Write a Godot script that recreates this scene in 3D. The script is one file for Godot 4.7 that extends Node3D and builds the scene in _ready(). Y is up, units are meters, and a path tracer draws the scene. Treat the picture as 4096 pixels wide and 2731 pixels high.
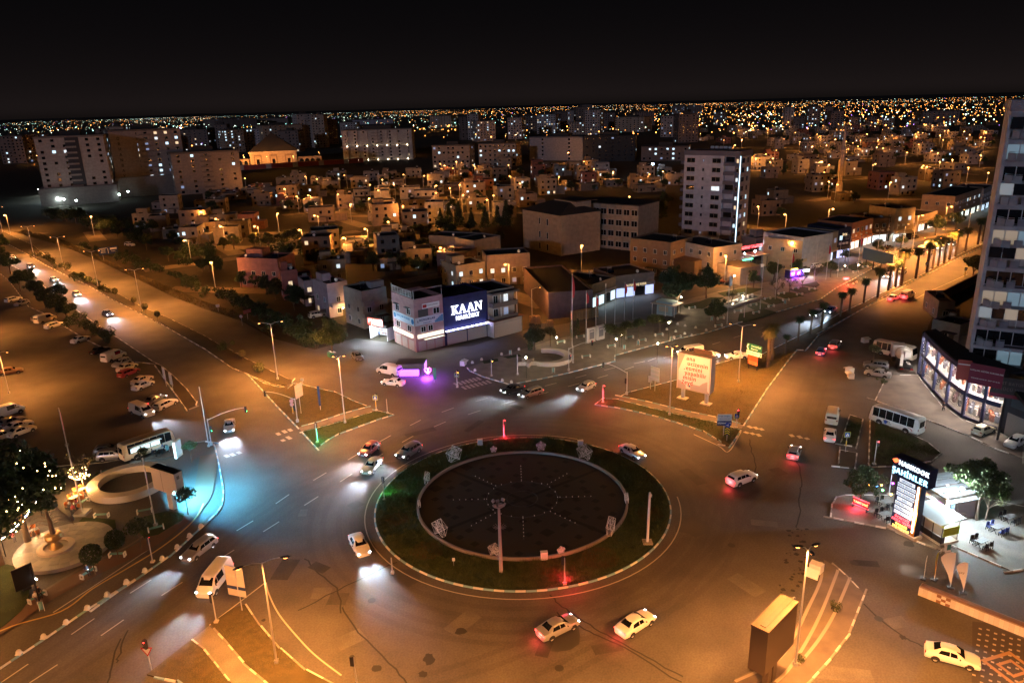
extends Node3D
# Night view from a high balcony over a town roundabout. Metres, y up; the camera stands 49 m above the junction and looks north (-z).

class MB:   # collects faces of one mesh
	var v := PackedVector3Array()
	var n := PackedVector3Array()
	var u := PackedVector2Array()
	var c := PackedColorArray()
	var ink := Color.WHITE
	var tinted := false
	func tri(a: Vector3, b: Vector3, d: Vector3, m := Vector3.ZERO) -> void:   # counter-clockwise seen from the front
		var k := m if m != Vector3.ZERO else (b - a).cross(d - a).normalized()
		v.append(a); v.append(d); v.append(b)
		for i in 3:
			n.append(k); u.append(Vector2.ZERO)
			if tinted: c.append(ink)
	func tri_n(a: Vector3, b: Vector3, d: Vector3, na: Vector3, nb: Vector3, nd: Vector3) -> void:
		v.append(a); v.append(d); v.append(b)
		n.append(na); n.append(nd); n.append(nb)
		for i in 3:
			u.append(Vector2.ZERO)
			if tinted: c.append(ink)
	func quad(a: Vector3, b: Vector3, d: Vector3, e: Vector3) -> void:
		tri(a, b, d); tri(a, d, e)
	func quad_uv(a: Vector3, b: Vector3, d: Vector3, e: Vector3) -> void:   # a at the lower left of the picture
		var k := (b - a).cross(d - a).normalized()
		for p in [[a, Vector2(0, 1)], [d, Vector2(1, 0)], [b, Vector2(1, 1)], [a, Vector2(0, 1)], [e, Vector2(0, 0)], [d, Vector2(1, 0)]]:
			v.append(p[0]); n.append(k); u.append(p[1])
			if tinted: c.append(ink)
	func box(o: Vector3, s: Vector3, b := Basis.IDENTITY) -> void:
		var x := b.x * s.x * .5
		var y := b.y * s.y * .5
		var z := b.z * s.z * .5
		quad(o - x - y + z, o + x - y + z, o + x + y + z, o - x + y + z)
		quad(o + x - y - z, o - x - y - z, o - x + y - z, o + x + y - z)
		quad(o + x - y + z, o + x - y - z, o + x + y - z, o + x + y + z)
		quad(o - x - y - z, o - x - y + z, o - x + y + z, o - x + y - z)
		quad(o - x + y + z, o + x + y + z, o + x + y - z, o - x + y - z)
		quad(o - x - y - z, o + x - y - z, o + x - y + z, o - x - y + z)
	func prism(poly: Array, y0: float, y1: float, sides := true, under := false) -> void:
		var p := PackedVector2Array(poly)
		if Geometry2D.is_polygon_clockwise(p): p.reverse()   # x right, z towards the camera
		var t := Geometry2D.triangulate_polygon(p)
		for i in range(0, t.size(), 3):
			var a := p[t[i]]
			var b := p[t[i + 1]]
			var d := p[t[i + 2]]
			if (b - a).cross(d - a) > 0.0:
				var s := b; b = d; d = s
			tri(Vector3(a.x, y1, a.y), Vector3(b.x, y1, b.y), Vector3(d.x, y1, d.y), Vector3.UP)
			if under: tri(Vector3(a.x, y0, a.y), Vector3(d.x, y0, d.y), Vector3(b.x, y0, b.y), Vector3.DOWN)
		if sides:
			var f := 1.0 if _area(p) > 0 else -1.0
			for i in p.size():
				var a := p[i]
				var b := p[(i + 1) % p.size()]
				if f > 0: quad(Vector3(b.x, y0, b.y), Vector3(a.x, y0, a.y), Vector3(a.x, y1, a.y), Vector3(b.x, y1, b.y))
				else: quad(Vector3(a.x, y0, a.y), Vector3(b.x, y0, b.y), Vector3(b.x, y1, b.y), Vector3(a.x, y1, a.y))
	func _area(p: PackedVector2Array) -> float:
		var s := 0.0
		for i in p.size(): s += p[i].cross(p[(i + 1) % p.size()])
		return s
	func tube(pts: Array, r0: float, r1: float, k := 8, caps := true) -> void:
		var rings := []
		var m := pts.size()
		for i in m:
			var t: Vector3 = (pts[mini(i + 1, m - 1)] - pts[maxi(i - 1, 0)]).normalized()
			var e := Vector3.UP if absf(t.y) < .9 else Vector3.RIGHT
			var x := t.cross(e).normalized()
			var y := x.cross(t).normalized()
			var r := lerpf(r0, r1, float(i) / maxf(m - 1, 1))
			var ring := []
			for j in k:
				var a := TAU * j / k
				var d := x * cos(a) + y * sin(a)
				ring.append([pts[i] + d * r, d])
			rings.append(ring)
		for i in m - 1:
			for j in k:
				var p = rings[i][j]
				var q = rings[i][(j + 1) % k]
				var p2 = rings[i + 1][j]
				var q2 = rings[i + 1][(j + 1) % k]
				tri_n(p[0], p2[0], q2[0], p[1], p2[1], q2[1]); tri_n(p[0], q2[0], q[0], p[1], q2[1], q[1])
		if caps:
			for j in k:
				tri(pts[0], rings[0][j][0], rings[0][(j + 1) % k][0]); tri(pts[m - 1], rings[m - 1][(j + 1) % k][0], rings[m - 1][j][0])
	func lathe(prof: Array, k := 12, at := Vector3.ZERO) -> void:   # Vector2(radius, height), from the bottom up
		for i in prof.size() - 1:
			var p: Vector2 = prof[i]
			var q: Vector2 = prof[i + 1]
			var s := Vector2(q.y - p.y, p.x - q.x).normalized()
			for j in k:
				var a := TAU * j / k
				var b := TAU * (j + 1) / k
				var da := Vector3(cos(a), 0, -sin(a))
				var db := Vector3(cos(b), 0, -sin(b))
				var na := da * s.x + Vector3.UP * s.y
				var nb := db * s.x + Vector3.UP * s.y
				var p0 := at + da * p.x + Vector3.UP * p.y
				var p1 := at + db * p.x + Vector3.UP * p.y
				var q0 := at + da * q.x + Vector3.UP * q.y
				var q1 := at + db * q.x + Vector3.UP * q.y
				if p.x > 1e-4: tri_n(p0, p1, q1, na, nb, nb)
				if q.x > 1e-4: tri_n(p0, q1, q0, na, nb, na)
	func ball(o: Vector3, r: Vector3, k := 10) -> void:
		var m := maxi(k / 2, 3)
		for i in m:
			for j in k:
				var d := []
				for w in [[i, j], [i, j + 1], [i + 1, j + 1], [i + 1, j]]:
					var e: float = PI * (w[0] / float(m) - .5)
					var a: float = TAU * w[1] / k
					d.append(Vector3(cos(e) * cos(a), sin(e), -cos(e) * sin(a)))
				if i > 0: tri_n(o + d[0] * r, o + d[1] * r, o + d[2] * r, d[0], d[1], d[2])
				if i < m - 1: tri_n(o + d[0] * r, o + d[2] * r, o + d[3] * r, d[0], d[2], d[3])
	func mesh() -> ArrayMesh:
		var arr := []
		arr.resize(Mesh.ARRAY_MAX)
		arr[Mesh.ARRAY_VERTEX] = v; arr[Mesh.ARRAY_NORMAL] = n; arr[Mesh.ARRAY_TEX_UV] = u
		if tinted: arr[Mesh.ARRAY_COLOR] = c
		var m := ArrayMesh.new()
		if v.size() > 0: m.add_surface_from_arrays(Mesh.PRIMITIVE_TRIANGLES, arr)
		return m

var M := {}       
var taken := {}
var rng := RandomNumberGenerator.new()
var eye := V(0, 49, 0)
var look := Basis()

const ID := Basis.IDENTITY

func K(r: float, g: float, c: float) -> Color:
	return Color(r, g, c)

func V(x: float, y: float, z: float) -> Vector3:
	return Vector3(x, y, z)

func Q(x: float, z: float) -> Vector2:
	return Vector2(x, z)

func P(a: Array) -> Array:
	var o := []
	for i in range(0, a.size(), 2): o.append(Vector2(a[i], a[i + 1]))
	return o

func lin(r: float, g: float, b: float) -> Color:
	return K(r, g, b).linear_to_srgb()

func mat(key: String, col: Color, rough := .8, metal := 0.0) -> StandardMaterial3D:
	if M.has(key): return M[key]
	var m := StandardMaterial3D.new()
	m.resource_name = key
	m.albedo_color = col.linear_to_srgb(); m.roughness = rough; m.metallic = metal
	M[key] = m
	return m

func glow(key: String, col: Color, energy: float, base := K(.3, .3, .3)) -> StandardMaterial3D:
	if M.has(key): return M[key]
	var m := mat(key, base, .4)
	m.emission_enabled = true; m.emission = col.linear_to_srgb(); m.emission_energy_multiplier = energy
	return m

func noise_tex(size: int, freq: float, lo: Color, hi: Color, seed_: int, oct := 4, kind := FastNoiseLite.TYPE_SIMPLEX_SMOOTH) -> ImageTexture:
	var f := FastNoiseLite.new()
	f.seed = seed_; f.frequency = freq; f.fractal_octaves = oct; f.noise_type = kind
	var src := f.get_seamless_image(size, size)
	var im := Image.create(size, size, false, Image.FORMAT_RGB8)
	for y in size:
		for x in size:
			im.set_pixel(x, y, lo.lerp(hi, src.get_pixel(x, y).r).linear_to_srgb())
	return ImageTexture.create_from_image(im)

func gray_tex(size: int, freq: float, seed_: int, oct := 4) -> ImageTexture:
	var f := FastNoiseLite.new()
	f.seed = seed_; f.frequency = freq; f.fractal_octaves = oct
	return ImageTexture.create_from_image(f.get_seamless_image(size, size))

func ground_mat(key: String, col: Color, coarse: Texture2D, fine: Texture2D, sc := .03, sf := .7, rough := .85, bump: Texture2D = null, bs := 3.0) -> StandardMaterial3D:
	var m := mat(key, col, rough)
	m.albedo_texture = coarse
	m.uv1_triplanar = true; m.uv1_world_triplanar = true; m.uv1_scale = Vector3.ONE * sc
	m.detail_enabled = true; m.detail_blend_mode = BaseMaterial3D.BLEND_MODE_MUL
	m.detail_albedo = fine; m.detail_uv_layer = BaseMaterial3D.DETAIL_UV_2
	m.uv2_triplanar = true; m.uv2_world_triplanar = true; m.uv2_scale = Vector3.ONE * sf
	return m

func numbered(s: String) -> String:
	if not taken.has(s):
		taken[s] = 0
		return s
	taken[s] += 1
	return "%s_%03d" % [s, taken[s]]

func tag(o: Node3D, label: String, category := "", group := "", kind := "") -> Node3D:
	if label: o.set_meta("label", label)
	if category: o.set_meta("category", category)
	if group: o.set_meta("group", group)
	if kind: o.set_meta("kind", kind)
	return o

func thing(called: String, label: String, category: String, at := Vector3.ZERO, turn := 0.0, group := "") -> Node3D:
	var o := Node3D.new()
	o.name = numbered(called); add_child(o)
	o.position = at; o.rotation.y = turn
	tag(o, label, category, group)
	return o

func obj(called: String, shape, m: Material, parent: Node = null, at := Vector3.ZERO) -> MeshInstance3D:
	var o := MeshInstance3D.new()
	o.mesh = shape.mesh() if shape is MB else shape
	o.material_override = m
	o.position = at
	if parent == null:
		o.name = numbered(called); add_child(o)
	else:
		var k := 0
		var nm := called
		while parent.has_node(NodePath(nm)):
			k += 1; nm = "%s_%03d" % [called, k]
		o.name = nm; parent.add_child(o)
	return o

func struct(called: String, shape, m: Material) -> MeshInstance3D:
	var o := obj(called, shape, m)
	o.set_meta("kind", "structure")
	return o

func dup(o: Node3D, at: Vector3, turn := 0.0, label := "", group := "", s := 1.0) -> Node3D:
	var r: Node3D = o.duplicate()
	r.name = numbered(String(o.name).trim_suffix("_proto")); add_child(r)
	r.position = at; r.rotation = V(0, turn, 0); r.scale = Vector3.ONE * s
	if label: r.set_meta("label", label)
	if group: r.set_meta("group", group)
	return r

func proto(called: String, category: String) -> Node3D:
	var o := Node3D.new()
	o.name = called
	o.set_meta("category", category)
	return o

func v3(p: Vector2, y := 0.0) -> Vector3:
	return V(p.x, y, p.y)

func spot(parent: Node, at: Vector3, dir: Vector3, col: Color, e: float, half: float, size := .2, soft := .6) -> SpotLight3D:
	var l := SpotLight3D.new()
	l.name = "lamp_light"; l.light_color = col.linear_to_srgb(); l.light_energy = e; l.spot_angle = half; l.spot_angle_attenuation = soft
	l.light_size = size; l.shadow_enabled = true; l.spot_range = 120; l.spot_attenuation = 2
	parent.add_child(l, true)
	l.position = at
	var up := Vector3.UP if absf(dir.normalized().y) < .95 else Vector3.BACK
	l.basis = Basis.looking_at(dir, up)
	return l

func omni(parent: Node, at: Vector3, col: Color, e: float, size := .2) -> OmniLight3D:
	var l := OmniLight3D.new()
	l.name = "lamp_light"; l.light_color = col.linear_to_srgb(); l.light_energy = e; l.light_size = size; l.shadow_enabled = true
	l.omni_range = 90; l.omni_attenuation = 2
	parent.add_child(l, true)
	l.position = at
	return l

func area(parent: Node, at: Vector3, dir: Vector3, w: float, h: float, col: Color, e: float) -> AreaLight3D:
	var l := AreaLight3D.new()
	l.name = "panel_light"; l.area_size = Vector2(w, h); l.light_color = col.linear_to_srgb(); l.light_energy = e; l.shadow_enabled = true
	l.area_range = 80; l.area_attenuation = 2
	parent.add_child(l, true)
	l.position = at
	l.basis = Basis.looking_at(dir, Vector3.UP if absf(dir.normalized().y) < .95 else Vector3.BACK)
	return l

func letters(parent: Node, called: String, s: String, size: float, m: Material, at: Vector3, basis: Basis, deep := .04, bold := true, font := "Droid Sans") -> MeshInstance3D:
	var f := SystemFont.new()
	f.font_names = PackedStringArray([font]); f.font_weight = 700 if bold else 400
	var t := TextMesh.new()
	t.text = s; t.font = f; t.font_size = 32; t.pixel_size = size / 32.0; t.depth = deep; t.curve_step = 2.0
	var o := obj(called, t, m, parent, at)
	o.basis = basis
	return o

func ordinal(k: int) -> String:
	var w := ["first", "second", "third", "fourth", "fifth", "sixth", "seventh", "eighth", "ninth", "tenth", "eleventh", "twelfth", "thirteenth", "fourteenth", "fifteenth", "sixteenth", "seventeenth", "eighteenth", "nineteenth", "twentieth"]
	return w[k] if k < 20 else ["twenty", "thirty", "forty", "fifty"][mini((k - 20) / 9, 3)] + "-" + w[(k - 20) % 9]

func offset_poly(p: Array, d: float) -> Array:
	var r := Geometry2D.offset_polygon(PackedVector2Array(p), -d, Geometry2D.JOIN_MITER)
	return Array(r[0]) if r.size() else p

func smooth(p: Array, k := 6) -> Array:
	var o := []
	for i in p.size() - 1:
		var a: Vector2 = p[maxi(i - 1, 0)]
		var b: Vector2 = p[i]
		var c: Vector2 = p[i + 1]
		var d: Vector2 = p[mini(i + 2, p.size() - 1)]
		for j in k: o.append(b.cubic_interpolate(c, a, d, float(j) / k))
	o.append(p[-1])
	return o

func walk(p: Array, step: float, start := 0.0) -> Array:
	var o := []
	var next := start
	var gone := 0.0
	for i in p.size() - 1:
		var a: Vector2 = p[i]
		var b: Vector2 = p[i + 1]
		var l := a.distance_to(b)
		while next <= gone + l and l > 0:
			o.append([a.lerp(b, (next - gone) / l), (b - a) / l])
			next += step
		gone += l
	return o

func strip(p: Array, w: float, y: float, mb: MB = null) -> MB:
	if mb == null: mb = MB.new()
	var l := []
	for i in p.size():
		var t: Vector2 = (p[mini(i + 1, p.size() - 1)] - p[maxi(i - 1, 0)]).normalized()
		l.append(Vector2(-t.y, t.x) * w * .5)
	for i in p.size() - 1:
		var a: Vector2 = p[i]
		var b: Vector2 = p[i + 1]
		mb.quad(v3(a + l[i], y), v3(b + l[i + 1], y), v3(b - l[i + 1], y), v3(a - l[i], y))
	return mb

func _ready() -> void:
	rng.seed = 7
	var cam := Camera3D.new()
	cam.name = "camera"; cam.fov = 49.29; cam.near = .5; cam.far = 30000.0; cam.keep_aspect = Camera3D.KEEP_HEIGHT
	add_child(cam)
	var pitch := deg_to_rad(17.712)
	look = Basis(V(1, 0, 0), V(0, cos(pitch), -sin(pitch)), V(0, sin(pitch), cos(pitch))) * Basis(Vector3.BACK, deg_to_rad(-1.562))
	cam.transform = Transform3D(look, eye)
	cam.current = true
	var sky := ProceduralSkyMaterial.new()
	sky.sky_top_color = K(.02, .02, .026); sky.sky_horizon_color = K(.115, .092, .09); sky.sky_curve = .035
	sky.ground_bottom_color = K(.02, .016, .014); sky.ground_horizon_color = K(.05, .04, .035)
	var e := Environment.new()
	e.background_mode = Environment.BG_SKY; e.sky = Sky.new(); e.sky.sky_material = sky
	e.tonemap_mode = Environment.TONE_MAPPER_LINEAR; e.tonemap_exposure = 1.0
	e.sdfgi_enabled = true; e.ssao_enabled = true; e.ssil_enabled = true
	var we := WorldEnvironment.new()
	we.name = "world"; we.environment = e; add_child(we)
	var facade_fill := DirectionalLight3D.new()  # no real moon: low light added from behind the camera to brighten facades
	facade_fill.name = "facade_fill"; facade_fill.light_color = K(.86, .86, 1.0); facade_fill.light_energy = .1; facade_fill.light_angular_distance = .5; facade_fill.shadow_enabled = true
	facade_fill.sky_mode = DirectionalLight3D.SKY_MODE_LIGHT_ONLY
	add_child(facade_fill)
	facade_fill.basis = Basis.looking_at(V(.32, -.13, -1.0), Vector3.UP)
	materials()
	setting()
	street_lamps()
	vehicles()
	plants()
	hub_things()
	plaza_things()
	signs()
	cafe()
	front_row()
	town()
	people()
	fairy_lights()
	single_out()

func materials() -> void:
	var coarse := noise_tex(512, .012, K(.55, .55, .55), K(1.35, 1.3, 1.25) * .72, 3, 5)
	var fine := noise_tex(512, .03, K(.62, .62, .62), K(1, 1, 1), 5, 5)
	var speck := noise_tex(256, .09, K(.55, .55, .55), K(1, 1, 1), 9, 3)
	ground_mat("asphalt", K(.155, .145, .135), coarse, fine, .021, .23, .78)
	ground_mat("concrete", K(.3, .28, .25), coarse, fine, .05, .4, .8)
	ground_mat("pavers", K(.26, .22, .19), coarse, speck, .05, 1.3, .8)
	ground_mat("soil", K(.075, .062, .036), coarse, speck, .03, .25, .95)
	ground_mat("lawn", K(.05, .085, .028), coarse, speck, .06, .5, .95)
	ground_mat("dry_lawn", K(.13, .105, .045), coarse, speck, .06, .5, .95)
	ground_mat("plaster", K(.62, .6, .56), coarse, fine, .07, .5, .85)
	mat("kerb_white", K(.62, .6, .56), .7); mat("kerb_blue", K(.2, .36, .46), .7); mat("kerb_grey", K(.28, .26, .24), .8)
	mat("lane_paint", K(.44, .41, .36), .7); mat("bike_brown", K(.13, .075, .05), .75); mat("bike_yellow", K(.52, .36, .12), .7)
	mat("steel", K(.42, .44, .47), .35, .85); mat("galvanised", K(.5, .51, .53), .45, .6); mat("dark_metal", K(.03, .03, .034), .45, .5)
	mat("black", K(.014, .014, .016), .6); mat("crack", K(.03, .028, .026), .8); mat("tar", K(.045, .042, .04), .5)
	ground_mat("track", K(.125, .116, .107), coarse, fine, .021, .23, .68); mat("bark", K(.11, .08, .055), .9); mat("white_paint", K(.72, .72, .7), .55); mat("stone", K(.5, .45, .38), .75)
	glow("sodium", K(1, .4, .1), 9.0); glow("white_lamp", K(.85, .95, 1), 60.0); glow("red_led", K(1, .04, .06), 5.0); glow("green_led", K(.05, 1, .5), 3.5)
	for k in 5:
		var l := mat("leaf_%d" % k, [K(.05, .075, .02), K(.035, .06, .02), K(.075, .085, .025), K(.05, .06, .03), K(.09, .085, .03)][k], .6)
		l.backlight_enabled = true; l.backlight = K(.18, .2, .06); l.vertex_color_use_as_albedo = true

func kerb(parent: Node3D, line: Array, two: bool, y := .0, every := 1.15, closed := false) -> void:
	var mesh_of := {}
	var w := walk(line, every)
	var k := 0
	for i in w.size() - (0 if closed else 0):
		var p: Vector2 = w[i][0] + w[i][1] * every * .5
		var d: Vector2 = w[i][1]
		if not closed and i == w.size() - 1: break
		if mesh_of.is_empty():
			for q in 3:
				var b := MB.new()
				var l: float = every - [.03, .05, .04][q]
				var h: float = [.27, .26, .28][q]
				var ch := .03
				var s := .1
				for side in [[-s, -s, 0.0, h - ch], [-s, -s + ch, h - ch, h], [-s + ch, s - ch, h, h], [s - ch, s, h, h - ch], [s, s, h - ch, 0.0]]:
					b.quad(V(l / 2, side[2], side[0]), V(-l / 2, side[2], side[0]), V(-l / 2, side[3], side[1]), V(l / 2, side[3], side[1]))
				b.quad(V(l / 2, 0, s), V(l / 2, 0, -s), V(l / 2, h - ch, -s), V(l / 2, h - ch, s))
				b.quad(V(-l / 2, 0, -s), V(-l / 2, 0, s), V(-l / 2, h - ch, s), V(-l / 2, h - ch, -s))
				mesh_of[q] = b.mesh()
		var o := obj("kerb_stone", mesh_of[i % 3], M.kerb_white if i % 2 == 0 else (M.kerb_blue if two else M.kerb_grey), parent, v3(p, y - .12))
		o.basis = Basis(Vector3.UP, -d.angle())
		k += 1

func island(called: String, poly: Array, m: Material, h := .13, kerbs := 0, every := 1.15) -> MeshInstance3D:
	var b := MB.new()
	b.prism(poly, -.05, h)
	var o := struct(called, b, m)
	if kerbs > 0:
		var ring := poly.duplicate()
		ring.append(poly[0])
		kerb(o, ring, kerbs == 2, 0.0, every, true)
	return o

func circle(o: Vector2, r: float, k := 64) -> Array:
	var a := []
	for i in k: a.append(o + Vector2(cos(TAU * i / k), sin(TAU * i / k)) * r)
	return a

const HUB := Vector2(0.76, -85.5)

func setting() -> void:
	var b := MB.new()
	var rings := [0.0, 60.0, 200.0, 600.0, 1500.0, 4000.0, 9000.0, 22000.0]
	for i in rings.size() - 1:
		for j in 48:
			var a0 := TAU * j / 48
			var a1 := TAU * (j + 1) / 48
			var p := [Vector2.from_angle(a0) * rings[i], Vector2.from_angle(a1) * rings[i], Vector2.from_angle(a1) * rings[i + 1], Vector2.from_angle(a0) * rings[i + 1]]
			b.quad(v3(p[0], -.03), v3(p[1], -.03), v3(p[2], -.03), v3(p[3], -.03))
	for i in b.n.size(): b.n[i] = Vector3.UP
	struct("ground", b, M.soil)
	b = MB.new()
	b.prism(P([-255.2,-345.0, -235.2,-345.4, -208.1,-323.0, -177.8,-294.4, -146.6,-261.4, -119.7,-231.4, -93.3,-201.7, -79.9,-188.2, -66.6,-176.2, -54.2,-160.7, -42.3,-151.5, -34.9,-159.0, -26.8,-155.0, -19.8,-150.1, -8.7,-151.0, 2.8,-161.5, 13.1,-166.2, 27.0,-186.6, 40.1,-195.6, 58.0,-209.5, 70.9,-218.6, 100.6,-237.7, 116.9,-249.3, 148.2,-269.2, 193.2,-312.8, 221.8,-344.7, 258.9,-378.8, 252.9,-351.0, 136.5,-205.4, 129.2,-197.5, 105.5,-176.4, 91.9,-156.5, 74.4,-127.8, 71.5,-117.6, 70.8,-107.6, 73.2,-102.5, 75.4,-96.9, 62.44,-61.98, 45.52,-38.93, -49.70,-36.49, -71.51,-70.27, -112.8,-126.8, -230.2,-289.9]), -.3, 0.0, false)
	struct("road", b, M.asphalt)
	var isle := island("roundabout_island", circle(HUB, 18.75, 96), M.lawn, .16, 0)
	kerb(isle, circle(HUB, 18.85, 104) + [HUB + Vector2(18.85, 0)], true, .02, 1.139, true)
	var med := P([-178.7,-274.7, -160.4,-254.2, -145.4,-238.4, -127.7,-220.4, -110.9,-201.6, -100.1,-190.3, -84.9,-174.2, -66.5,-153.6, -56.5,-141.2, -46.6,-132.1, -43.6,-130.0, -41.9,-130.3, -41.8,-132.4, -43.4,-133.9, -48.9,-139.6, -54.3,-145.3, -60.1,-151.5, -58.7,-150.5, -64.3,-156.2, -70.2,-163.2, -86.8,-181.0, -96.6,-190.4, -105.0,-199.6, -118.0,-214.3, -125.6,-222.5, -151.8,-248.8, -175.5,-277.7, -189.4,-295.1, -232.5,-341.2, -269.1,-377.4, -251.9,-352.1, -214.2,-313.0])
	var o := island("median", med, M.soil, .16, 1, 1.9)
	o = island("corner_island", P([-51.5,-136.3, -47.1,-129.4, -43.4,-123.5, -40.2,-118.5, -38.1,-115.3, -35.1,-110.7, -32.1,-112.8, -28.5,-116.2, -25.0,-118.6, -27.9,-121.2, -32.0,-125.6, -39.3,-130.1, -41.2,-131.0, -41.5,-128.9, -43.3,-129.1, -46.4,-131.1]), M.dry_lawn, .13, 2)
	island("crossing_path", P([-35.0,-110.6, -34.0,-109.1, -31.7,-110.7, -27.9,-113.4, -23.4,-116.9, -24.9,-118.5, -28.4,-116.0, -32.1,-112.6]), M.pavers, .09)
	island("signal_island", P([-33.9,-108.8, -30.11,-102.84, -29.85,-103.43, -29.00,-105.54, -28.0,-107.4, -25.7,-109.7, -22.6,-112.8, -20.1,-114.8, -23.2,-116.7, -27.8,-113.0, -31.5,-110.3]), M.lawn, .13, 2)
	var east := P([18.7,-120.2, 20.2,-121.8, 29.9,-127.3, 38.6,-134.8, 46.5,-139.6, 49.8,-140.2, 55.7,-145.9, 61.4,-151.4, 68.8,-158.7, 77.3,-168.0, 87.2,-177.1, 95.0,-185.1, 101.9,-191.3, 105.6,-194.9, 112.4,-201.0, 119.1,-207.6, 123.8,-213.0, 134.2,-223.1, 145.5,-234.2, 163.2,-250.6, 184.5,-271.0, 182.3,-267.0, 160.2,-245.7, 142.8,-229.5, 131.4,-218.3, 121.0,-208.0, 112.8,-200.6, 103.7,-191.1, 96.9,-184.4, 85.1,-172.3, 74.1,-160.9, 66.4,-153.2, 66.5,-152.9, 59.3,-142.1, 57.7,-142.5, 52.8,-134.9, 44.8,-122.0, 38.7,-111.5, 36.1,-107.0, 33.1,-109.9, 27.6,-113.6, 23.2,-117.2])
	island("billboard_island", east, M.dry_lawn, .13, 2, 1.4)
	island("brick_path", P([18.7,-120.0, 23.2,-117.0, 27.6,-113.4, 33.1,-109.7, 36.1,-106.8, 35.2,-105.4, 34.3,-106.1, 32.4,-108.2, 27.7,-111.0, 22.8,-115.0, 19.3,-117.9, 17.5,-119.1]), M.pavers, .09)
	island("kerb_island", P([13.8,-116.8, 15.4,-119.3, 17.5,-119.0, 19.2,-117.7, 22.7,-114.8, 27.7,-110.8, 32.3,-108.0, 34.2,-105.9, 35.0,-105.0, 33.39,-102.21, 31.79,-99.65, 31.14,-99.87, 30.85,-101.15, 30.04,-103.05, 29.39,-104.67, 27.6,-106.7, 25.1,-109.3, 23.6,-110.8, 21.1,-112.7, 18.6,-114.4, 17.0,-115.4, 17.0,-115.3]), M.dry_lawn, .13, 2)
	var plaza := P([-48.3,-106.3, -47.0,-105.9, -46.0,-104.1, -44.6,-101.1, -42.95,-97.57, -41.50,-94.30, -40.23,-91.46, -40.00,-91.07, -39.12,-88.64, -38.48,-86.33, -38.44,-84.36, -38.91,-81.78, -39.28,-80.30, -40.22,-75.66, -42.02,-71.17, -43.42,-68.13, -44.28,-65.83, -42.59,-70.14, -44.95,-65.61, -46.54,-61.85, -48.63,-57.29, -51.92,-49.31, -57.04,-44.40, -73.94,-77.08, -82.1,-92.2, -81.6,-102.1, -67.9,-99.0, -61.2,-99.8, -58.0,-100.9, -51.9,-100.6, -50.7,-103.8, -51.3,-106.0])
	o = island("west_plaza", plaza, M.concrete, .13)
	kerb(o, P([-48.3,-106.3, -47.0,-105.9, -46.0,-104.1, -44.6,-101.1, -42.95,-97.57, -41.50,-94.30, -40.23,-91.46, -40.00,-91.07, -39.12,-88.64, -38.48,-86.33, -38.44,-84.36, -38.91,-81.78, -39.28,-80.30, -40.22,-75.66, -42.02,-71.17, -43.42,-68.13, -44.28,-65.83, -42.59,-70.14, -44.95,-65.61, -46.54,-61.85, -48.63,-57.29, -51.92,-49.31]), true)
	b = MB.new()
	strip(smooth(P([-55.60,-56.75, -52.43,-63.16, -50.78,-67.85, -47.71,-72.74, -44.64,-76.77, -43.14,-80.49, -42.09,-84.55, -41.99,-88.33, -43.22,-92.98, -45.9,-101.4])), 2.5, .134, b)
	struct("cycle_path", b, M.bike_brown)
	b = MB.new()
	strip(smooth(P([-56.73,-58.27, -53.24,-64.40, -51.42,-68.93, -49.31,-73.48, -46.43,-77.04, -44.70,-81.57, -43.21,-84.83])), .35, .139, b)
	struct("path_edging", b, M.pavers)
	b = MB.new()
	strip(smooth(P([-55.17,-56.18, -52.00,-62.49, -47.55,-65.31, -46.23,-69.01, -44.26,-72.58, -42.35,-76.30, -41.04,-80.39, -40.68,-83.84, -41.09,-86.91])), .22, .143, b)
	struct("yellow_line", b, M.bike_yellow)
	var g := island("plaza_lawn", P([-55.36,-81.50, -55.39,-83.96, -53.55,-83.87, -50.92,-83.32, -49.97,-81.63, -49.39,-79.82, -51.83,-79.37, -52.28,-78.63, -53.58,-79.84]), M.lawn, .17)
	island("plaza_lawn", P([-48.08,-83.17, -46.98,-84.17, -45.16,-85.14, -42.57,-84.36, -42.18,-82.87, -43.80,-79.55, -45.28,-79.04, -46.90,-80.68]), M.lawn, .17)
	island("plaza_lawn", P([-61.59,-72.71, -58.70,-74.09, -55.78,-72.94, -53.56,-69.79, -52.05,-67.32, -51.81,-65.59, -51.99,-63.85, -53.43,-58.32]), M.lawn, .17)
	island("plaza_lawn", P([-56.63,-74.33, -58.70,-80.87, -56.94,-81.98, -52.92,-79.80, -51.00,-77.82, -50.12,-75.95, -50.61,-74.40, -52.40,-72.95, -53.74,-72.52]), M.lawn, .15)
	o = island("grass_wedge", P([-34.30,-55.92, -32.02,-60.52, -30.38,-59.20, -28.07,-56.70, -25.90,-54.36, -23.79,-51.92, -25.86,-50.71, -30.80,-54.86, -32.88,-55.42]), M.dry_lawn, .13)
	kerb(o, P([-32.02,-60.52, -30.38,-59.20, -28.07,-56.70, -25.90,-54.36]), false)
	kerb(o, P([-29.32,-53.79, -30.80,-54.86, -32.88,-55.42, -34.37,-55.92]), true)
	island("concrete_path", P([-31.95,-60.68, -31.08,-62.51, -28.34,-59.72, -25.31,-56.50, -23.10,-54.57, -19.09,-50.79, -22.22,-50.90, -25.77,-54.36, -28.10,-56.79]), M.concrete, .09)
	o = island("grass_wedge", P([-31.03,-62.77, -29.65,-65.08, -28.52,-65.74, -27.71,-64.65, -26.67,-63.26, -23.52,-59.53, -20.16,-56.31, -17.79,-54.77, -15.53,-53.29, -14.61,-50.01, -19.09,-50.79, -22.97,-54.57, -25.34,-56.60, -28.20,-59.71]), M.dry_lawn, .13)
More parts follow.
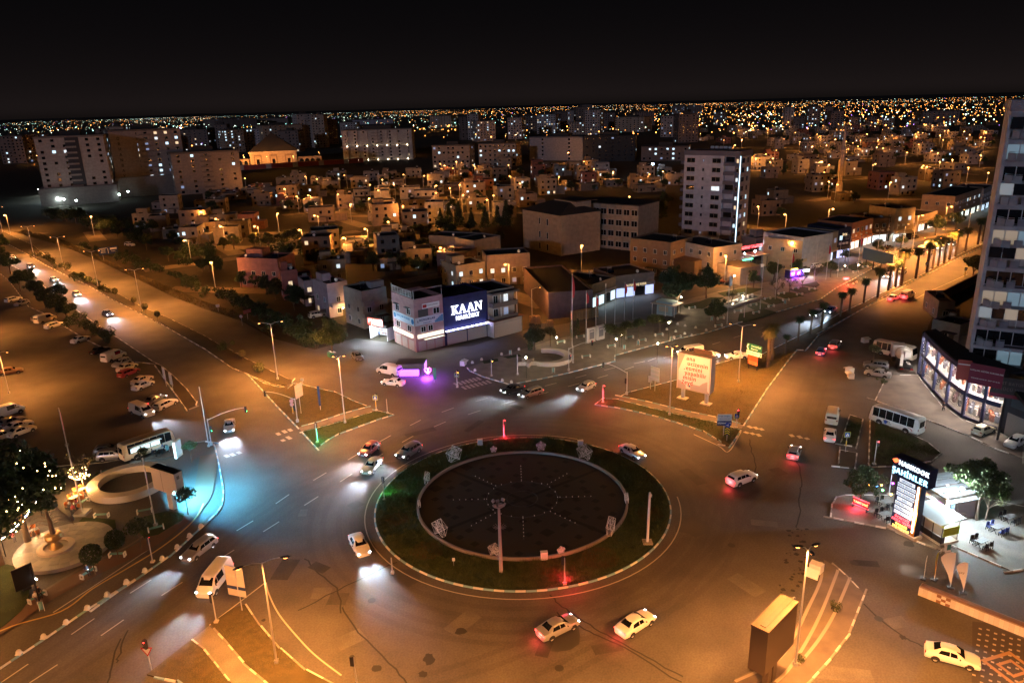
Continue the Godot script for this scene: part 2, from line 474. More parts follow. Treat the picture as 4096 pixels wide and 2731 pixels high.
	kerb(o, P([-19.09,-50.79, -22.97,-54.57, -25.34,-56.60, -28.20,-59.71, -30.99,-62.66]), false)
	kerb(o, P([-28.52,-65.74, -27.71,-64.65, -26.67,-63.26, -23.52,-59.53, -20.16,-56.31, -17.79,-54.77, -15.53,-53.29]), false, 0, 2.2)
	o = island("east_pavement", P([16.71,-50.49, 18.92,-53.41, 23.27,-55.58, 25.76,-58.79, 28.27,-62.08, 30.42,-64.98, 32.44,-68.12, 33.86,-70.72, 34.71,-69.29, 35.14,-67.24, 35.49,-64.56, 31.20,-58.57, 27.89,-55.22, 25.23,-52.80, 22.17,-50.30]), M.pavers, .13)
	kerb(o, P([22.17,-50.30, 25.23,-52.80, 27.89,-55.22, 31.20,-58.57, 35.49,-64.56, 35.14,-67.24, 34.71,-69.29, 33.86,-70.72]), false)
	b = MB.new()
	for l in [P([18.82,-53.07, 23.21,-55.40, 25.89,-58.38, 28.86,-62.50, 32.04,-67.12, 33.41,-70.33]), P([22.32,-52.85, 24.25,-54.63, 27.17,-58.13, 30.20,-62.22, 33.94,-67.80, 34.55,-68.82]), P([25.15,-54.96, 28.04,-57.90, 31.07,-61.53, 34.98,-66.99, 35.02,-67.09])]: strip(smooth(l), .3, .135, b)
	struct("tactile_band", b, mat("band_pale", K(.36, .32, .27), .8))
	island("forecourt", P([60.6,-115.2, 66.4,-123.9, 68.6,-126.8, 73.7,-126.4, 72.8,-123.4, 70.4,-113.4, 70.1,-106.9, 72.6,-101.9, 73.4,-97.0, 70.9,-93.3, 68.9,-96.7, 68.0,-100.3, 64.7,-107.6]), M.pavers, .13, 1, 2.0)
	island("side_island", P([53.9,-109.6, 55.2,-107.9, 49.8,-98.2, 47.9,-99.2]), M.soil, .14, 1)
	island("side_island", P([47.01,-97.35, 48.96,-96.18, 46.65,-91.67, 44.67,-92.30]), M.soil, .14, 1)
	island("side_island", P([56.5,-106.8, 59.7,-102.1, 60.7,-99.0, 60.6,-95.4, 58.01,-93.10, 53.10,-92.07, 48.94,-91.97, 49.18,-92.96, 55.8,-106.7]), M.soil, .14, 1)
	island("cafe_terrace", P([38.19,-79.36, 39.53,-82.20, 40.88,-84.08, 42.21,-84.57, 47.91,-84.26, 51.60,-85.30, 57.54,-83.85, 64.53,-79.42, 60.22,-69.08, 52.74,-67.83, 49.02,-73.17, 47.49,-71.85, 45.49,-74.23, 44.09,-76.52, 41.37,-77.82, 38.78,-79.13]), M.concrete, .12, 1)
	var park := P([-8.9,-137.1, -8.3,-135.3, -5.9,-132.2, -4.0,-130.4, -0.6,-127.4, 5.3,-129.9, 10.4,-132.6, 20.2,-138.6, 20.7,-142.1, 35.3,-151.9, 43.1,-156.0, 54.2,-164.3, 67.7,-173.7, 77.9,-181.1, 86.7,-192.3, 100.8,-207.6, 123.5,-233.0, 136.2,-246.4, 138.0,-252.7, 110.8,-223.6, 93.6,-208.5, 89.1,-209.1, 70.1,-200.3, 54.3,-191.1, 43.4,-183.1, 35.2,-168.4, 23.9,-165.1, 14.3,-156.4, 9.1,-153.7, 0.4,-146.1])
	o = island("park_square", park, M.concrete, .13)
	kerb(o, P([-8.9,-137.1, -8.3,-135.3, -5.9,-132.2, -4.0,-130.4, -0.6,-127.4, 5.3,-129.9, 10.4,-132.6, 20.2,-138.6, 20.7,-142.1, 35.3,-151.9, 43.1,-156.0, 54.2,-164.3, 67.7,-173.7, 77.9,-181.1, 86.7,-192.3, 100.8,-207.6, 123.5,-233.0]), true)
	for l in [P([42.9,-178.8, 47.6,-181.8, 51.7,-185.8, 55.0,-185.4, 46.8,-175.1, 42.8,-176.3]), P([54.5,-190.1, 63.6,-194.9, 67.8,-193.4, 63.0,-188.7, 55.3,-186.3]), P([57.9,-176.4, 61.9,-179.4, 64.1,-175.7, 58.7,-172.2]), P([54.1,-169.6, 61.3,-173.6, 63.1,-170.2, 53.7,-162.9, 52.0,-163.8]), P([63.3,-181.8, 67.6,-184.0, 68.9,-179.5, 64.4,-176.5]), P([68.3,-186.7, 73.0,-189.0, 75.4,-185.0, 69.8,-182.0]), P([73.8,-191.8, 78.9,-194.2, 81.2,-190.0, 76.1,-186.7]), P([78.7,-196.2, 84.4,-199.7, 83.7,-195.6, 81.5,-192.9]), P([101.0,-218.5, 105.4,-221.7, 104.4,-214.3, 99.4,-210.1]), P([105.1,-221.8, 109.8,-223.8, 109.5,-218.6, 105.1,-215.4]), P([-1.9,-142.9, 1.3,-144.3, 1.8,-143.1, -0.9,-141.7]), P([-6.1,-140.6, -3.0,-141.9, -2.8,-140.3, -5.6,-138.9])]:
		island("park_lawn", l, M.lawn, .18)
	island("verge", P([-181.2,-248.3, -167.7,-241.2, -157.6,-229.8, -131.0,-196.2, -119.9,-186.3, -105.9,-171.7, -96.8,-162.6, -87.5,-154.2, -79.1,-146.6, -73.7,-144.7, -56.5,-119.2, -55.6,-120.7, -56.2,-122.8, -60.7,-129.5, -66.3,-136.9, -71.7,-143.5, -74.2,-145.8, -88.8,-161.9, -101.7,-175.8, -116.0,-192.0, -130.6,-208.8, -148.7,-228.8, -167.0,-249.3, -184.1,-266.5, -207.3,-286.6]), M.soil, .12, 1, 2.0)
	crossings()

func crossings() -> void:
	var b := MB.new()
	var bar := func(p: Vector2, q: Vector2, w: float): strip([p, q], w, .005, b)
	for l in [P([-37.9,-108.9, -37.2,-108.0]), P([-37.2,-109.8, -36.4,-108.8]), P([-36.4,-110.3, -35.7,-109.4]), P([-35.9,-107.4, -35.0,-106.4]), P([-36.4,-106.3, -35.8,-105.7]), P([-42.0,-102.4, -41.25,-101.73]), P([-42.8,-101.8, -41.93,-101.04]), P([-43.5,-101.4, -42.71,-100.65]), P([36.6,-106.7, 37.0,-105.8]), P([37.5,-106.3, 37.7,-105.3]), P([38.2,-105.7, 38.4,-104.9]), P([35.4,-104.6, 35.85,-103.93]), P([36.3,-104.2, 36.55,-103.41]), P([37.1,-103.7, 37.27,-102.74]), P([42.0,-103.2, 42.1,-102.3]), P([43.0,-102.7, 43.1,-101.7]), P([43.8,-101.9, 44.0,-101.2])]:
		bar.call(l[0], l[1], .62)
	for k in 7:
		var p: Vector2 = Q(-11.0, -129.1).lerp(Q(-6.9, -131.8), k / 6.0)
		bar.call(p, p.lerp(Q(-9.0, -127.8), .0) + Vector2(.9, 1.5), .5)
		p = Q(-9.4, -127.2).lerp(Q(-5.0, -130.0), k / 6.0)
		bar.call(p, p + Vector2(.9, 1.5), .5)
	for l in [P([-31.14,-62.67, -29.67,-65.55, -27.68,-69.40]), P([-27.56,-69.52, -26.62,-67.46, -24.55,-64.06, -21.47,-60.26, -19.18,-57.78, -16.32,-55.25]), P([34.9,-104.6, 31.14,-98.04, 30.14,-99.99, 27.51,-104.15]), P([-48.39,-65.35, -45.43,-72.14, -42.62,-79.30, -41.14,-84.72]), P([65.8,-151.7, 74.3,-160.9, 86.4,-173.4, 98.0,-184.3]), P([98.9,-177.1, 108.1,-186.0, 118.0,-194.6, 128.8,-204.1])]:
		strip(smooth(l), .16, .006, b)
	for r in [20.1]: strip(circle(HUB, r, 90).slice(0, 75), .14, .006, b)
	for l in [smooth(P([-44.75,-55.37, -42.08,-60.26, -39.12,-66.07, -30.78,-80.27, -27.04,-86.84, -16.25,-105.69, -5.7,-115.7, 5.0,-122.5, 19.3,-132.1, 33.3,-142.9, 41.3,-139.8])), smooth(P([-47.45,-55.47, -44.47,-62.02, -41.74,-68.37, -33.60,-81.61, -30.02,-89.32, -16.8,-110.4, -5.8,-120.4, 5.1,-125.9, 19.7,-135.1, 33.0,-141.6, 51.1,-154.3]))]:
		for w in walk(l, 7.0): strip([w[0], w[0] + w[1] * 2.6], .15, .007, b)
	struct("road_marking", b, M.lane_paint)
	b = MB.new()
	var ln := 0
	for l in [P([134.6,-232.8, 91.5,-187.4, 60.6,-155.4, 46.4,-145.0, 8.6,-129.7, -4.3,-120.7, -12.9,-113.6, -19.47,-105.57, -23.36,-97.52, -29.93,-90.75, -33.21,-84.52, -35.76,-79.15, -42.99,-63.04, -46.78,-54.43]), P([132.8,-229.5, 89.9,-183.8, 59.5,-152.3, 45.4,-141.6, 8.3,-125.2, -4.2,-116.4, -12.46,-109.05, -18.78,-100.95, -21.31,-93.26, -27.45,-88.47, -30.48,-82.89, -36.64,-66.68, -41.76,-57.12, -43.47,-53.28]), P([-8.79,-54.05, -1.80,-57.11, 5.35,-61.50, 12.06,-67.51, 14.28,-68.02, 17.75,-71.89, 22.44,-78.77, 26.61,-86.21, 35.01,-92.48, 42.7,-105.1, 54.8,-127.5, 63.1,-142.4, 89.2,-173.1, 131.6,-213.2]), P([1.44,-53.67, 7.77,-57.90, 14.28,-63.12, 19.00,-68.89, 24.01,-74.92, 28.89,-83.19, 36.94,-91.08, 53.6,-121.0, 65.6,-143.3, 94.8,-175.8, 138.5,-216.0]), P([-193.6,-281.1, -166.6,-253.6, -115.4,-197.4, -95.3,-175.9, -76.8,-155.7, -64.3,-139.3, -56.2,-129.1, -50.6,-118.8, -42.4,-105.8]), P([-213.6,-323.9, -161.0,-264.9, -118.7,-218.2, -88.4,-184.8, -64.6,-164.4, -47.7,-147.3, -37.9,-137.2, -25.3,-123.9])]:
		for s in [-.85, .85]:
			ln += 1
			var q := smooth(l, 5)
			for i in q.size(): q[i] += Vector2(-(q[mini(i + 1, q.size() - 1)] - q[maxi(i - 1, 0)]).y, (q[mini(i + 1, q.size() - 1)] - q[maxi(i - 1, 0)]).x).normalized() * s
			strip(q, .62, .0012 + ln * .0001, b)
	for r in [21.6, 23.3, 25.2, 26.8]: strip(circle(HUB, r, 80) + [HUB + Vector2(r, 0)], .7, .0009, b)
	struct("tyre_track", b, M.track)
	b = MB.new()
	for l in [P([-22.75,-64.65, -19.44,-67.68, -16.21,-70.65, -13.78,-72.68]), P([-24.40,-73.86, -22.05,-70.75, -19.63,-68.14, -18.12,-64.08]), P([3.32,-66.16, 4.12,-64.46, 5.46,-62.81, 7.39,-60.56, 9.27,-58.84, 11.63,-56.59, 14.41,-53.93]), P([3.73,-63.11, 5.88,-61.05, 7.69,-59.51, 9.81,-57.82, 14.25,-53.20]), P([40.05,-99.38, 40.30,-97.62, 39.61,-94.06, 38.93,-90.97, 37.60,-87.13, 36.98,-86.11, 35.19,-81.37, 33.37,-77.64]), P([35.37,-101.78, 34.35,-97.70, 33.76,-93.87, 32.66,-90.82]), P([34.83,-63.16, 35.80,-59.20, 37.50,-56.93]), P([-38.00,-57.74, -38.31,-58.91, -39.23,-62.24]), P([-18.34,-64.95, -15.77,-60.87, -12.17,-56.75, -10.22,-54.10]), P([-37.48,-55.10, -38.17,-56.99, -39.29,-61.18])]:
		var q := smooth(l, 4)
		for i in q.size(): q[i] += Vector2(rng.randf_range(-.12, .12), rng.randf_range(-.12, .12))
		strip(q, .16, .004, b)
	for w in walk(smooth(P([33.57,-77.63, 30.83,-71.61, 29.49,-68.26, 28.25,-65.89, 27.58,-65.05])), 1.0):
		for k in 3:
			var p: Vector2 = w[0] + Vector2(rng.randf_range(-1.2, 1.2), rng.randf_range(-1, 1))
			b.prism(blot(p, rng.randf_range(.08, .32)), 0, .0045, false)
	for p in [Q(26.75, -63.50), Q(27.26, -63.71), Q(36.24, -58.17), Q(-8.61, -57.47), Q(-8.56, -56.99), Q(-8.90, -55.15), Q(-13.27, -56.05), Q(-25.92, -63.22), Q(-5.80, -60.68), Q(8.02, -104.14), Q(44.64, -73.38), Q(26.98, -63.38), Q(26.28, -63.13)]: b.prism(blot(p, rng.randf_range(.25, .7)), 0, .0045, false)
	struct("tar_seal", b, M.crack)
	b = MB.new()
	for p in [Q(27.84, -92.90), Q(28.57, -89.07), Q(26.98, -87.56), Q(-12.73, -70.01), Q(-11.86, -102.31), Q(21.21, -78.06), Q(3.78, -59.67), Q(42.67, -68.29)]: b.prism(blot(p, rng.randf_range(1.4, 2.6)), 0, .002, false)
	struct("asphalt_patch", b, M.tar)
	for q in 3:
		b = MB.new()
		for k in 9:
			var p: Vector2 = HUB + Vector2.from_angle(rng.randf() * TAU) * rng.randf_range(21, 46)
			var a := rng.randf() * TAU
			var u := Vector2.from_angle(a) * rng.randf_range(.7, 2.6)
			var w := Vector2.from_angle(a + PI / 2) * rng.randf_range(.5, 1.1)
			b.prism([p - u - w, p + u - w * rng.randf_range(.8, 1.1), p + u + w, p - u + w], -.01, .0024 + k * .00007 + q * .0007, false)
		struct("asphalt_patch", b, ground_mat("patch_%d" % q, [K(.1, .093, .087), K(.19, .178, .165), K(.075, .07, .066)][q], coarse_tex(), M.asphalt.detail_albedo, .05, .3, .75))
	for p in [Q(-15.39, -65.89), Q(29.89, -101.51), Q(24.61, -74.17), Q(-4.05, -108.83), Q(3.49, -55.41), Q(36.91, -70.16), Q(-17.0, -140.6), Q(35.23, -60.92)]:
		b = MB.new()
		b.lathe([Vector2(.42, 0), Vector2(.42, .007), Vector2(.36, .007), Vector2(.34, .0055), Vector2(0, .0055)], 16)
		tag(obj("manhole_cover", b, mat("cast_iron", K(.05, .048, .046), .5, .4), null, v3(p, .002)), "round iron manhole cover in the roadway", "manhole", "manhole covers")

func coarse_tex() -> Texture2D:
	return M.asphalt.albedo_texture

func blot(p: Vector2, r: float) -> Array:
	var a := []
	for i in 11: a.append(p + Vector2.from_angle(TAU * i / 11) * r * rng.randf_range(.6, 1.2))
	return a

func lamp_post(at: Vector2, h: float, arms: Array, label: String, lit := 580.0, col := K(1, .35, .07), reach := 1.7, half := 82.0) -> Node3D:
	var t := thing("street_lamp", label, "street lamp", v3(at, .1))
	var b := MB.new()
	b.tube([V(0, 0, 0), V(0, h * .5, 0), V(0, h, 0)], .11, .06, 8)
	obj("pole", b, M.galvanised, t)
	b = MB.new()
	b.box(V(0, .2, 0), V(.34, .4, .34))
	obj("base_box", b, M.galvanised, t)
	for a in arms:
		var d := V(cos(a), 0, sin(a))
		b = MB.new()
		b.tube([V(0, h - .05, 0), d * reach * .5 + V(0, h + .25, 0), d * reach + V(0, h + .35, 0)], .045, .035, 6)
		obj("arm", b, M.galvanised, t)
		var hd := d * (reach + .35) + V(0, h + .36, 0)
		b = MB.new()
		b.ball(Vector3.ZERO, V(.5, .11, .19), 10)
		var o := obj("lamp_head", b, M.dark_metal, t, hd)
		o.basis = Basis(Vector3.UP, -a)
		if lit > 0:
			b = MB.new()
			b.ball(V(0, -.09, 0), V(.24, .1, .14), 8)
			o = obj("lamp_bulb", b, M.sodium, t, hd)
			o.basis = Basis(Vector3.UP, -a)
			spot(t, hd + V(0, -.26, 0), Vector3.DOWN, col, lit, half, .25, .5)
	return t

func street_lamps() -> void:
	lamp_post(Q(-22.69, -56.96), 10.8, [2.5, -.15], "double-armed lamp post on the grass wedge beside the back of the direction sign", 420.0)
	var t := lamp_post(Q(24.76, -54.79), 12.0, [3.3, -.4, 1.6], "tall post with three dark lamp heads beside the grey pavement bands", 290.0, K(1, .36, .08), .5)
	lamp_post(Q(-44.9, -133.3), 11.0, [3.05, -.35], "two-armed lamp post at the tip of the planted median")
	lamp_post(Q(-27.6, -111.8), 11.2, [3.3, -.4, 1.6], "post with three lamp heads and tattered wrapping on the signal island", 200.0, K(1, .36, .08), .5)
	lamp_post(Q(25.3, -111.4), 11.5, [3.3, -.4, 1.6], "slim post with three lamp heads in front of the torn billboard", 150.0, K(1, .36, .08), .5)
	lamp_post(Q(40.7, -125.4), 10.5, [3.6, .1], "two-armed lamp post between the torn billboard and the green direction sign")
	var i := 0
	for p in [Q(-96.3, -187.8), Q(-122.5, -216.4), Q(-148.9, -244.9), Q(-175.1, -271.7), Q(-227.8, -335.5)]:
		lamp_post(p, 10.8, [3.05, -.35], "%s lamp post along the planted median, counted from the junction" % ordinal(i + 1), 560.0)
		i += 1
	for p in [Vector2(-24, -33), Vector2(2, -36), Vector2(24, -36), Vector2(-64, -44), Vector2(48, -34)]: lamp_post(p, 11.0, [1.57, -1.57], "lamp post beside the near end of the avenue", 950.0)
	i = 0
	for p in [Q(100.0, -189.7), Q(127.4, -231.7), Q(131.9, -220.1), Q(160.4, -258.0), Q(119.6, -207.6)]:
		lamp_post(p, 9.5, [3.6, .1], "%s lamp post among the palms of the east median" % ordinal(i), 520.0)
		i += 1
	for p in [Q(-128.0, -170.2), Q(-106.6, -140.1), Q(-93.9, -129.7)]: lamp_post(p, 8.0, [.3], "lamp post at the west side of the car park", 330.0)

func single_out() -> void:
	var marks := {"white_apartment_tower": "white tower", "mosque": "mosque", "minaret": "minaret", "town_hall": "floodlit hall", "school_building": "school", "navy_shop": "navy shop", "warehouse": "warehouse", "residential_tower": "residential tower", "price_tower": "price tower", "torn_billboard": "torn billboard", "glass_shop": "glass shop", "palm_sculpture": "palm sculpture", "video_screen": "video screen", "park_kiosk": "park kiosk", "water_trough": "water trough", "open_restaurant": "open restaurant", "fountain_basin": "fountain basin", "lit_shop_wall": "brilliant shop wall", "mall": "black mall", "office_block": "office block", "blue_flood_lamp": "blue-white lamp", "roof_billboard": "slatted billboard", "blue_road_sign": "blue road sign", "stone_crescent": "stone crescent", "grey_shop_block": "grey shop block", "tiled_wall": "tiled wall", "corner_building": "corner building", "market_hall": "market", "snack_kiosk": "snack kiosk", "speed_limit_sign": "speed sign", "hall": "pale hall", "poster_fence": "poster hoarding", "tall_house": "tall beige house", "direction_sign": "green direction sign", "ring_wall": "stone ring", "brown_terrace": "brown terrace"}
	var at := {}
	for m in marks:
		if has_node(NodePath(m)): at[m] = on_picture(get_node(NodePath(m)))
	var by := {}
	for o in get_children():
		if o.has_meta("label") and o.has_meta("category"):
			var l: String = o.get_meta("label")
			if not by.has(l): by[l] = []
			by[l].append(o)
	for l in by:
		if by[l].size() < 2: continue
		var spots := {}
		for o in by[l]:
			var p := on_picture(o)
			var best := ""
			var least := 1e9
			for m in at:
				var d: float = ((at[m] - p) * Vector2(1, 2.2)).length()
				if d < least and at[m] != p: least = d; best = m
			var q: Vector2 = p - at[best]
			var side := ("left of" if q.x < 0 else "right of") if absf(q.x) > absf(q.y) * 1.6 else ("behind" if q.y > 0 else "in front of")
			var key := "%s the %s" % [side, marks[best]]
			if not spots.has(key): spots[key] = []
			spots[key].append([least, o])
		for key in spots:
			var a: Array = spots[key]
			a.sort_custom(func(x, y): return x[0] < y[0])
			for k in a.size(): a[k][1].set_meta("label", "%s, %s%s" % [l, key if a.size() == 1 else "", "" if a.size() == 1 else "%s %s" % [ordinal(k), key]])

func on_picture(o: Node3D) -> Vector2:
	var u: Vector3 = look.inverse() * (o.position - eye)
	return Vector2(u.x, u.y) / -u.z

const SHAPES := {
	"sedan": [[2.2, .62, .55, .6, .5], [2.12, .78, .66, .7, .62], [1.7, .85, .8, .84, .72], [1.0, .87, .88, .93, .74], [.95, .87, .89, .95, .72], [.2, .87, .91, 1.4, .58], [-.3, .87, .92, 1.45, .57], [-.95, .87, .93, 1.4, .56], [-1.55, .86, .95, 1.02, .66], [-1.6, .86, .95, 1.0, .7], [-2.1, .8, .9, .96, .66], [-2.2, .7, .7, .74, .6]],
	"hatchback": [[1.95, .6, .55, .6, .5], [1.88, .76, .68, .72, .62], [1.5, .83, .82, .87, .7], [.95, .85, .9, .96, .72], [.9, .85, .9, .98, .7], [.15, .85, .92, 1.46, .58], [-.4, .85, .94, 1.5, .58], [-1.2, .84, .96, 1.46, .56], [-1.6, .83, .97, 1.32, .56], [-1.82, .81, .93, 1.0, .64], [-1.9, .76, .7, .74, .64]],
	"estate": [[2.25, .6, .55, .6, .5], [2.17, .78, .66, .7, .62], [1.75, .84, .8, .84, .72], [1.05, .86, .88, .93, .74], [1.0, .86, .89, .95, .72], [.3, .86, .91, 1.38, .6], [-.3, .86, .92, 1.44, .6], [-1.6, .85, .93, 1.42, .6], [-2.0, .84, .94, 1.36, .6], [-2.2, .82, .9, .98, .68], [-2.28, .76, .6, .64, .68]],
	"suv": [[2.15, .68, .65, .72, .58], [2.08, .84, .82, .9, .7], [1.6, .9, .98, 1.04, .76], [1.0, .91, 1.04, 1.1, .78], [.95, .91, 1.05, 1.12, .76], [.3, .91, 1.07, 1.58, .66], [-.3, .91, 1.08, 1.64, .66], [-1.5, .9, 1.09, 1.62, .64], [-1.95, .89, 1.08, 1.5, .62], [-2.15, .86, 1.0, 1.1, .7], [-2.22, .8, .7, .76, .7]],
	"van": [[2.6, .74, .7, .8, .66], [2.5, .9, .95, 1.0, .78], [2.1, .95, 1.14, 1.18, .82], [1.9, .96, 1.16, 1.26, .82], [1.2, .97, 1.18, 1.95, .78], [.9, .97, 1.18, 2.05, .78], [-.5, .97, 1.18, 2.1, .78], [-2.3, .97, 1.18, 2.08, .78], [-2.56, .96, 1.16, 2.0, .76], [-2.62, .93, .8, .86, .8]],
	"bus": [[3.85, .95, .95, 1.0, .9], [3.8, 1.1, 1.15, 1.3, 1.02], [3.55, 1.14, 1.2, 2.6, 1.0], [3.0, 1.15, 1.22, 2.78, 1.0], [0.0, 1.15, 1.22, 2.82, 1.0], [-3.4, 1.15, 1.22, 2.78, 1.0], [-3.78, 1.14, 1.2, 2.65, .98], [-3.85, 1.08, .9, .96, .98]],
}
const GLASS := {
	"sedan": [1.33, .31, .9, .24, -.98, -1.5, [.62, -.25, -1.2]], "hatchback": [1.24, .29, .86, .2, -1.62, -1.8, [.58, -.3, -1.35]], "estate": [1.35, .3, .95, .34, -2.02, -2.18, [.65, -.2, -1.05, -1.9]],
	"suv": [1.32, .36, .9, .34, -1.97, -2.12, [.62, -.2, -1.0, -1.8]], "van": [1.6, .34, 1.86, 1.22, -2.57, -2.6, [1.6, .95, -.4]], "bus": [2.1, .42, 3.76, 3.56, -3.79, -3.83, [3.3, 2.3, 1.2, .1, -1.0, -2.1, -3.2]],
}
var PAINTS := {"white": K(.72, .72, .7), "silver": K(.42, .43, .45), "grey": K(.16, .165, .17), "black": K(.012, .012, .014), "blue": K(.03, .07, .2), "red": K(.28, .02, .02), "beige": K(.5, .42, .3), "cream": K(.66, .6, .48), "yellow": K(.7, .45, .03), "brown": K(.14, .07, .04)}
var car_of := {}

func at_x(sh: Array, x: float) -> Array:
	for i in sh.size() - 1:
		if x <= sh[i][0] and x >= sh[i + 1][0]:
			var t: float = (sh[i][0] - x) / maxf(sh[i][0] - sh[i + 1][0], 1e-4)
			var o := []
			for k in 5: o.append(lerpf(sh[i][k], sh[i + 1][k], t))
			return o
	return sh[0] if x > sh[0][0] else sh[-1]

func side_at(st: Array, y: float) -> float:
	return lerpf(st[1] * .97, st[4], clampf((y - st[2]) / maxf(st[3] - .06 - st[2], .01), 0, 1))

func car_proto(kind: String) -> Node3D:
	if car_of.has(kind): return car_of[kind]
	var sh: Array = SHAPES[kind]
	var gl: Array = GLASS[kind]
	var root := proto({"van": "van", "bus": "bus", "suv": "suv_car"}.get(kind, kind + "_car"), "car")
	var low: float = .34 if kind in ["bus", "van"] else .24
	var b := MB.new()
	var rings := []
	for st in sh:
		var r := []
		var top: float = st[3]
		for p in [Vector2(st[1] * .86, low), Vector2(st[1] * .99, low + .14), Vector2(st[1], st[2] * .66), Vector2(st[1] * .97, st[2]), Vector2(st[4], top - .05), Vector2(st[4] * .84, top), Vector2(st[4] * .4, top + .025)]: r.append(V(st[0], p.y, p.x))
		for k in range(6, -1, -1): r.append(V(r[k].x, r[k].y, -r[k].z))
		rings.append(r)
	var nr := []
	for i in rings.size():
		var row := []
		for j in 14:
			var a: Vector3 = rings[mini(i + 1, rings.size() - 1)][j] - rings[maxi(i - 1, 0)][j]
			var c: Vector3 = rings[i][mini(j + 1, 13)] - rings[i][maxi(j - 1, 0)]
			row.append(c.cross(a).normalized())
		nr.append(row)
	if nr[4][2].z < 0:
		for row in nr:
			for j in 14: row[j] = -row[j]
	for i in rings.size() - 1:
		for j in 13:
			b.tri_n(rings[i][j], rings[i + 1][j + 1], rings[i + 1][j], nr[i][j], nr[i + 1][j + 1], nr[i + 1][j]); b.tri_n(rings[i][j], rings[i][j + 1], rings[i + 1][j + 1], nr[i][j], nr[i][j + 1], nr[i + 1][j + 1])
	for j in range(1, 13):
		b.tri(rings[0][0], rings[0][j + 1], rings[0][j], Vector3.RIGHT); b.tri(rings[-1][0], rings[-1][j], rings[-1][j + 1], Vector3.LEFT)
	obj("body", b, mat("paint_white", PAINTS.white, .28), root)
	b = MB.new()
	var hw: float = sh[5][1]
	b.box(V(0, low + .02, 0), V(sh[0][0] * 1.86, .1, hw * 1.6))
	obj("chassis", b, M.black, root)
	var glass := mat("car_glass", K(.01, .012, .014), .08)
	var pane := func(called: String, pts: Array):
		var q := MB.new()
		q.quad(pts[0], pts[1], pts[2], pts[3])
		obj(called, q, glass, root)
	var s0 := at_x(sh, gl[2])
	var s1 := at_x(sh, gl[3])
	var up := V(.012, .014, 0)
	if kind == "bus": pane.call("windscreen", [V(3.83, 1.3, .98), V(3.83, 1.3, -.98), V(3.6, 2.5, -.92), V(3.6, 2.5, .92)])
	else: pane.call("windscreen", [V(s0[0], s0[3] + .02, s0[4] * .92) + up, V(s0[0], s0[3] + .02, -s0[4] * .92) + up, V(s1[0], s1[3] - .01, -s1[4] * .86) + up, V(s1[0], s1[3] - .01, s1[4] * .86) + up])
	s0 = at_x(sh, gl[4])
	s1 = at_x(sh, gl[5])
	up = V(-.014, .014, 0)
	if kind in ["sedan", "hatchback", "estate", "suv"]: pane.call("rear_window", [V(s1[0], s1[3] + .03, -s1[4] * .86) + up, V(s1[0], s1[3] + .03, s1[4] * .86) + up, V(s0[0], s0[3] + .0, s0[4] * .84) + up, V(s0[0], s0[3] + .0, -s0[4] * .84) + up])
	else: pane.call("rear_window", [V(s1[0] - .03, 1.3, -.7), V(s1[0] - .03, 1.3, .7), V(s1[0] - .02, s0[3] - .16, .68), V(s1[0] - .02, s0[3] - .16, -.68)])
	var pil: Array = gl[6]
	for i in pil.size() - 1:
		for s in [1, -1]:
			var xa: float = pil[i] - .03
			var xb: float = pil[i + 1] + .03
			var q := []
			for w in [[xa, 0], [xb, 0], [xb, 1], [xa, 1]]:
				var xx: float = w[0]
				if w[1] == 1 and i == 0 and kind != "bus": xx = minf(xx, xa - (.34 if kind != "van" else .2))
				if w[1] == 1 and i == pil.size() - 2 and w[0] == xb and kind != "bus" and kind != "van": xx = xb + .2
				var st := at_x(sh, xx)
				var y: float = st[2] + .05 if w[1] == 0 else st[3] - .13
				q.append(V(xx, y, s * (side_at(st, y) + .012)))
			if s < 0: q = [q[1], q[0], q[3], q[2]]
			q = [q[1], q[0], q[3], q[2]]
			pane.call("side_window", q)
	var tyre := MB.new()
	var wr: float = gl[1]
	tyre.lathe([Vector2(wr * .6, -.1), Vector2(wr * .95, -.1), Vector2(wr, -.06), Vector2(wr, .06), Vector2(wr * .95, .1), Vector2(wr * .62, .1)], 16)
	var rim := MB.new()
	rim.lathe([Vector2(wr * .64, .07), Vector2(wr * .6, .095), Vector2(wr * .5, .07), Vector2(wr * .2, .08), Vector2(0, .1)], 10)
	var tm := tyre.mesh()
	var rm := rim.mesh()
	var arch := MB.new()
	for k in 10:
		var a := PI * k / 10.0 - .15
		var a2 := PI * (k + 1) / 10.0 - .15 + (.3 if k == 9 else 0.0)
		arch.tri(V(0, -.02, 0), V(cos(a), sin(a), 0) * wr * 1.24, V(cos(a2), sin(a2), 0) * wr * 1.24)
	var am := arch.mesh()
	for sx in [1, -1]:
		for sz in [1, -1]:
			var st := at_x(sh, sx * gl[0])
			var w := obj("wheel", tm, mat("tyre", K(.018, .018, .018), .8), root, V(sx * gl[0], wr, sz * (st[1] - .09)))
			w.basis = Basis(Vector3.RIGHT, sz * PI / 2)
			obj("rim", rm, mat("alloy", K(.45, .46, .48), .35, .7), w)
			var ar := obj("wheel_arch", am, M.black, root, V(sx * gl[0], wr, sz * (st[1] + .004)))
			if sz < 0: ar.rotation.y = PI
	var f: Array = sh[1]
	var r: Array = sh[-2]
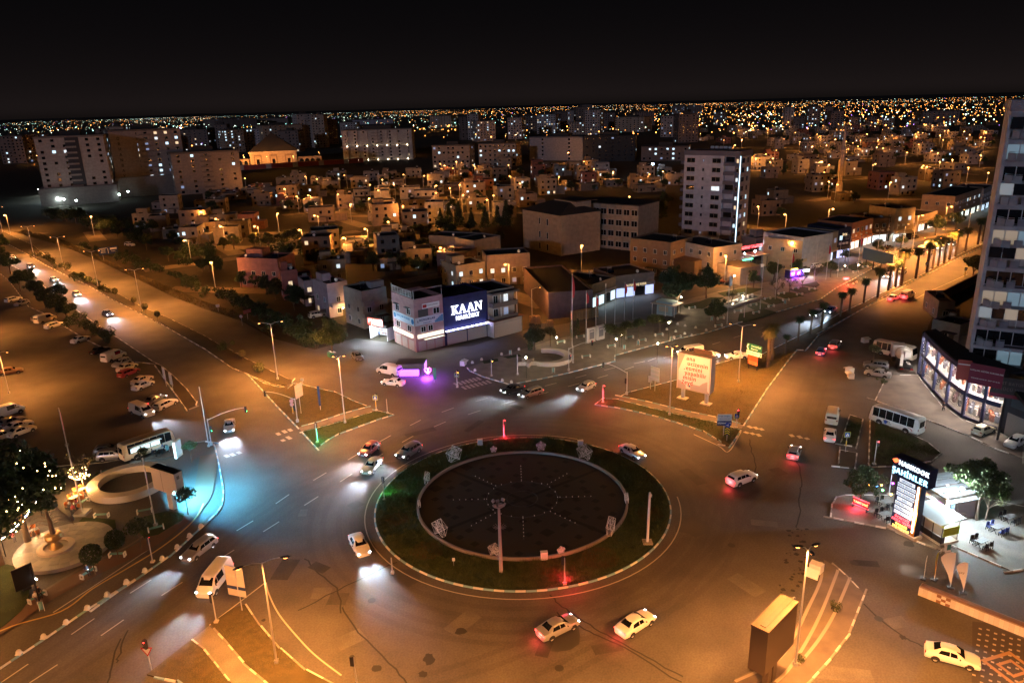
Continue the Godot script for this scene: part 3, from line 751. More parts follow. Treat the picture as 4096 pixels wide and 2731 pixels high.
	for s in [1, -1]:
		b = MB.new()
		b.ball(Vector3.ZERO, V(.1, .085, .17), 8)
		obj("headlight", b, mat("lens", K(.5, .5, .52), .12), root, V(f[0] - .02, f[2] - .03, s * (f[1] - .17)))
		b = MB.new()
		b.box(Vector3.ZERO, V(.08, .14 if kind != "bus" else .3, .26 if kind != "bus" else .14))
		obj("tail_light", b, mat("tail_lens", K(.25, .01, .01), .2), root, V(r[0] - .06, r[2] - .12, s * (r[1] - .17)))
		b = MB.new()
		b.ball(Vector3.ZERO, V(.07, .07, .11), 6)
		var m := at_x(sh, pil[0] - .1)
		obj("wing_mirror", b, M.black, root, V(pil[0] - .08, m[2] + .08, s * (m[1] + .06)))
	for s in [1, -1]:
		b = MB.new()
		b.box(Vector3.ZERO, V(.02, .11, .5))
		obj("number_plate", b, M.white_paint, root, V((sh[0][0] + .012) if s > 0 else (sh[-1][0] - .012), .47 if kind != "bus" else .6, 0))
	car_of[kind] = root
	return root

func car(kind: String, paint: String, at: Vector2, turn: float, label: String, group := "", lamps := 0, y := 0.01, tails := 0) -> Node3D:
	var o := dup(car_proto(kind), v3(at, y), turn, label, group)
	if kind in ["van", "bus"]: o.set_meta("category", kind)
	o.get_node("body").material_override = mat("paint_" + paint, PAINTS[paint], .28, .5 if paint in ["silver", "grey"] else 0.0)
	if lamps > 0:
		for c in ["headlight", "headlight_001"]: o.get_node(c).material_override = glow("headlamp_on", K(.86, .93, 1), 26.0)
		if lamps > 1:
			var f: Array = SHAPES[kind][1]
			for s in [1, -1]: spot(o, V(f[0] + .12, f[2] - .03, s * (f[1] - .17)), V(1, -.11, s * .05), K(.7, .83, 1), 210.0, 19.0, .12, 1.0)
	if lamps > 0 or tails > 0:
		for c in ["tail_light", "tail_light_001"]: o.get_node(c).material_override = glow("tail_on", K(1, .03, .03), 9.0)
		if tails > 1: omni(o, V(SHAPES[kind][-1][0] - .25, .75, 0), K(1, .05, .05), 3.5, .3)
	return o

func heading(a: Vector2, b: Vector2) -> float:
	return -(b - a).angle()

func traffic(line: Array, name_: String, group: String, gaps: Array, kinds: Array, head: bool) -> void:
	var s := smooth(line, 8)
	var d := 0.0
	var k := 0
	for g in gaps:
		d += g
		var w := walk(s, 10000.0, d)
		if w.is_empty(): return
		var spec: String = kinds[k % kinds.size()]
		var p := spec.split(" ")
		var dir: Vector2 = w[0][1]
		car(p[1], p[0], w[0][0], -dir.angle() + rng.randf_range(-.02, .02), "%s %s, %s, %s in %s" % [p[0], {"hatchback": "hatchback", "estate": "estate car"}.get(p[1], p[1]), "headlights on" if head else "red tail lights on", ordinal(k), name_], group, 2 if head else 1, .01, 0 if head else 2)
		k += 1

func vehicles() -> void:
	var mix1 := ["white sedan", "silver hatchback", "grey suv", "white van", "black sedan", "red hatchback", "silver estate"]
	var mix2 := ["silver sedan", "white suv", "blue hatchback", "white sedan", "grey estate", "beige sedan"]
	var la := P([164.6,-264.6, 134.6,-232.8, 111.0,-208.1, 91.5,-187.4, 81.5,-177.3, 60.6,-155.4, 46.4,-145.0, 19.8,-135.6, 8.6,-129.7, -4.3,-120.7, -12.9,-113.6, -19.47,-105.57, -23.36,-97.52, -29.93,-90.75, -33.21,-84.52, -35.76,-79.15, -39.74,-68.78, -42.99,-63.04, -45.10,-58.20, -46.78,-54.43])
	var lb := P([162.1,-260.4, 132.8,-229.5, 109.2,-204.3, 89.9,-183.8, 79.9,-173.7, 59.5,-152.3, 45.4,-141.6, 19.3,-132.1, 8.3,-125.2, -4.2,-116.4, -12.46,-109.05, -18.78,-100.95, -21.31,-93.26, -27.45,-88.47, -30.48,-82.89, -33.14,-77.70, -36.64,-66.68, -39.46,-61.82, -41.76,-57.12, -43.47,-53.28])
	var lc := P([58.4,-149.2, 44.4,-138.5, 27.6,-141.2, 12.8,-123.6, -2.7,-112.9, -10.87,-106.63, -16.99,-97.42, -20.76,-90.24, -27.51,-84.22, -29.51,-79.62, -32.08,-74.57, -33.64,-64.90, -36.43,-60.24, -39.03,-55.55, -40.47,-52.51])
	traffic(la, "the avenue's outer lane", "cars with headlights on the avenue", [34, 52, 50, 44, 40, 32, 30, 28], mix1, true)
	traffic(lb, "the avenue's middle lane", "cars with headlights on the avenue", [20, 54, 52, 48, 40, 36], mix2, true)
	traffic(lc, "the avenue's inner lane", "cars with headlights on the avenue", [18, 40, 38, 36], mix1, true)
	var ea := P([-8.79,-54.05, -1.80,-57.11, 5.35,-61.50, 12.06,-67.51, 14.28,-68.02, 17.75,-71.89, 22.44,-78.77, 26.61,-86.21, 35.01,-92.48, 42.7,-105.1, 54.8,-127.5, 63.1,-142.4, 73.4,-156.2, 89.2,-173.1, 110.2,-192.5, 131.6,-213.2, 152.5,-234.7])
	var eb := P([1.44,-53.67, 7.77,-57.90, 14.28,-63.12, 19.00,-68.89, 24.01,-74.92, 28.89,-83.19, 36.94,-91.08, 45.3,-106.6, 53.6,-121.0, 65.6,-143.3, 78.6,-159.1, 94.8,-175.8, 117.3,-196.8, 138.5,-216.0])
	traffic(ea, "the eastbound inner lane", "cars with red tail lights driving east", [14, 40, 60, 52], mix2, false)
	traffic(eb, "the eastbound outer lane", "cars with red tail lights driving east", [12, 46, 54, 50], mix1, false)
	traffic(P([-19.73,-91.16, -20.34,-84.28, -19.79,-79.13, -17.40,-73.54, -13.45,-68.33, -9.47,-65.07, -4.87,-63.62]), "the west side of the roundabout", "cars on the roundabout", [16], ["white sedan", "silver hatchback", "grey sedan"], true)
	traffic(P([7.2,-109.8, 11.16,-107.16, 17.02,-97.61, 20.25,-91.53, 23.00,-86.41, 21.68,-80.01]), "the east side of the roundabout", "cars on the roundabout", [16], ["silver sedan", "white hatchback", "red sedan"], false)
	traffic(P([-193.6,-281.1, -166.6,-253.6, -136.3,-221.4, -115.4,-197.4, -95.3,-175.9, -76.8,-155.7, -64.3,-139.3, -56.2,-129.1, -50.6,-118.8, -46.3,-110.9]), "the avenue from the west", "cars arriving from the west", [18, 26, 30, 28, 30], ["white sedan", "grey suv", "silver sedan", "white hatchback", "blue sedan"], true)
	car("sedan", "silver", Q(-46.1, -110.9), heading(Q(-47.5, -112.7), Q(-44.2, -107.5)) - .25, "silver sedan with blazing headlights waiting at the stop line of the west arm", "", 2)
	car("van", "cream", Q(-63.5, -117.8), heading(Q(-67.9, -121.6), Q(-60.1, -116.1)), "cream minibus with headlights on leaving the car park", "", 2)
	var up := heading(Q(-112.6, -172.3), Q(-111.0, -176.7))
	var park := [[Q(-139.1, -202.8), "estate", "white", "pickup-like white estate car by the dark trees, farthest up the car park"], [Q(-133.7, -197.9), "hatchback", "silver", "silver hatchback with a bluish rear window near the upper end of the car park"], [Q(-119.3, -181.8), "hatchback", "grey", "grey hatchback behind the cream panel van in the car park"], [Q(-116.6, -179.9), "van", "cream", "cream panel van parked under the dark trees"], [Q(-111.5, -174.8), "estate", "white", "white estate car with roof rails parked beside the cream panel van"], [Q(-98.1, -162.0), "sedan", "white", "white sedan parked alone on the brown car park"], [Q(-89.2, -153.4), "sedan", "black", "black sedan parked beside the white lettered van"], [Q(-83.6, -148.3), "van", "white", "white van with lettering and a red window in the car park row"], [Q(-80.1, -144.4), "hatchback", "silver", "silver hatchback next below the white lettered van"], [Q(-77.6, -141.6), "sedan", "cream", "cream sedan between the silver hatchback and the dark red car"], [Q(-75.7, -138.4), "estate", "red", "dark red estate car in the car park row"], [Q(-71.0, -133.9), "sedan", "beige", "beige old sedan parked beside an old white sedan"], [Q(-69.5, -131.0), "sedan", "white", "old white sedan parked beside the beige one, its boot open"], [Q(-63.8, -123.3), "sedan", "grey", "grey sedan with glowing lamps nearest the two sign boards"], [Q(-60.9, -121.1), "estate", "white", "white estate car at the lower end of the car park row"]]
	for p in park:
		var o := car(p[1], p[2], p[0], up + (PI if p[1] == "hatchback" and p[2] == "silver" else 0.0), p[3], "cars parked in the west car park", 1 if "glowing" in p[3] else 0)
		if "lettering" in p[3]:
			for k in 3: letters(o, "lettering", ["SERVIS", "OKUL", "TASIMA"][k], .16, mat("sign_red", K(.4, .02, .02)), V(-1.3, 1.35 - k * .24, 1.0), ID, .01)
			var q := MB.new()
			q.box(V(.3, 1.55, .955), V(1.2, .5, .04))
			obj("red_window", q, mat("red_glass", K(.2, .005, .02), .1), o)
	car("sedan", "brown", Q(-100.8, -141.1), heading(Q(-102.0, -140.7), Q(-99.6, -142.1)), "brown sedan with red tail lights at the west edge of the car park", "", 0, .01, 1)
	var lf := heading(Q(-88.0, -119.5), Q(-87.0, -121.4))
	car("van", "white", Q(-87.3, -119.1), lf, "white minibus parked behind the lamp pole at the car park's west side")
	car("hatchback", "grey", Q(-84.0, -115.2), lf, "grey hatchback between the white minibus and white sedans")
	car("sedan", "white", Q(-81.8, -113.3), lf, "newer white sedan parked above the big dark tree")
	car("sedan", "cream", Q(-80.0, -111.1), lf, "cream sedan parked right at the edge of the big dark tree")
	car("sedan", "silver", Q(-82.0, -109.6), lf, "silver sedan half hidden by the big dark tree")
	car("suv", "white", Q(-148.0, -288.9), heading(Q(-147.3, -288.8), Q(-142.6, -286.3)), "white minibus-like car under the trees near the blue sign")
	car("suv", "silver", Q(-60.0, -101.1), heading(Q(-61.3, -101.2), Q(-58.9, -101.6)), "silver off-roader parked behind the plaza's fairy-lit tree")
	car("hatchback", "grey", Q(-61.8, -103.0), heading(Q(-61.3, -101.2), Q(-58.9, -101.6)), "dark grey car beside the silver off-roader")
	car("hatchback", "grey", Q(-31.7, -144.3), heading(Q(-33.0, -147.2), Q(-30.5, -142.6)), "grey hatchback facing the junction beside the round tree")
	car("sedan", "white", Q(-22.2, -128.8), heading(Q(-20.4, -128.3), Q(-24.2, -129.7)), "white sedan in front of the white stall van", "", 1)
	car("suv", "cream", Q(-47.9, -177.5), heading(Q(-49.6, -176.9), Q(-46.4, -178.9)), "cream car parked below the lilac house")
	car("van", "white", Q(82.8, -220.8), heading(Q(81.2, -221.0), Q(85.9, -224.3)), "white minibus parked beside the grey shop wall")
	car("van", "cream", Q(82.3, -224.8), heading(Q(81.2, -221.0), Q(85.9, -224.3)), "cream van behind the white minibus at the grey shop wall")
	car("suv", "white", Q(91.1, -217.2), heading(Q(89.7, -217.4), Q(93.3, -219.5)), "white car in front of the carpet shop")
	car("sedan", "grey", Q(86.8, -215.3), heading(Q(89.7, -217.4), Q(93.3, -219.5)), "grey car half hidden by a park tree")
	for p in [[Q(127.8, -256.0), "sedan", "silver"], [Q(132.5, -260.6), "hatchback", "blue"], [Q(139.7, -265.8), "suv", "grey"], [Q(142.9, -259.8), "sedan", "black"], [Q(163.8, -285.4), "sedan", "beige"], [Q(134.0, -237.4), "van", "white"], [Q(128.9, -233.6), "sedan", "cream"], [Q(134.1, -232.9), "sedan", "silver"], [Q(125.5, -243.2), "sedan", "black"], [Q(109.9, -240.8), "sedan", "grey"]]:
		car(p[1], p[2], p[0], heading(Q(125.4, -254.7), Q(130.5, -259.1)), "%s %s parked before the east shops" % [p[2], p[1]], "cars parked before the east shops")
	car("sedan", "silver", Q(66.4, -126.6), heading(Q(67.9, -126.0), Q(65.0, -128.1)), "grey sedan parked at the edge of the paver forecourt")
	car("hatchback", "beige", Q(70.4, -101.7), heading(Q(68.9, -101.2), Q(72.9, -103.4)), "beige hatchback parked in front of the lit clothes shop")
	car("hatchback", "white", Q(72.4, -97.4), heading(Q(73.9, -98.4), Q(70.6, -96.3)), "white hatchback parked beside the black sign pole")
	car("sedan", "white", Q(47.3, -101.6), heading(Q(46.6, -100.2), Q(48.4, -104.1)), "white sedan with orange lamps close behind the white minibus", "", 0, .01, 1)
	car("van", "cream", Q(50.3, -107.9), heading(Q(49.4, -106.0), Q(52.4, -112.0)), "cream minibus with open roof hatch waiting beside the dark side island")
	var o := car("bus", "white", Q(58.8, -104.7), heading(Q(59.8, -102.9), Q(57.2, -106.8)), "white midibus with blue and red lettering beside the side island")
	for s in [1, -1]:
		letters(o, "lettering", "MERT", .42, mat("sign_black", K(.02, .02, .02)), V(-.9 * s, .98, s * 1.165), Basis(Vector3.UP, 0.0 if s > 0 else PI), .01)
		letters(o, "lettering", "Turizm Seyahat", .2, mat("sign_black", K(.02, .02, .02)), V(-.9 * s, .72, s * 1.165), Basis(Vector3.UP, 0.0 if s > 0 else PI), .01)
		var q := MB.new()
		q.prism(blot(Vector2(0, 0), .3), 0, .012)
		var e := obj("blue_emblem", q, mat("sign_blue", K(.02, .06, .3)), o, V(1.1, .85, s * 1.16))
		e.basis = Basis(Vector3.RIGHT, s * PI / 2)
		q = MB.new()
		q.tube([V(-.5, -.15, 0), V(-.2, .12, 0), V(.3, .2, 0)], .07, .02, 6)
		obj("red_swoosh", q, mat("sign_red", K(.4, .02, .02)), o, V(-2.6, .9, s * 1.13))
	o = car("sedan", "white", Q(38.96, -54.98), heading(Q(37.84, -55.58), Q(40.12, -54.39)), "white sedan parked alone at the lower corner beside the chequered paving")

var tree_of := {}

func leaf_ball(b: MB, o: Vector3, r: Vector3, count: int, size: float, r2: RandomNumberGenerator, hollow := .55) -> void:
	for i in count:
		var d := V(r2.randfn(), r2.randfn(), r2.randfn()).normalized()
		var p := o + d * r * lerpf(hollow, 1.0, pow(r2.randf(), .6))
		var t := V(r2.randfn(), r2.randfn() * .6, r2.randfn()).normalized()
		var k := (d + V(r2.randfn(), r2.randfn(), r2.randfn()) * .7 + Vector3.UP * .4).normalized()
		var x := t.cross(k).normalized() * size * r2.randf_range(.6, 1.2)
		var y := k.cross(x).normalized() * size * r2.randf_range(.5, .9)
		var f := r2.randf_range(.45, 1.5)
		b.ink = Color(f, f * r2.randf_range(.9, 1.08), f * .9)
		b.tri(p - x - y * .4, p + x - y * .4, p + y, k); b.tri(p - x - y * .4, p - y * 1.1, p + x - y * .4, k)

func tree_proto(kind: String, v := 0) -> Node3D:
	var key := "%s%d" % [kind, v]
	if tree_of.has(key): return tree_of[key]
	var r2 := RandomNumberGenerator.new()
	r2.seed = 100 + v * 17 + kind.length() * 31
	var root := proto({"broad": "broad_tree", "ball": "clipped_tree", "young": "young_tree", "conifer": "conifer_tree", "cypress": "cypress_tree", "shrub": "shrub", "bare": "sparse_tree"}[kind], "tree" if kind != "shrub" else "shrub")
	var w := MB.new()
	var c := MB.new()
	c.tinted = true
	match kind:
		"broad":
			var ends := []
			w.tube([Vector3.ZERO, V(.06, 1.1, .03), V(.1, 2.2, 0)], .2, .15, 8)
			for i in 7:
				var a := TAU * i / 7.0 + r2.randf() * .6
				var e := V(cos(a) * r2.randf_range(1.0, 2.1), r2.randf_range(3.4, 5.6), sin(a) * r2.randf_range(1.0, 2.1))
				w.tube([V(.1, 2.0, 0), V(e.x * .4, lerpf(2.2, e.y, .5), e.z * .4), e], .09, .03, 5)
				ends.append(e)
			ends.append(V(0, 5.9, 0))
			for e in ends:
				leaf_ball(c, e, V(1.25, 1.0, 1.25) * r2.randf_range(.8, 1.15), 330, .17, r2)
				for k in 3: leaf_ball(c, e + V(r2.randfn(), r2.randfn() * .6, r2.randfn()) * .8, Vector3.ONE * .5, 70, .16, r2, .3)
		"young":
			w.tube([Vector3.ZERO, V(.04, 1.0, .02), V(0, 2.4, .05)], .07, .05, 6)
			for i in 5:
				var a := TAU * i / 5.0
				var e := V(cos(a) * .7, r2.randf_range(2.6, 3.4), sin(a) * .7)
				w.tube([V(0, 2.1, .03), e], .035, .015, 4)
				leaf_ball(c, e, Vector3.ONE * r2.randf_range(.5, .75), 150, .13, r2, .3)
			leaf_ball(c, V(0, 3.3, 0), V(.8, .6, .8), 200, .13, r2, .3)
		"ball":
			w.tube([Vector3.ZERO, V(.02, 1.5, 0)], .06, .05, 6)
			leaf_ball(c, V(0, 2.2, 0), V(.95, 1.0, .95), 1300, .1, r2, .8)
		"conifer":
			w.tube([Vector3.ZERO, V(0, 8.6, 0)], .2, .03, 7)
			for i in 26:
				var h := lerpf(1.2, 8.6, i / 25.0)
				var l := lerpf(2.3, .25, i / 25.0) * r2.randf_range(.75, 1.1)
				for j in 7:
					var a := TAU * j / 7.0 + i * 1.3 + r2.randf() * .3
					var e := V(cos(a) * l, h - l * .22, sin(a) * l)
					var m := V(0, h, 0).lerp(e, .65)
					leaf_ball(c, m, V(l * .34, .16, l * .34), 9, .2, r2, .1)
					leaf_ball(c, e, V(.25, .14, .25), 5, .16, r2, .1)
		"cypress":
			w.tube([Vector3.ZERO, V(0, 4, 0)], .08, .02, 6)
			for i in 9: leaf_ball(c, V(0, .5 + i * .45, 0), Vector3.ONE * [.45, .6, .65, .62, .58, .5, .42, .3, .18][i], 110, .1, r2, .6)
		"shrub":
			for i in 5:
				var e := V(r2.randfn() * .5, r2.randf_range(.5, 1.2), r2.randfn() * .5)
				w.tube([V(e.x * .2, 0, e.z * .2), e], .03, .015, 4)
				leaf_ball(c, e, Vector3.ONE * r2.randf_range(.4, .65), 75, .13, r2, .2)
		"bare":
			w.tube([Vector3.ZERO, V(.05, 1.0, 0), V(0, 1.9, .05)], .12, .09, 6)
			for i in 9:
				var a := TAU * i / 9.0 + r2.randf() * .4
				var e := V(cos(a) * r2.randf_range(1.1, 2.0), r2.randf_range(3.2, 4.9), sin(a) * r2.randf_range(1.1, 2.0))
				w.tube([V(0, 1.7, .04), V(e.x * .45, lerpf(1.9, e.y, .45), e.z * .45), e], .055, .015, 5)
				for k in 7:
					var q := e.lerp(V(0, 2.2, 0), r2.randf() * .5)
					w.tube([q, q + V(r2.randfn(), r2.randf() * 1.2, r2.randfn()) * .55], .018, .006, 4, false)
				leaf_ball(c, e, Vector3.ONE * .6, 55, .11, r2, .1)
	obj("trunk" if kind != "shrub" else "stem", w, M.bark, root)
	obj("crown" if kind != "shrub" else "foliage", c, M.leaf_0, root)
	tree_of[key] = root
	return root

const TALL := {"broad": 7.0, "young": 4.0, "ball": 3.2, "conifer": 9.0, "cypress": 4.5, "shrub": 1.6, "bare": 5.0}

func tree(kind: String, at: Vector2, h: float, label: String, group := "", tone := 0, y := .1) -> Node3D:
	var o := dup(tree_proto(kind, rng.randi() % 3), v3(at, y), rng.randf() * TAU, label, group, h / TALL[kind])
	o.get_node("crown" if kind != "shrub" else "foliage").material_override = M["leaf_%d" % tone]
	return o

func palm(at: Vector2, h: float, label: String, group := "", tone := 0) -> Node3D:
	if not tree_of.has("palm"):
		var root := proto("palm_tree", "palm tree")
		var b := MB.new()
		var pts := []
		for i in 15: pts.append(V(sin(i * .4) * .05, i * .5, cos(i * .3) * .05 - .05))
		b.tube(pts, .3, .2, 9)
		for i in 22: b.lathe([Vector2(.3 - i * .004, .15 + i * .31), Vector2(.36 - i * .0045, .36 + i * .31), Vector2(.28 - i * .004, .38 + i * .31)], 9)
		obj("trunk", b, M.bark, root)
		b = MB.new()
		b.tinted = true
		var r2 := RandomNumberGenerator.new()
		r2.seed = 5
		for k in 34:
			var a := k * 2.4
			var rise := lerpf(1.1, -.9, k / 33.0)
			var len_ := r2.randf_range(1.5, 2.1)
			var prev := V(0, 7.1, 0)
			var d := V(cos(a), rise, sin(a)).normalized()
			var f := r2.randf_range(.7, 1.4)
			b.ink = K(f, f, f * .8)
			for s in 7:
				var nx := prev + d * len_ / 7.0
				d = (d + Vector3.DOWN * .24).normalized()
				var side := d.cross(Vector3.UP).normalized()
				var wd: float = [.12, .45, .62, .66, .56, .4, .22][s]
				for q in [1.0, -1.0]:
					for j in 3:
						var p0: Vector3 = prev.lerp(nx, j / 3.0)
						var tip: Vector3 = p0 + side * q * wd + d * .2 + Vector3.DOWN * wd * .45
						b.tri(p0, p0 + d * .06, tip); b.tri(p0, tip, p0 - d * .03)
				prev = nx
		obj("fronds", b, M.leaf_0, root)
		tree_of["palm"] = root
	var o := dup(tree_of["palm"], v3(at, .1), rng.randf() * TAU, label, group, h / 8.4)
	o.get_node("fronds").material_override = M["leaf_%d" % tone]
	return o

func tufts(called: String, polys: Array, count: int, h: float, m: Material, label: String, holes := []) -> void:
	var b := MB.new()
	b.tinted = true
	var r2 := RandomNumberGenerator.new()
	r2.seed = 11
	for i in 9:
		var a := TAU * i / 9.0
		var d := V(cos(a), 0, sin(a))
		var f := r2.randf_range(.6, 1.4)
		b.ink = K(f, f, f)
		var o := d * .09
		var s := V(-d.z, 0, d.x) * .028
		b.tri(o - s, o + s, o + d * r2.randf_range(.1, .3) + Vector3.UP * r2.randf_range(.6, 1.0))
	var tr := []
	var tot := 0.0
	var areas := []
	for p in polys:
		var ar: float = absf(b._area(PackedVector2Array(p)))
		areas.append(ar); tot += ar
	for i in polys.size():
		var p := PackedVector2Array(polys[i])
		var lo: Vector2 = p[0]
		var hi: Vector2 = p[0]
		for q in p:
			lo = lo.min(q); hi = hi.max(q)
		var want := int(count * areas[i] / tot)
		var tries := 0
		while want > 0 and tries < count * 20:
			tries += 1
			var q := Vector2(r2.randf_range(lo.x, hi.x), r2.randf_range(lo.y, hi.y))
			if not Geometry2D.is_point_in_polygon(q, p): continue
			var bad := false
			for w in holes: if q.distance_to(w[0]) < w[1]: bad = true
			if bad: continue
			want -= 1
			var s := h * r2.randf_range(.5, 1.3) * (1.0 + .5 * sin(q.x * .9) * cos(q.y * .7))
			tr.append(Transform3D(Basis(Vector3.UP, r2.randf() * TAU).scaled(V(.8 + s, s, .8 + s)), v3(q, .12)))
	var mm := MultiMesh.new()
	mm.transform_format = MultiMesh.TRANSFORM_3D
	mm.mesh = b.mesh()
	mm.instance_count = tr.size()
	for i in tr.size(): mm.set_instance_transform(i, tr[i])
	var o := MultiMeshInstance3D.new()
	o.multimesh = mm; o.material_override = m; o.name = numbered(called)
	add_child(o)
	tag(o, label, "", "", "stuff")

func plants() -> void:
	for q in [["grass_green", K(.07, .095, .025)], ["grass_dry", K(.115, .095, .035)], ["flowers", K(.1, .065, .012)]]:
		mat(q[0], q[1], .8).vertex_color_use_as_albedo = true
		M[q[0]].backlight_enabled = true
		M[q[0]].backlight = K(.15, .15, .05)
	tufts("grass", [circle(HUB, 18.5, 48)], 9000, .42, M.grass_green, "", [[HUB, 13.9]])
	tufts("flowers", [circle(HUB + Vector2(-11.2, 11.2), 1.9, 12), circle(HUB + Vector2(-15.6, 4.2), 1.5, 12), circle(HUB + Vector2(8.5, 13.6), 2.0, 12), circle(HUB + Vector2(3, 16.4), 1.2, 12), circle(HUB + Vector2(15.6, 4.6), 1.6, 12)], 900, .42, M.flowers, "", [[HUB, 14.2]])
	tufts("dry_grass", [P([-49.8,-134.7, -43.7,-124.3, -39.2,-117.7, -35.3,-111.9, -32.3,-113.5, -26.0,-119.0, -31.9,-125.2, -39.2,-129.7]), P([20.1,-121.0, 29.6,-126.2, 38.4,-133.8, 50.2,-140.1, 57.2,-142.0, 43.7,-120.5, 35.9,-107.9, 28.4,-113.7]), P([-34.03,-55.91, -31.92,-60.27, -28.44,-56.99, -26.17,-54.37, -30.85,-54.98]), P([-30.84,-62.66, -28.44,-65.50, -26.59,-63.03, -23.46,-59.33, -19.79,-55.92, -23.01,-54.69, -27.63,-59.29])], 9000, .12, M.grass_dry, "")
	tufts("verge_grass", [P([-221.5,-333.3, -200.0,-314.0, -175.2,-291.1, -144.3,-258.8, -117.9,-229.3, -92.9,-200.7, -79.7,-187.8, -66.6,-176.2, -54.3,-161.1, -50.6,-157.8, -68.6,-182.0, -82.8,-195.7, -97.4,-211.4, -123.7,-239.6, -151.1,-270.0, -185.9,-308.6, -219.0,-338.9])], 5000, .5, M.grass_dry, "")
	tufts("lawn_grass", [P([-55.25,-81.49, -55.27,-83.75, -50.82,-83.10, -49.50,-79.83, -51.83,-79.37, -53.58,-79.84]), P([-47.96,-83.17, -45.06,-84.92, -42.62,-83.94, -43.89,-79.75, -45.37,-79.24]), P([-58.97,-73.25, -55.57,-72.60, -52.51,-67.92, -52.13,-65.50, -54.00,-65.58]), P([-33.6,-108.6, -30.15,-103.29, -28.1,-107.6, -22.6,-113.0, -20.3,-114.9, -23.2,-116.5, -31.5,-110.1]), P([14.1,-116.9, 17.4,-118.7, 22.7,-114.5, 32.3,-107.8, 34.9,-105.0, 31.71,-100.04, 27.6,-107.0, 18.6,-114.7]), P([54.0,-109.1, 54.9,-107.6, 50.1,-98.8, 48.2,-99.5]), P([56.4,-106.2, 60.4,-98.7, 60.3,-95.3, 53.29,-92.45, 49.15,-92.43])], 7000, .16, M.grass_green, "")
	tree("broad", Q(-58.76, -78.23), 14.0, "huge dark round tree with fairy lights behind the palm sculpture", "", 1)
	tree("broad", Q(-59.31, -74.06), 11.0, "dark broad tree with fairy lights at the plaza's western edge", "", 1)
	tree("bare", Q(-59.04, -91.15), 5.2, "small tree wound with warm fairy lights beside the cafe tables", "", 4)
	tree("young", Q(-47.48, -98.95), 3.6, "young tree lit cyan beside the snack bus", "", 2)
	tree("young", Q(-41.97, -84.12), 4.1, "young round-headed tree under the big screen", "", 0)
	tree("young", Q(-44.45, -76.58), 4.3, "slender leaning young tree beside the red pedestrian signal", "", 2)
	tree("ball", Q(-46.21, -74.71), 3.7, "dark clipped tree in front of a bench beside the cycle path", "", 1)
	tree("ball", Q(-47.25, -71.57), 3.9, "dark clipped tree beside the person looking at a phone", "", 1)
	tree("shrub", Q(-59.3, -93.9), 1.3, "low bush beside the crescent wall", "", 2)
	tree("young", Q(-54.6, -99.4), 2.6, "thin sapling in front of the snack bus", "", 0)
	for p in [[Q(-164.0, -240.7), 7.5], [Q(-191.6, -279.1), 8.0], [Q(-144.5, -214.6), 6.5], [Q(-132.7, -203.0), 6.0], [Q(-124.8, -193.8), 5.5], [Q(-116.3, -184.3), 6.5], [Q(-111.3, -179.8), 6.0], [Q(-123.0, -198.2), 6.0], [Q(-144.1, -218.9), 6.0], [Q(-183.9, -263.4), 8.0]]:
		tree("broad", p[0], p[1], "dark tree of the car park verge", "trees between car park and avenue", 1)
	for p in [[Q(-109.6, -181.2), 2.4], [Q(-101.4, -170.6), 3.2], [Q(-98.3, -168.2), 3.0], [Q(-93.8, -163.0), 3.4], [Q(-91.5, -162.1), 2.2], [Q(-107.2, -173.3), 2.8]]: tree("shrub", p[0], p[1], "dark bush on the car park verge", "bushes on the car park verge", 0)
	for p in P([-174.7,-271.7, -171.0,-269.5, -164.3,-262.3, -159.3,-257.0, -151.3,-247.3, -147.1,-244.0, -139.1,-233.8, -137.5,-232.3, -134.2,-229.4, -128.8,-222.8, -125.6,-220.2, -118.2,-211.6, -116.4,-209.3]): tree("shrub", p, rng.randf_range(1.6, 2.7), "shrub on the planted median", "shrubs on the median", rng.randi() % 3)
	for p in P([-124.4,-218.3, -110.9,-203.6, -101.1,-194.0, -94.1,-185.4, -87.8,-178.3]): tree("ball", p, rng.randf_range(2.0, 2.8), "small clipped tree on the planted median", "clipped trees on the median", 2)
	tree("ball", Q(-55.4, -144.9), 2.4, "pale pinkish bush on the median", "", 4)
	tree("shrub", Q(-49.2, -137.1), 2.6, "green feathery bush near the tip of the median", "", 2)
	tree("shrub", Q(-61.6, -152.6), 2.4, "bush on the median above the pinkish bush", "", 0)
	for p in P([-163.0,-283.8, -156.3,-277.5, -151.2,-273.4, -144.3,-267.4, -138.2,-260.3, -132.4,-253.4, -129.8,-253.1, -122.7,-243.6, -118.6,-240.3, -114.6,-237.2, -111.2,-234.1, -106.9,-228.6, -102.4,-223.2, -98.1,-218.1, -94.0,-213.1, -90.1,-208.4, -86.4,-203.9]): tree("shrub", p + Vector2(rng.randf_range(-1, 1), rng.randf_range(-2, 1)), rng.randf_range(2.2, 4.2), "dark shrub in the upper wild hedge", "wild hedge above the avenue", 1)
	for p in P([-84.3,-203.7, -81.8,-201.4, -78.5,-197.2, -76.1,-195.0, -72.8,-191.0, -70.3,-189.0, -67.6,-186.9, -64.6,-183.2, -61.7,-180.5, -63.9,-178.3, -59.4,-177.8, -55.5,-172.1, -51.9,-168.1, -49.4,-165.0, -46.3,-160.7, -47.0,-157.5, -44.2,-154.1, -42.4,-152.7, -50.4,-161.0]): tree("shrub", p + Vector2(rng.randf_range(-1, 1), rng.randf_range(-1, 1)), rng.randf_range(2.4, 4.0), "dark shrub in the lower wild hedge", "wild hedge below the lane", rng.randi() % 2)
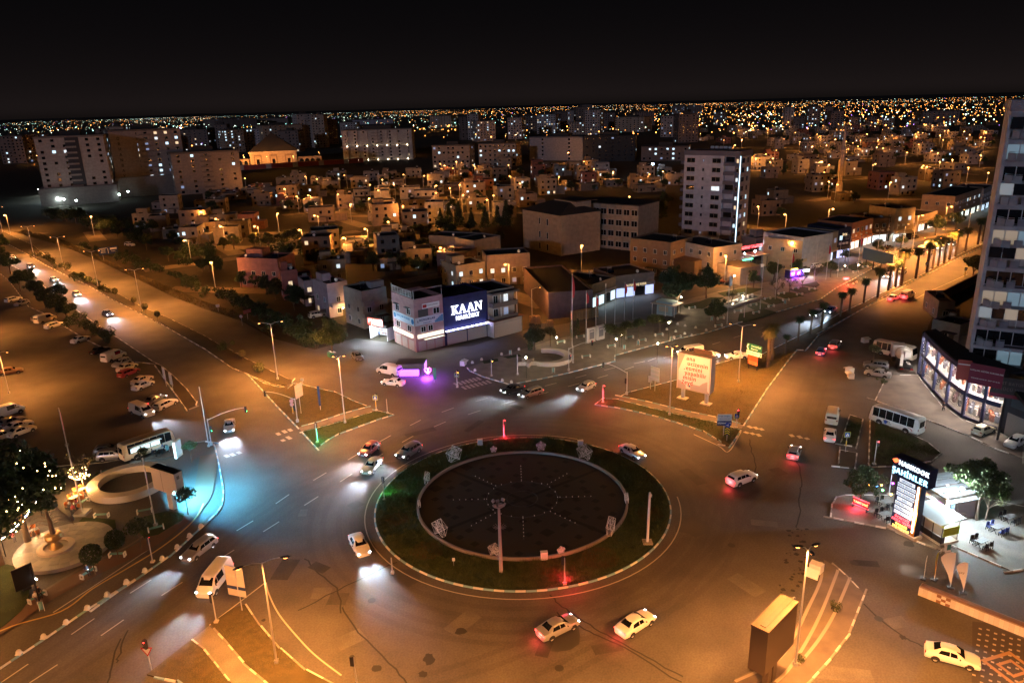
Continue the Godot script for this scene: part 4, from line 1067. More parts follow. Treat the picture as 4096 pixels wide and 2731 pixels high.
	for p in P([-78.1,-211.3, -74.3,-210.9, -70.7,-210.4, -66.2,-205.7, -62.4,-199.3, -59.3,-195.1, -56.4,-191.1, -54.0,-189.0, -63.7,-195.6, -68.0,-201.9, -55.4,-184.0]): tree("broad", p, rng.randf_range(4.0, 5.5), "dark garden tree below the pink house", "garden trees below the pink house", 1)
	tree("broad", Q(-37.1, -145.9), 8.4, "big round tree beside the corner street, lit from the shop", "", 0)
	for p in [[Q(-88.3, -271.2), 6.5], [Q(-84.5, -275.0), 6.0], [Q(-80.4, -277.9), 7.0], [Q(-94.9, -275.6), 6.0], [Q(-102.5, -275.0), 6.0], [Q(-105.8, -273.7), 5.0]]: tree("broad", p[0], p[1], "leafy street tree on the orange-lit street", "street trees in the low quarter", 2)
	tree("broad", Q(-65.2, -274.8), 9.0, "tall dark tree on the orange-lit street", "", 1)
	tree("ball", Q(-70.7, -273.8), 4.6, "dark clipped tree beside the street palm", "", 1)
	palm(Q(-75.2, -280.8), 4.0, "low palm beside the orange-lit street", "", 2)
	tree("cypress", Q(3.7, -146.4), 5.0, "small cypress at the corner of the square")
	tree("broad", Q(4.7, -146.8), 5.6, "grey-leaved tree beside the small cypress", "", 3)
	tree("young", Q(8.0, -148.6), 4.6, "flowering young tree lit yellow on the square", "", 4)
	for p in [Q(13.1, -154.0), Q(14.3, -154.5)]: tree("cypress", p, 4.6, "dark cypress beside the flagpoles", "cypresses by the flagpoles", 1)
	for p in [[Q(22.4, -147.3), 4.6, 4], [Q(24.4, -151.1), 4.8, 2], [Q(27.4, -153.3), 4.6, 0], [Q(30.8, -154.9), 5.0, 2], [Q(32.5, -156.0), 4.4, 2], [Q(20.7, -148.4), 5.0, 2], [Q(21.1, -148.9), 4.6, 2]]: tree("young", p[0], p[1], "clipped yellow-green tree along the square's edge", "trees along the square", p[2])
	tree("broad", Q(39.9, -172.6), 10.0, "big dark tree behind the little blue kiosk", "", 1)
	tree("broad", Q(42.1, -189.6), 8.0, "dark tree behind the big tree at the kiosk", "", 1)
	tree("broad", Q(50.2, -185.0), 8.5, "dark upright tree beside the empty lorry", "", 1)
	tree("broad", Q(45.9, -160.5), 6.6, "dense tree with a white painted trunk in the park", "", 0)
	for p in [[Q(67.8, -184.0), 5.0], [Q(72.7, -188.1), 4.8], [Q(77.7, -192.3), 4.2], [Q(54.6, -177.6), 3.6], [Q(84.6, -200.7), 4.2]]: tree("bare", p[0], p[1], "thin-leaved tree in the park lawns", "sparse park trees", 3)
	for p in [[Q(65.4, -194.7), 5.0], [Q(73.4, -202.1), 5.5], [Q(82.9, -209.9), 4.5], [Q(90.2, -204.4), 5.0], [Q(117.3, -233.8), 5.0], [Q(129.3, -242.6), 5.0], [Q(103.2, -224.7), 4.0], [Q(153.0, -264.6), 7.5], [Q(165.7, -274.1), 7.0]]: tree("broad", p[0], p[1], "round tree before the east shops", "trees before the east shops", 0)
	tree("broad", Q(126.1, -197.3), 7.0, "spreading tree beside the eastern bus stop sign", "", 1)
	tree("young", Q(131.9, -203.7), 5.5, "second tree by the eastern bus stop", "", 1)
	tree("young", Q(69.4, -134.5), 3.6, "small dark tree beside the pickup on the forecourt", "", 1)
	tree("broad", Q(43.16, -82.43), 5.2, "dense small tree behind the red cafe sign", "", 0)
	tree("bare", Q(45.59, -83.61), 3.4, "thin bush hung with coloured bulbs beside the cafe", "", 2)
	tree("broad", Q(55.07, -77.90), 8.2, "wide spreading tree over the snack kiosk", "", 0)
	tree("bare", Q(56.14, -77.85), 4.6, "thin tree beside the wide spreading tree", "", 2)
	tree("shrub", Q(31.39, -61.95), 1.0, "small weed growing on the tactile pavement", "", 2)
	tree("shrub", Q(25.35, -55.14), .7, "weed at the foot of the tall lamp post", "", 2)
	tree("shrub", Q(65.2, -122.7), 1.2, "weed between soil and paver forecourt", "", 0)
	var r2 := RandomNumberGenerator.new()
	r2.seed = 44
	for g in [[P([-237.3,-368.7, -195.7,-339.9, -151.2,-297.1, -118.0,-253.0, -96.9,-232.3, -82.9,-216.3, -60.5,-201.0, -67.7,-217.9, -86.8,-223.7, -107.1,-267.1, -122.4,-298.7, -151.9,-313.9, -210.8,-375.5]), 46], [P([-77.6,-247.6, -61.4,-233.0, -52.2,-226.8, -40.0,-225.2, -30.6,-214.6, -12.5,-237.4, 3.2,-238.1, 4.0,-282.7, -15.4,-304.6, -43.2,-325.9, -54.9,-296.1, -59.3,-260.3, -82.9,-263.7]), 44], [P([115.2,-558.5, 118.6,-521.5, 69.0,-299.7, 53.9,-302.4, 62.8,-353.6]), 10]]:
		var poly := PackedVector2Array(g[0])
		var lo: Vector2 = poly[0]
		var hi: Vector2 = poly[0]
		for p in poly: lo = lo.min(p); hi = hi.max(p)
		var left: int = g[1]
		for k in 900:
			var p := Vector2(r2.randf_range(lo.x, hi.x), r2.randf_range(lo.y, hi.y))
			if left > 0 and Geometry2D.is_point_in_polygon(p, poly):
				left -= 1
				tree("broad" if r2.randf() < .7 else "shrub", p, r2.randf_range(3.5, 7.0), "dark garden tree", "garden trees of the low quarter", 1, 0.0)
	palm(Q(48.3, -132.5), 8.6, "golden-lit palm beside the green direction sign", "", 4)
	palm(Q(50.5, -136.6), 8.2, "second golden-lit palm behind the first", "", 4)
	palm(Q(54.5, -140.3), 4.4, "short dark palm next to the golden palms", "", 1)
	for p in [[Q(59.9, -147.9), 6.0], [Q(64.3, -152.5), 6.2], [Q(68.4, -156.7), 6.5], [Q(76.1, -165.1), 6.5], [Q(79.4, -167.8), 6.8], [Q(86.9, -176.7), 6.8], [Q(92.5, -181.3), 8.5], [Q(98.5, -188.0), 8.0], [Q(102.1, -191.5), 8.0], [Q(104.5, -193.2), 11.0], [Q(112.3, -200.6), 9.5], [Q(119.1, -207.6), 10.0], [Q(123.1, -211.9), 9.8], [Q(126.5, -215.1), 9.6], [Q(130.1, -218.4), 9.4], [Q(134.4, -223.1), 9.6], [Q(138.9, -227.7), 9.4], [Q(146.5, -235.3), 8.6], [Q(157.1, -246.2), 9.6], [Q(161.5, -250.8), 9.0]]: palm(p[0], p[1], "palm in the row on the east median", "palms of the east median", 1 if rng.randf() < .6 else 2)
	for p in [[Q(-29.0, -316.8), 8], [Q(-25.6, -321.0), 9], [Q(-20.9, -313.0), 11], [Q(-15.6, -309.8), 8], [Q(-9.7, -306.5), 10], [Q(-4.7, -312.5), 9], [Q(-1.0, -307.3), 12], [Q(12.3, -261.5), 12], [Q(65.5, -319.5), 11], [Q(72.4, -351.7), 9]]: tree("conifer", p[0], p[1], "dark conifer in the group beside the school", "conifers by the school", 1)

func face(a: Vector2, b: Vector2) -> Basis:
	var x := V(b.x - a.x, 0, b.y - a.y).normalized()
	return Basis(x, Vector3.UP, x.cross(Vector3.UP))

func bx(size: Vector3, at := Vector3.ZERO) -> MB:
	var b := MB.new()
	b.box(at, size)
	return b

func post(h: float, r := .06) -> MB:
	var b := MB.new()
	b.tube([Vector3.ZERO, V(0, h, 0)], r, r * .85, 8)
	return b

func signal_head(t: Node3D, at: Vector3, turn: float, lit: int) -> void:
	var h := obj("signal_head", bx(V(.32, .95, .26)), M.black, t, at)
	h.rotation.y = turn
	for k in 3:
		var b := MB.new()
		b.ball(Vector3.ZERO, V(.1, .1, .05), 8)
		var on := glow(["signal_red", "signal_amber", "signal_green"][k], [K(1, .03, .03), K(1, .45, .05), K(.05, 1, .35)][k], 25.0)
		obj("signal_lamp", b, on if k == lit else mat("signal_off", K(.02, .015, .012), .3), h, V(0, .3 - k * .3, .14))
		b = MB.new()
		b.box(V(0, .1, .09), V(.24, .02, .18))
		obj("hood", b, M.black, h, V(0, .3 - k * .3, .1))

func signal_post(at: Vector2, h: float, turn: float, lit: int, led: int, label: String) -> Node3D:
	var t := thing("traffic_signal", label, "traffic signal", v3(at, .1), 0, "traffic signals of the junction")
	obj("pole", post(h, .07), M.galvanised, t)
	obj("footing", bx(V(.4, .2, .4), V(0, .1, 0)), M.stone, t)
	signal_head(t, V(.18, h - .4, 0).rotated(Vector3.UP, turn), turn, lit)
	if led >= 0:
		obj("led_strip", bx(V(.05, h * .62, .05), V(0, h * .42, 0)), M.red_led if led == 0 else M.green_led, t, V(0, 0, .1).rotated(Vector3.UP, turn))
		for k in 2: omni(t, V(0, .7 + k * 1.1, .32).rotated(Vector3.UP, turn), K(1, .02, .05) if led == 0 else K(.03, 1, .35), 9.0 if led == 0 else 4.0, .15)
	return t

func arch_signal(at: Vector2, h: float, reach: float, dir: float, lit: int, label: String) -> Node3D:
	var t := thing("arched_signal", label, "traffic signal", v3(at, .1))
	obj("pole", post(h, .09), M.galvanised, t)
	obj("control_box", bx(V(.4, .5, .4), V(0, .25, 0)), M.galvanised, t)
	var d := V(cos(dir), 0, sin(dir))
	var b := MB.new()
	var pts := []
	for k in 9:
		var a := k / 8.0
		pts.append(d * reach * a + V(0, h - .2 + sin(a * PI * .55) * 1.1, 0))
	b.tube(pts, .06, .045, 6)
	obj("arm", b, M.galvanised, t)
	signal_head(t, pts[8] + V(0, -.3, 0), -dir + PI / 2, lit)
	signal_head(t, d * .2 + V(0, h * .6, 0), -dir + PI / 2, lit)
	return t

func board(called: String, label: String, at: Vector2, bas: Basis, w: float, h: float, lift: float, m: Material, posts := [0.0], cat := "sign", group := "") -> Node3D:
	var t := thing(called, label, cat, v3(at, .08), 0, group)
	t.basis = bas
	obj("panel", bx(V(w, h, .06)), m, t, V(0, lift + h / 2, 0))
	for p in posts: obj("post", post(lift + h * .9, .055), M.galvanised, t, V(p, 0, -.08))
	return t

func bench(at: Vector2, turn: float, label: String, y := .13) -> void:
	if not tree_of.has("bench"):
		var r := proto("park_bench", "bench")
		for s in [-.85, .85]:
			var b := MB.new()
			b.box(V(0, .04, 0), V(.14, .08, .52)); b.box(V(0, .52, 0), V(.14, .1, .52)); b.box(V(0, .275, -.22), V(.14, .39, .08)); b.box(V(0, .275, .22), V(.14, .39, .08))
			obj("end_frame", b, M.white_paint, r, V(s, 0, 0))
		for k in 4: obj("slat", bx(V(1.6, .05, .09)), mat("teal", K(.12, .3, .3), .6), r, V(0, .43, -.165 + k * .11))
		tree_of["bench"] = r
	dup(tree_of["bench"], v3(at, y), turn, label, "benches of the square and plaza")

func litter_bin(at: Vector2, label: String) -> void:
	var t := thing("litter_bin", label, "litter bin", v3(at, .13))
	var b := MB.new()
	b.lathe([Vector2(.18, .25), Vector2(.2, .3), Vector2(.22, .95), Vector2(.2, 1.0), Vector2(.17, .98), Vector2(.16, .5), Vector2(0, .5)], 10)
	obj("bucket", b, mat("bin_teal", K(.15, .35, .36), .5), t)
	for s in [-.26, .26]: obj("leg", post(1.1, .03), M.white_paint, t, V(s, 0, 0))

func star_lattice(at: Vector2, size: float, label: String) -> void:
	var t := thing("wire_star", label, "star decoration", v3(at, .4), 0, "wire stars round the basin")
	var out := (at - HUB).normalized()
	t.rotation.y = atan2(out.x, out.y) + rng.randf_range(-.3, .3)
	var front := []
	var back_ := []
	for k in 10:
		var a := PI / 2 + TAU * k / 10.0
		var r := size * (.55 if k % 2 == 0 else .26)
		front.append(V(cos(a) * r, sin(a) * r + size * .48, size * .12)); back_.append(V(cos(a) * r, sin(a) * r + size * .48, -size * .12))
	var b := MB.new()
	for k in 10:
		b.tube([front[k], front[(k + 1) % 10]], .022, .022, 4, false); b.tube([back_[k], back_[(k + 1) % 10]], .022, .022, 4, false); b.tube([front[k], back_[k]], .02, .02, 4, false)
	obj("outline", b, M.white_paint, t)
	b = MB.new()
	var c := V(0, size * .48, 0)
	for k in 10:
		b.tube([front[k], c + V(0, 0, size * .2)], .018, .018, 3, false); b.tube([back_[k], c - V(0, 0, size * .2)], .018, .018, 3, false)
		b.tube([front[k].lerp(front[(k + 1) % 10], .5), c + V(0, 0, size * .2)], .014, .014, 3, false); b.tube([front[k], front[(k + 2) % 10]], .016, .016, 3, false); b.tube([back_[k], back_[(k + 2) % 10]], .016, .016, 3, false)
	obj("netting", b, M.white_paint, t)

func hub_things() -> void:
	var t := thing("fountain_basin", "round dark fountain basin with pale rim in the middle of the roundabout", "fountain", v3(HUB))
	var b := MB.new()
	b.lathe([Vector2(13.58, .1), Vector2(13.58, .5), Vector2(13.54, .54), Vector2(13.32, .54), Vector2(13.28, .5), Vector2(13.28, .13)], 96)
	obj("rim", b, mat("rim_stone", K(.24, .2, .18), .6), t)
	b = MB.new()
	b.lathe([Vector2(13.3, .2), Vector2(0, .2)], 72)
	obj("basin_floor", b, mat("basin_floor", K(.022, .02, .016), .95), t)
	var q := MB.new()
	for a in [.72, -.62]:
		var d := Vector2.from_angle(a) * 13.0
		strip([-d, d], .55, .212, q)
	obj("dark_band", q, mat("basin_dark", K(.002, .002, .0025), .9), t)
	var r2 := RandomNumberGenerator.new()
	r2.seed = 3
	var put := []
	while put.size() < 74:
		var p := Vector2(r2.randf_range(-12.3, 12.3), r2.randf_range(-12.3, 12.3))
		if p.length() > 12.2: continue
		var ok := true
		for o in put: if o.distance_to(p) < 1.75: ok = false
		if ok or r2.randf() < .01: put.append(p)
	for p in put:
		var s := .95 if r2.randf() < .1 else .56
		var m := MB.new()
		m.prism([Vector2(-s, 0), Vector2(0, s), Vector2(s, 0), Vector2(0, -s)], 0, .02)
		obj("diamond_tile", m, M.basin_dark, t, v3(p, .2))
	q = MB.new()
	for c in [2.0, 4.6]:
		var ring := circle(Vector2.ZERO, c, 30)
		ring.append(ring[0])
		for k in 30: q.tube([v3(ring[k], .34), v3(ring[k + 1], .34)], .03, .03, 4, false)
	for a in 8: q.tube([v3(Vector2.from_angle(a * TAU / 8) * 4.6, .34), v3(Vector2.from_angle(a * TAU / 8) * 9.5, .34)], .03, .03, 4, false)
	obj("water_pipe", q, M.black, t)
	q = MB.new()
	for a in 8:
		for k in 6: q.ball(v3(Vector2.from_angle(a * TAU / 8) * (4.9 + k * .8), .42), V(.05, .08, .05), 6)
	for k in 20: q.ball(v3(Vector2.from_angle(k * TAU / 20) * 4.6, .42), V(.05, .08, .05), 6)
	obj("nozzles", q, M.white_paint, t).set_meta("kind", "stuff")
	for s in [[Q(-8.77, -96.65), 2.3, "large wire star at the basin's far left"], [Q(-3.14, -99.12), .9, "small wire star on the far side of the basin"], [Q(3.83, -99.27), 1.35, "medium wire star on the far side of the basin"], [Q(9.90, -96.09), 2.2, "large wire star at the basin's far right"], [Q(-12.03, -90.38), 1.6, "narrow-looking wire star at the basin's left edge"], [Q(-12.39, -84.08), .9, "small wire star at the leftmost point of the rim"], [Q(-9.17, -77.27), 2.1, "large leaning wire star at the basin's near left"], [Q(-2.59, -72.84), 1.5, "medium wire star beside the floodlight mast"], [Q(4.91, -72.83), .9, "small wire star beside the red signal post"], [Q(11.04, -76.66), 2.2, "large wire star at the basin's near right"], [Q(13.99, -83.77), 1.3, "wire star at the rightmost point of the rim"]]: star_lattice(s[0], s[1], s[2])
	t = thing("floodlight_mast", "pale floodlight mast standing at the near edge of the basin", "floodlight mast", v3(Q(-1.88, -70.00), .1))
	b = MB.new()
	b.tube([Vector3.ZERO, V(0, 8.3, 0)], .22, .13, 12)
	obj("mast", b, mat("mast_pink", K(.42, .36, .36), .5), t)
	obj("collar", bx(V(.36, .16, .36), V(0, 3.2, 0)), M.mast_pink, t)
	b = MB.new()
	for k in 14:
		var a := TAU * k / 14
		b.tube([V(cos(a) * .1, 5.6, sin(a) * .1), V(cos(a) * .75, 5.75, sin(a) * .75)], .016, .012, 4)
	obj("bird_spikes", b, M.mast_pink, t)
	b = MB.new()
	b.lathe([Vector2(.1, 8.2), Vector2(.55, 8.25), Vector2(.55, 8.32), Vector2(.1, 8.36)], 12)
	obj("platform", b, M.mast_pink, t)
	for k in 6:
		var a := TAU * k / 6 + .3
		var o := obj("floodlight", bx(V(.34, .3, .22)), M.mast_pink, t, V(cos(a) * .62, 8.5 + (k % 2) * .25, sin(a) * .62))
		o.basis = Basis(Vector3.UP, -a + PI / 2) * Basis(Vector3.RIGHT, .5)
	t = thing("white_pole", "leaning white pole on a concrete footing at the right of the basin", "pole", v3(Q(15.06, -74.90), .1))
	obj("pole", post(6.6, .16), M.white_paint, t)
	obj("footing", bx(V(1.1, .3, 1.1), V(0, .1, 0)), M.stone, t)
	obj("bracket", bx(V(.2, .3, .16), V(.14, 6.2, 0)), M.white_paint, t)
	t.rotation.z = -.015
	for c in [[Q(-5.23, -102.05), "pale blue cabinet in the grass at the far left of the roundabout"], [Q(9.77, -100.67), "white cabinet in the grass at the far right of the roundabout"], [Q(2.94, -72.16), "white box on the near rim of the basin"]]:
		t = thing("service_cabinet", c[1], "cabinet", v3(c[0], .15), rng.randf_range(-.3, .3))
		obj("housing", bx(V(.75, .9, .45), V(0, .5, 0)), M.white_paint, t)
		obj("lid", bx(V(.82, .06, .52), V(0, .98, 0)), M.white_paint, t)
		obj("door", bx(V(.62, .74, .02), V(0, .5, .235)), mat("cabinet_grey", K(.5, .5, .52), .6), t)
	t = thing("info_plate", "small white plate on a stake in the roundabout grass", "sign", v3(Q(-7.16, -71.38), .1))
	obj("stake", post(.8, .03), M.galvanised, t)
	obj("plate", bx(V(.3, .4, .03), V(0, .9, 0)), M.white_paint, t)
	signal_post(Q(-1.66, -103.97), 3.3, .5, 0, 0, "signal with glowing red strip at the far edge of the roundabout grass")
	signal_post(Q(15.2, -117.5), 3.2, .5, 0, 0, "signal with glowing red strip at the tip of the billboard island")
	signal_post(Q(4.91, -67.59), 3.3, 2.8, 0, 0, "signal with glowing red strip at the near edge of the roundabout grass")
	signal_post(Q(-17.25, -86.43), 3.3, 1.6, 3, -1, "dark signal at the left edge of the roundabout, green light on the grass")
	omni(self, v3(Q(-17.11, -87.79), .9), K(.1, 1, .15), 3.5, .1).name = "green_signal_lamp"
	signal_post(Q(-30.43, -104.69), 3.2, 1.6, 3, 2, "signal with glowing green strip at the lower tip of the signal island")
	signal_post(Q(-4.0, -132.1), 3.3, .9, 1, -1, "signal with amber light at the corner of the square")
	signal_post(Q(-10.2, -126.6), 3.2, .9, 1, -1, "signal with amber light on the small refuge by the zebra crossing")
	signal_post(Q(-23.3, -116.7), 3.0, .9, 1, -1, "signal with amber light beside the pedestrian sign on the signal island")
	signal_post(Q(-41.85, -73.82), 3.2, 2.4, 0, -1, "leaning pedestrian signal glowing red beside the cycle path")
	signal_post(Q(-30.52, -62.97), 3.2, 2.6, 3, -1, "dark signal with a small plate at the tip of the grass wedge")
	signal_post(Q(-14.53, -53.43), 3.4, 3.0, 3, -1, "dark signal at the lower edge beside the roadway")
	signal_post(Q(34.5, -105.8), 3.2, -.6, 0, -1, "signal with red and amber light behind the blue pedestrian sign")
	signal_post(Q(49.75, -92.66), 3.6, .1, 0, -1, "signal glowing red on the dark side island")
	signal_post(Q(47.75, -84.38), 4.2, -.4, 3, -1, "grey signal post behind the lit price tower")
	arch_signal(Q(-35.6, -112.7), 4.2, 5.2, 3.35, 2, "arched signal on the corner island reaching over the western arm")
	arch_signal(Q(-46.8, -104.8), 4.4, 5.6, -.35, 2, "arched signal at the plaza corner reaching over the western arm")
	arch_signal(Q(19.8, -120.8), 4.2, 4.5, 3.7, 2, "arched signal at the left tip of the billboard island")
	arch_signal(Q(10.7, -133.6), 4.6, 4.6, -.2, 0, "arched signal with red light at the square's front edge")
	for l in [[Q(-47.0, -104.3), 9.8, "tall slim post at the plaza corner"], [Q(0.9, -132.4), 4.0, "thin lamp pole in front of the stone star"], [Q(11.9, -138.2), 3.6, "thin curved lamp pole behind the arched signal"], [Q(-21.2, -115.3), 2.6, "short bare post at the end of the signal island"], [Q(-13.86, -70.38), 2.0, "short stake at the edge of the roundabout"]]:
		t = thing("slim_post", l[2], "post", v3(l[0], .1))
		obj("pole", post(l[1], .08), M.galvanised, t)
		obj("footing", bx(V(.34, .3, .34), V(0, .15, 0)), M.galvanised, t)

func plaza_things() -> void:
	var arc := func(called: String, label: String, at: Vector2, r: float, w0: float, a0: float, a1: float, h: float, off: float):
		var b := MB.new()
		var outer := []
		var inner := []
		for k in 41:
			var a := lerpf(a0, a1, k / 40.0)
			outer.append(Vector2.from_angle(a) * r)
			var d := Vector2.from_angle(a)
			inner.append(d * (r - w0 * (.28 + .72 * sin(PI * k / 40.0) if off > 0 else 1.0)))
		inner.reverse()
		for k in 40:
			var i: Array = [outer[k], outer[k + 1], inner[39 - k], inner[40 - k]]
			b.prism(i, 0, h)
		var o := obj(called, b, M.stone, null, v3(at, .12))
		tag(o, label, "monument")
	arc.call("ring_wall", "low round stone wall open toward the screen on the west plaza", Q(-53.48, -92.55), 5.2, 1.35, -.35, 5.6, .95, 0.0)
	arc.call("stone_crescent", "big pale stone crescent lying on the square", Q(7.4, -140.7), 4.6, 1.6, -1.9, 2.2, .8, 1.0)
	var b := MB.new()
	var st := []
	for k in 10: st.append(Vector2.from_angle(TAU * k / 10.0 + .3) * (2.1 if k % 2 == 0 else .85))
	b.prism(st, 0, .75)
	tag(obj("stone_star", b, M.stone, null, v3(Q(3.1, -137.9), .12)), "pale stone star lying in front of the crescent", "monument")
	var t := thing("palm_sculpture", "metal palm sculpture growing from a bronze bowl on a round paved plinth", "sculpture", v3(Q(-54.35, -76.51), .12))
	b = MB.new()
	b.lathe([Vector2(5.2, 0), Vector2(5.2, .4), Vector2(5.1, .45), Vector2(0, .45)], 48)
	obj("plinth", b, mat("slate", K(.2, .19, .19), .35), t, V(.6, 0, -.6))
	for r in 5:
		for k in (6 + r * 6):
			var a: float = TAU * k / (6 + r * 6)
			var rr := .75 + r * 1.0
			var q := MB.new()
			var da: float = TAU / (6 + r * 6) * .485
			q.prism([Vector2.from_angle(a - da) * (rr - .45), Vector2.from_angle(a + da) * (rr - .45), Vector2.from_angle(a + da) * (rr + .5), Vector2.from_angle(a - da) * (rr + .5)], .45, .465 + .004 * (k % 3))
			obj("paving_slab", q, mat("slab_%d" % (k % 3), [K(.2, .19, .19), K(.24, .22, .21), K(.17, .165, .17)][k % 3], .3), t, V(.6, 0, -.6))
	b = MB.new()
	b.lathe([Vector2(2.0, .45), Vector2(2.0, .75), Vector2(1.7, .8), Vector2(1.3, .8), Vector2(1.25, .6), Vector2(0, .6)], 32)
	obj("pool_ring", b, mat("bronze_stone", K(.34, .28, .22), .5), t)
	b = MB.new()
	b.lathe([Vector2(.75, .6), Vector2(.55, .95), Vector2(.35, 1.35), Vector2(.45, 1.5), Vector2(.85, 1.7), Vector2(.98, 2.05), Vector2(.85, 2.4), Vector2(.6, 2.5), Vector2(0, 2.4)], 24)
	obj("bowl", b, mat("bronze", K(.4, .25, .1), .4, .6), t)
	b = MB.new()
	b.tube([V(0, 2.4, 0), V(-.06, 4.2, 0), V(-.2, 6.3, .05)], .3, .16, 10)
	obj("trunk", b, mat("rust", K(.1, .065, .045), .6), t)
	for k in 16:
		var a := -.5 + (k % 8) * .14 + (PI if k >= 8 else 0.0)
		var y0 := 3.4 + (k % 8) * .42
		b = MB.new()
		var pts := []
		for j in 8:
			var f := j / 7.0
			pts.append(V(cos(a) * f * 2.3, y0 + sin(f * 2.5) * .75 - f * f * .9, sin(a) * f * 2.3))
		b.tube(pts, .045, .025, 5)
		for j in range(1, 8):
			for m in 3:
				var p: Vector3 = pts[j - 1].lerp(pts[j], m / 3.0)
				b.tube([p, p + V(0, -.28, 0)], .016, .008, 3, false)
		obj("frond", b, M.rust, t)
	for s in [V(-2.1, 2.6, .2), V(2.5, 4.3, -.2)]:
		b = MB.new()
		b.lathe([Vector2(0, -.5), Vector2(.2, -.3), Vector2(.22, 0), Vector2(.1, .3), Vector2(0, .42)], 10)
		obj("seed_pod", b, M.rust, t, s)
	var bas := face(Q(-47.34, -87.46), Q(-42.99, -85.04))
	t = thing("video_screen", "big box-shaped video screen on a square column, back toward us", "billboard", v3(Q(-44.68, -85.88), .12))
	t.basis = bas
	obj("cabinet", bx(V(4.6, 3.1, 1.15), V(0, 4.1, 0)), mat("screen_back", K(.55, .42, .32), .6), t)
	obj("roof_sheet", bx(V(4.64, .04, 1.19), V(0, 5.68, 0)), M.black, t)
	obj("column", bx(V(.95, 2.6, .6), V(.1, 1.3, 0)), mat("screen_column", K(.5, .45, .4), .6), t)
	obj("seam", bx(V(.03, 3.0, .01), V(-.4, 4.1, .58)), M.black, t)
	obj("vent", bx(V(.01, .45, .4), V(2.306, 5.0, .1)), mat("vent_brown", K(.2, .14, .1), .6), t)
	obj("screen_face", bx(V(4.3, 2.8, .04), V(0, 4.1, -.6)), glow("screen_cyan", K(.12, .62, 1), 4.0), t)
	area(t, V(0, 4.0, -.72), V(.55, -.4, -1), 4.2, 2.7, K(.1, .6, 1), 2300.0)
	t = thing("ad_pillar", "tall narrow white advertising box between snack bus and plaza edge", "sign", v3(Q(-50.2, -101.0), .12))
	t.basis = face(Q(-50.7, -100.8), Q(-50.4, -102.6))
	obj("box", bx(V(1.5, 2.6, .35), V(0, 1.35, 0)), mat("cream_box", K(.6, .58, .5), .5), t)
	obj("poster", bx(V(1.2, 2.1, .02), V(0, 1.45, .186)), M.white_paint, t)
	obj("lit_edge", bx(V(.05, 2.6, .37), V(-.78, 1.35, 0)), glow("edge_white", K(.8, 1, 1), 2.0), t)
	t = thing("loudspeaker_board", "dark slanted panel standing at the plaza's lawn edge", "panel", v3(Q(-53.56, -69.33), .14), .9)
	obj("panel", bx(V(2.0, 2.6, .16), V(0, 1.5, 0)), M.dark_metal, t)
	obj("foot", bx(V(.8, .2, .7), V(0, .1, 0)), M.black, t)
	obj("lamp", bx(V(.12, .1, .4), V(1.0, .8, .3)), glow("small_white", K(1, .95, .85), 12.0), t)
	for l in [[Q(-55.98, -85.06), 9.8, "tall flag-light post on a square stone foot by the cafe"], [Q(-44.98, -81.58), 9.4, "tall post wrapped with paper beside the leaning young tree"], [Q(-50.50, -66.67), 4.6, "thin dark lamp pole beside the two seated people"], [Q(-69.7, -105.9), 6.4, "slim mast with red light strip beside the huge dark tree"]]:
		t = thing("slim_post", l[2], "post", v3(l[0], .13))
		obj("pole", post(l[1], .09), M.dark_metal if l[1] < 5 else M.galvanised, t)
		obj("footing", bx(V(1.6, .35, 1.6) if "foot" in l[2] else V(.4, .4, .4), V(0, .18, 0)), M.slate, t)
		if "red light" in l[2]: obj("led_strip", bx(V(.05, 3.0, .05), V(.1, 4.2, 0)), glow("dim_red", K(.5, .0, .08), .5), t)
	for p in [[Q(-52.97, -84.05), .05, "bench with teal slats on the plaza lawn's far edge"], [Q(-47.85, -84.85), .35, "dark-slatted bench in front of the video screen column"], [Q(-46.49, -75.07), .05, "bench right behind the first clipped tree"], [Q(-48.00, -71.60), 1.2, "bench on which a person looks at a phone"], [Q(-51.18, -67.42), 1.1, "bench with two seated people at the lower left"], [Q(-57.21, -87.55), 1.35, "white bench on end beside the cafe tables"], [Q(-44.46, -80.56), .5, "bench at the foot of the wrapped post"], [Q(-58.4, -96.3), .45, "teal bench above the ring wall"]]: bench(p[0], p[1], p[2])
	litter_bin(Q(-49.57, -65.49), "dark litter bin at the lower left plaza corner")
	litter_bin(Q(-52.7, -102.9), "grey litter bin beside the snack bus tables")
	var k := 0
	for p in P([-39.16,-81.09, -39.71,-78.96, -40.19,-76.56, -40.95,-74.29, -41.90,-71.98, -42.98,-69.95, -43.99,-67.78, -44.87,-65.58]): bollard(p, "%s white half-ball bollard down the plaza kerb" % ordinal(k)); k += 1
	for p in P([-42.91,-69.82, -43.91,-67.72, -44.95,-65.61, -45.89,-63.38, -46.92,-61.28, -47.99,-59.09]): bollard(p, "%s white half-ball bollard down the plaza kerb" % ordinal(k)); k += 1
	k = 0
	for p in P([35.5,-166.9, 36.8,-164.6, 37.9,-162.3, 39.2,-160.8, 41.2,-159.2, 43.0,-157.0, 34.6,-158.5, 36.2,-156.7, 37.8,-154.9, 39.0,-153.5]): bollard(p, "white half-ball bollard along the drive through the park"); k += 1
	for p in P([-8.0,-139.6, -7.3,-135.0, -6.2,-141.3, -2.2,-144.3, -2.0,-129.1, -0.3,-128.1, 1.4,-147.1]): bollard(p, "white half-ball bollard round the square's corner")
	for p in P([99.3,-202.2, 97.2,-200.3, 94.5,-197.4, 92.7,-195.6, 90.5,-193.8]): bollard(p, "white half-ball bollard along the park's avenue edge")
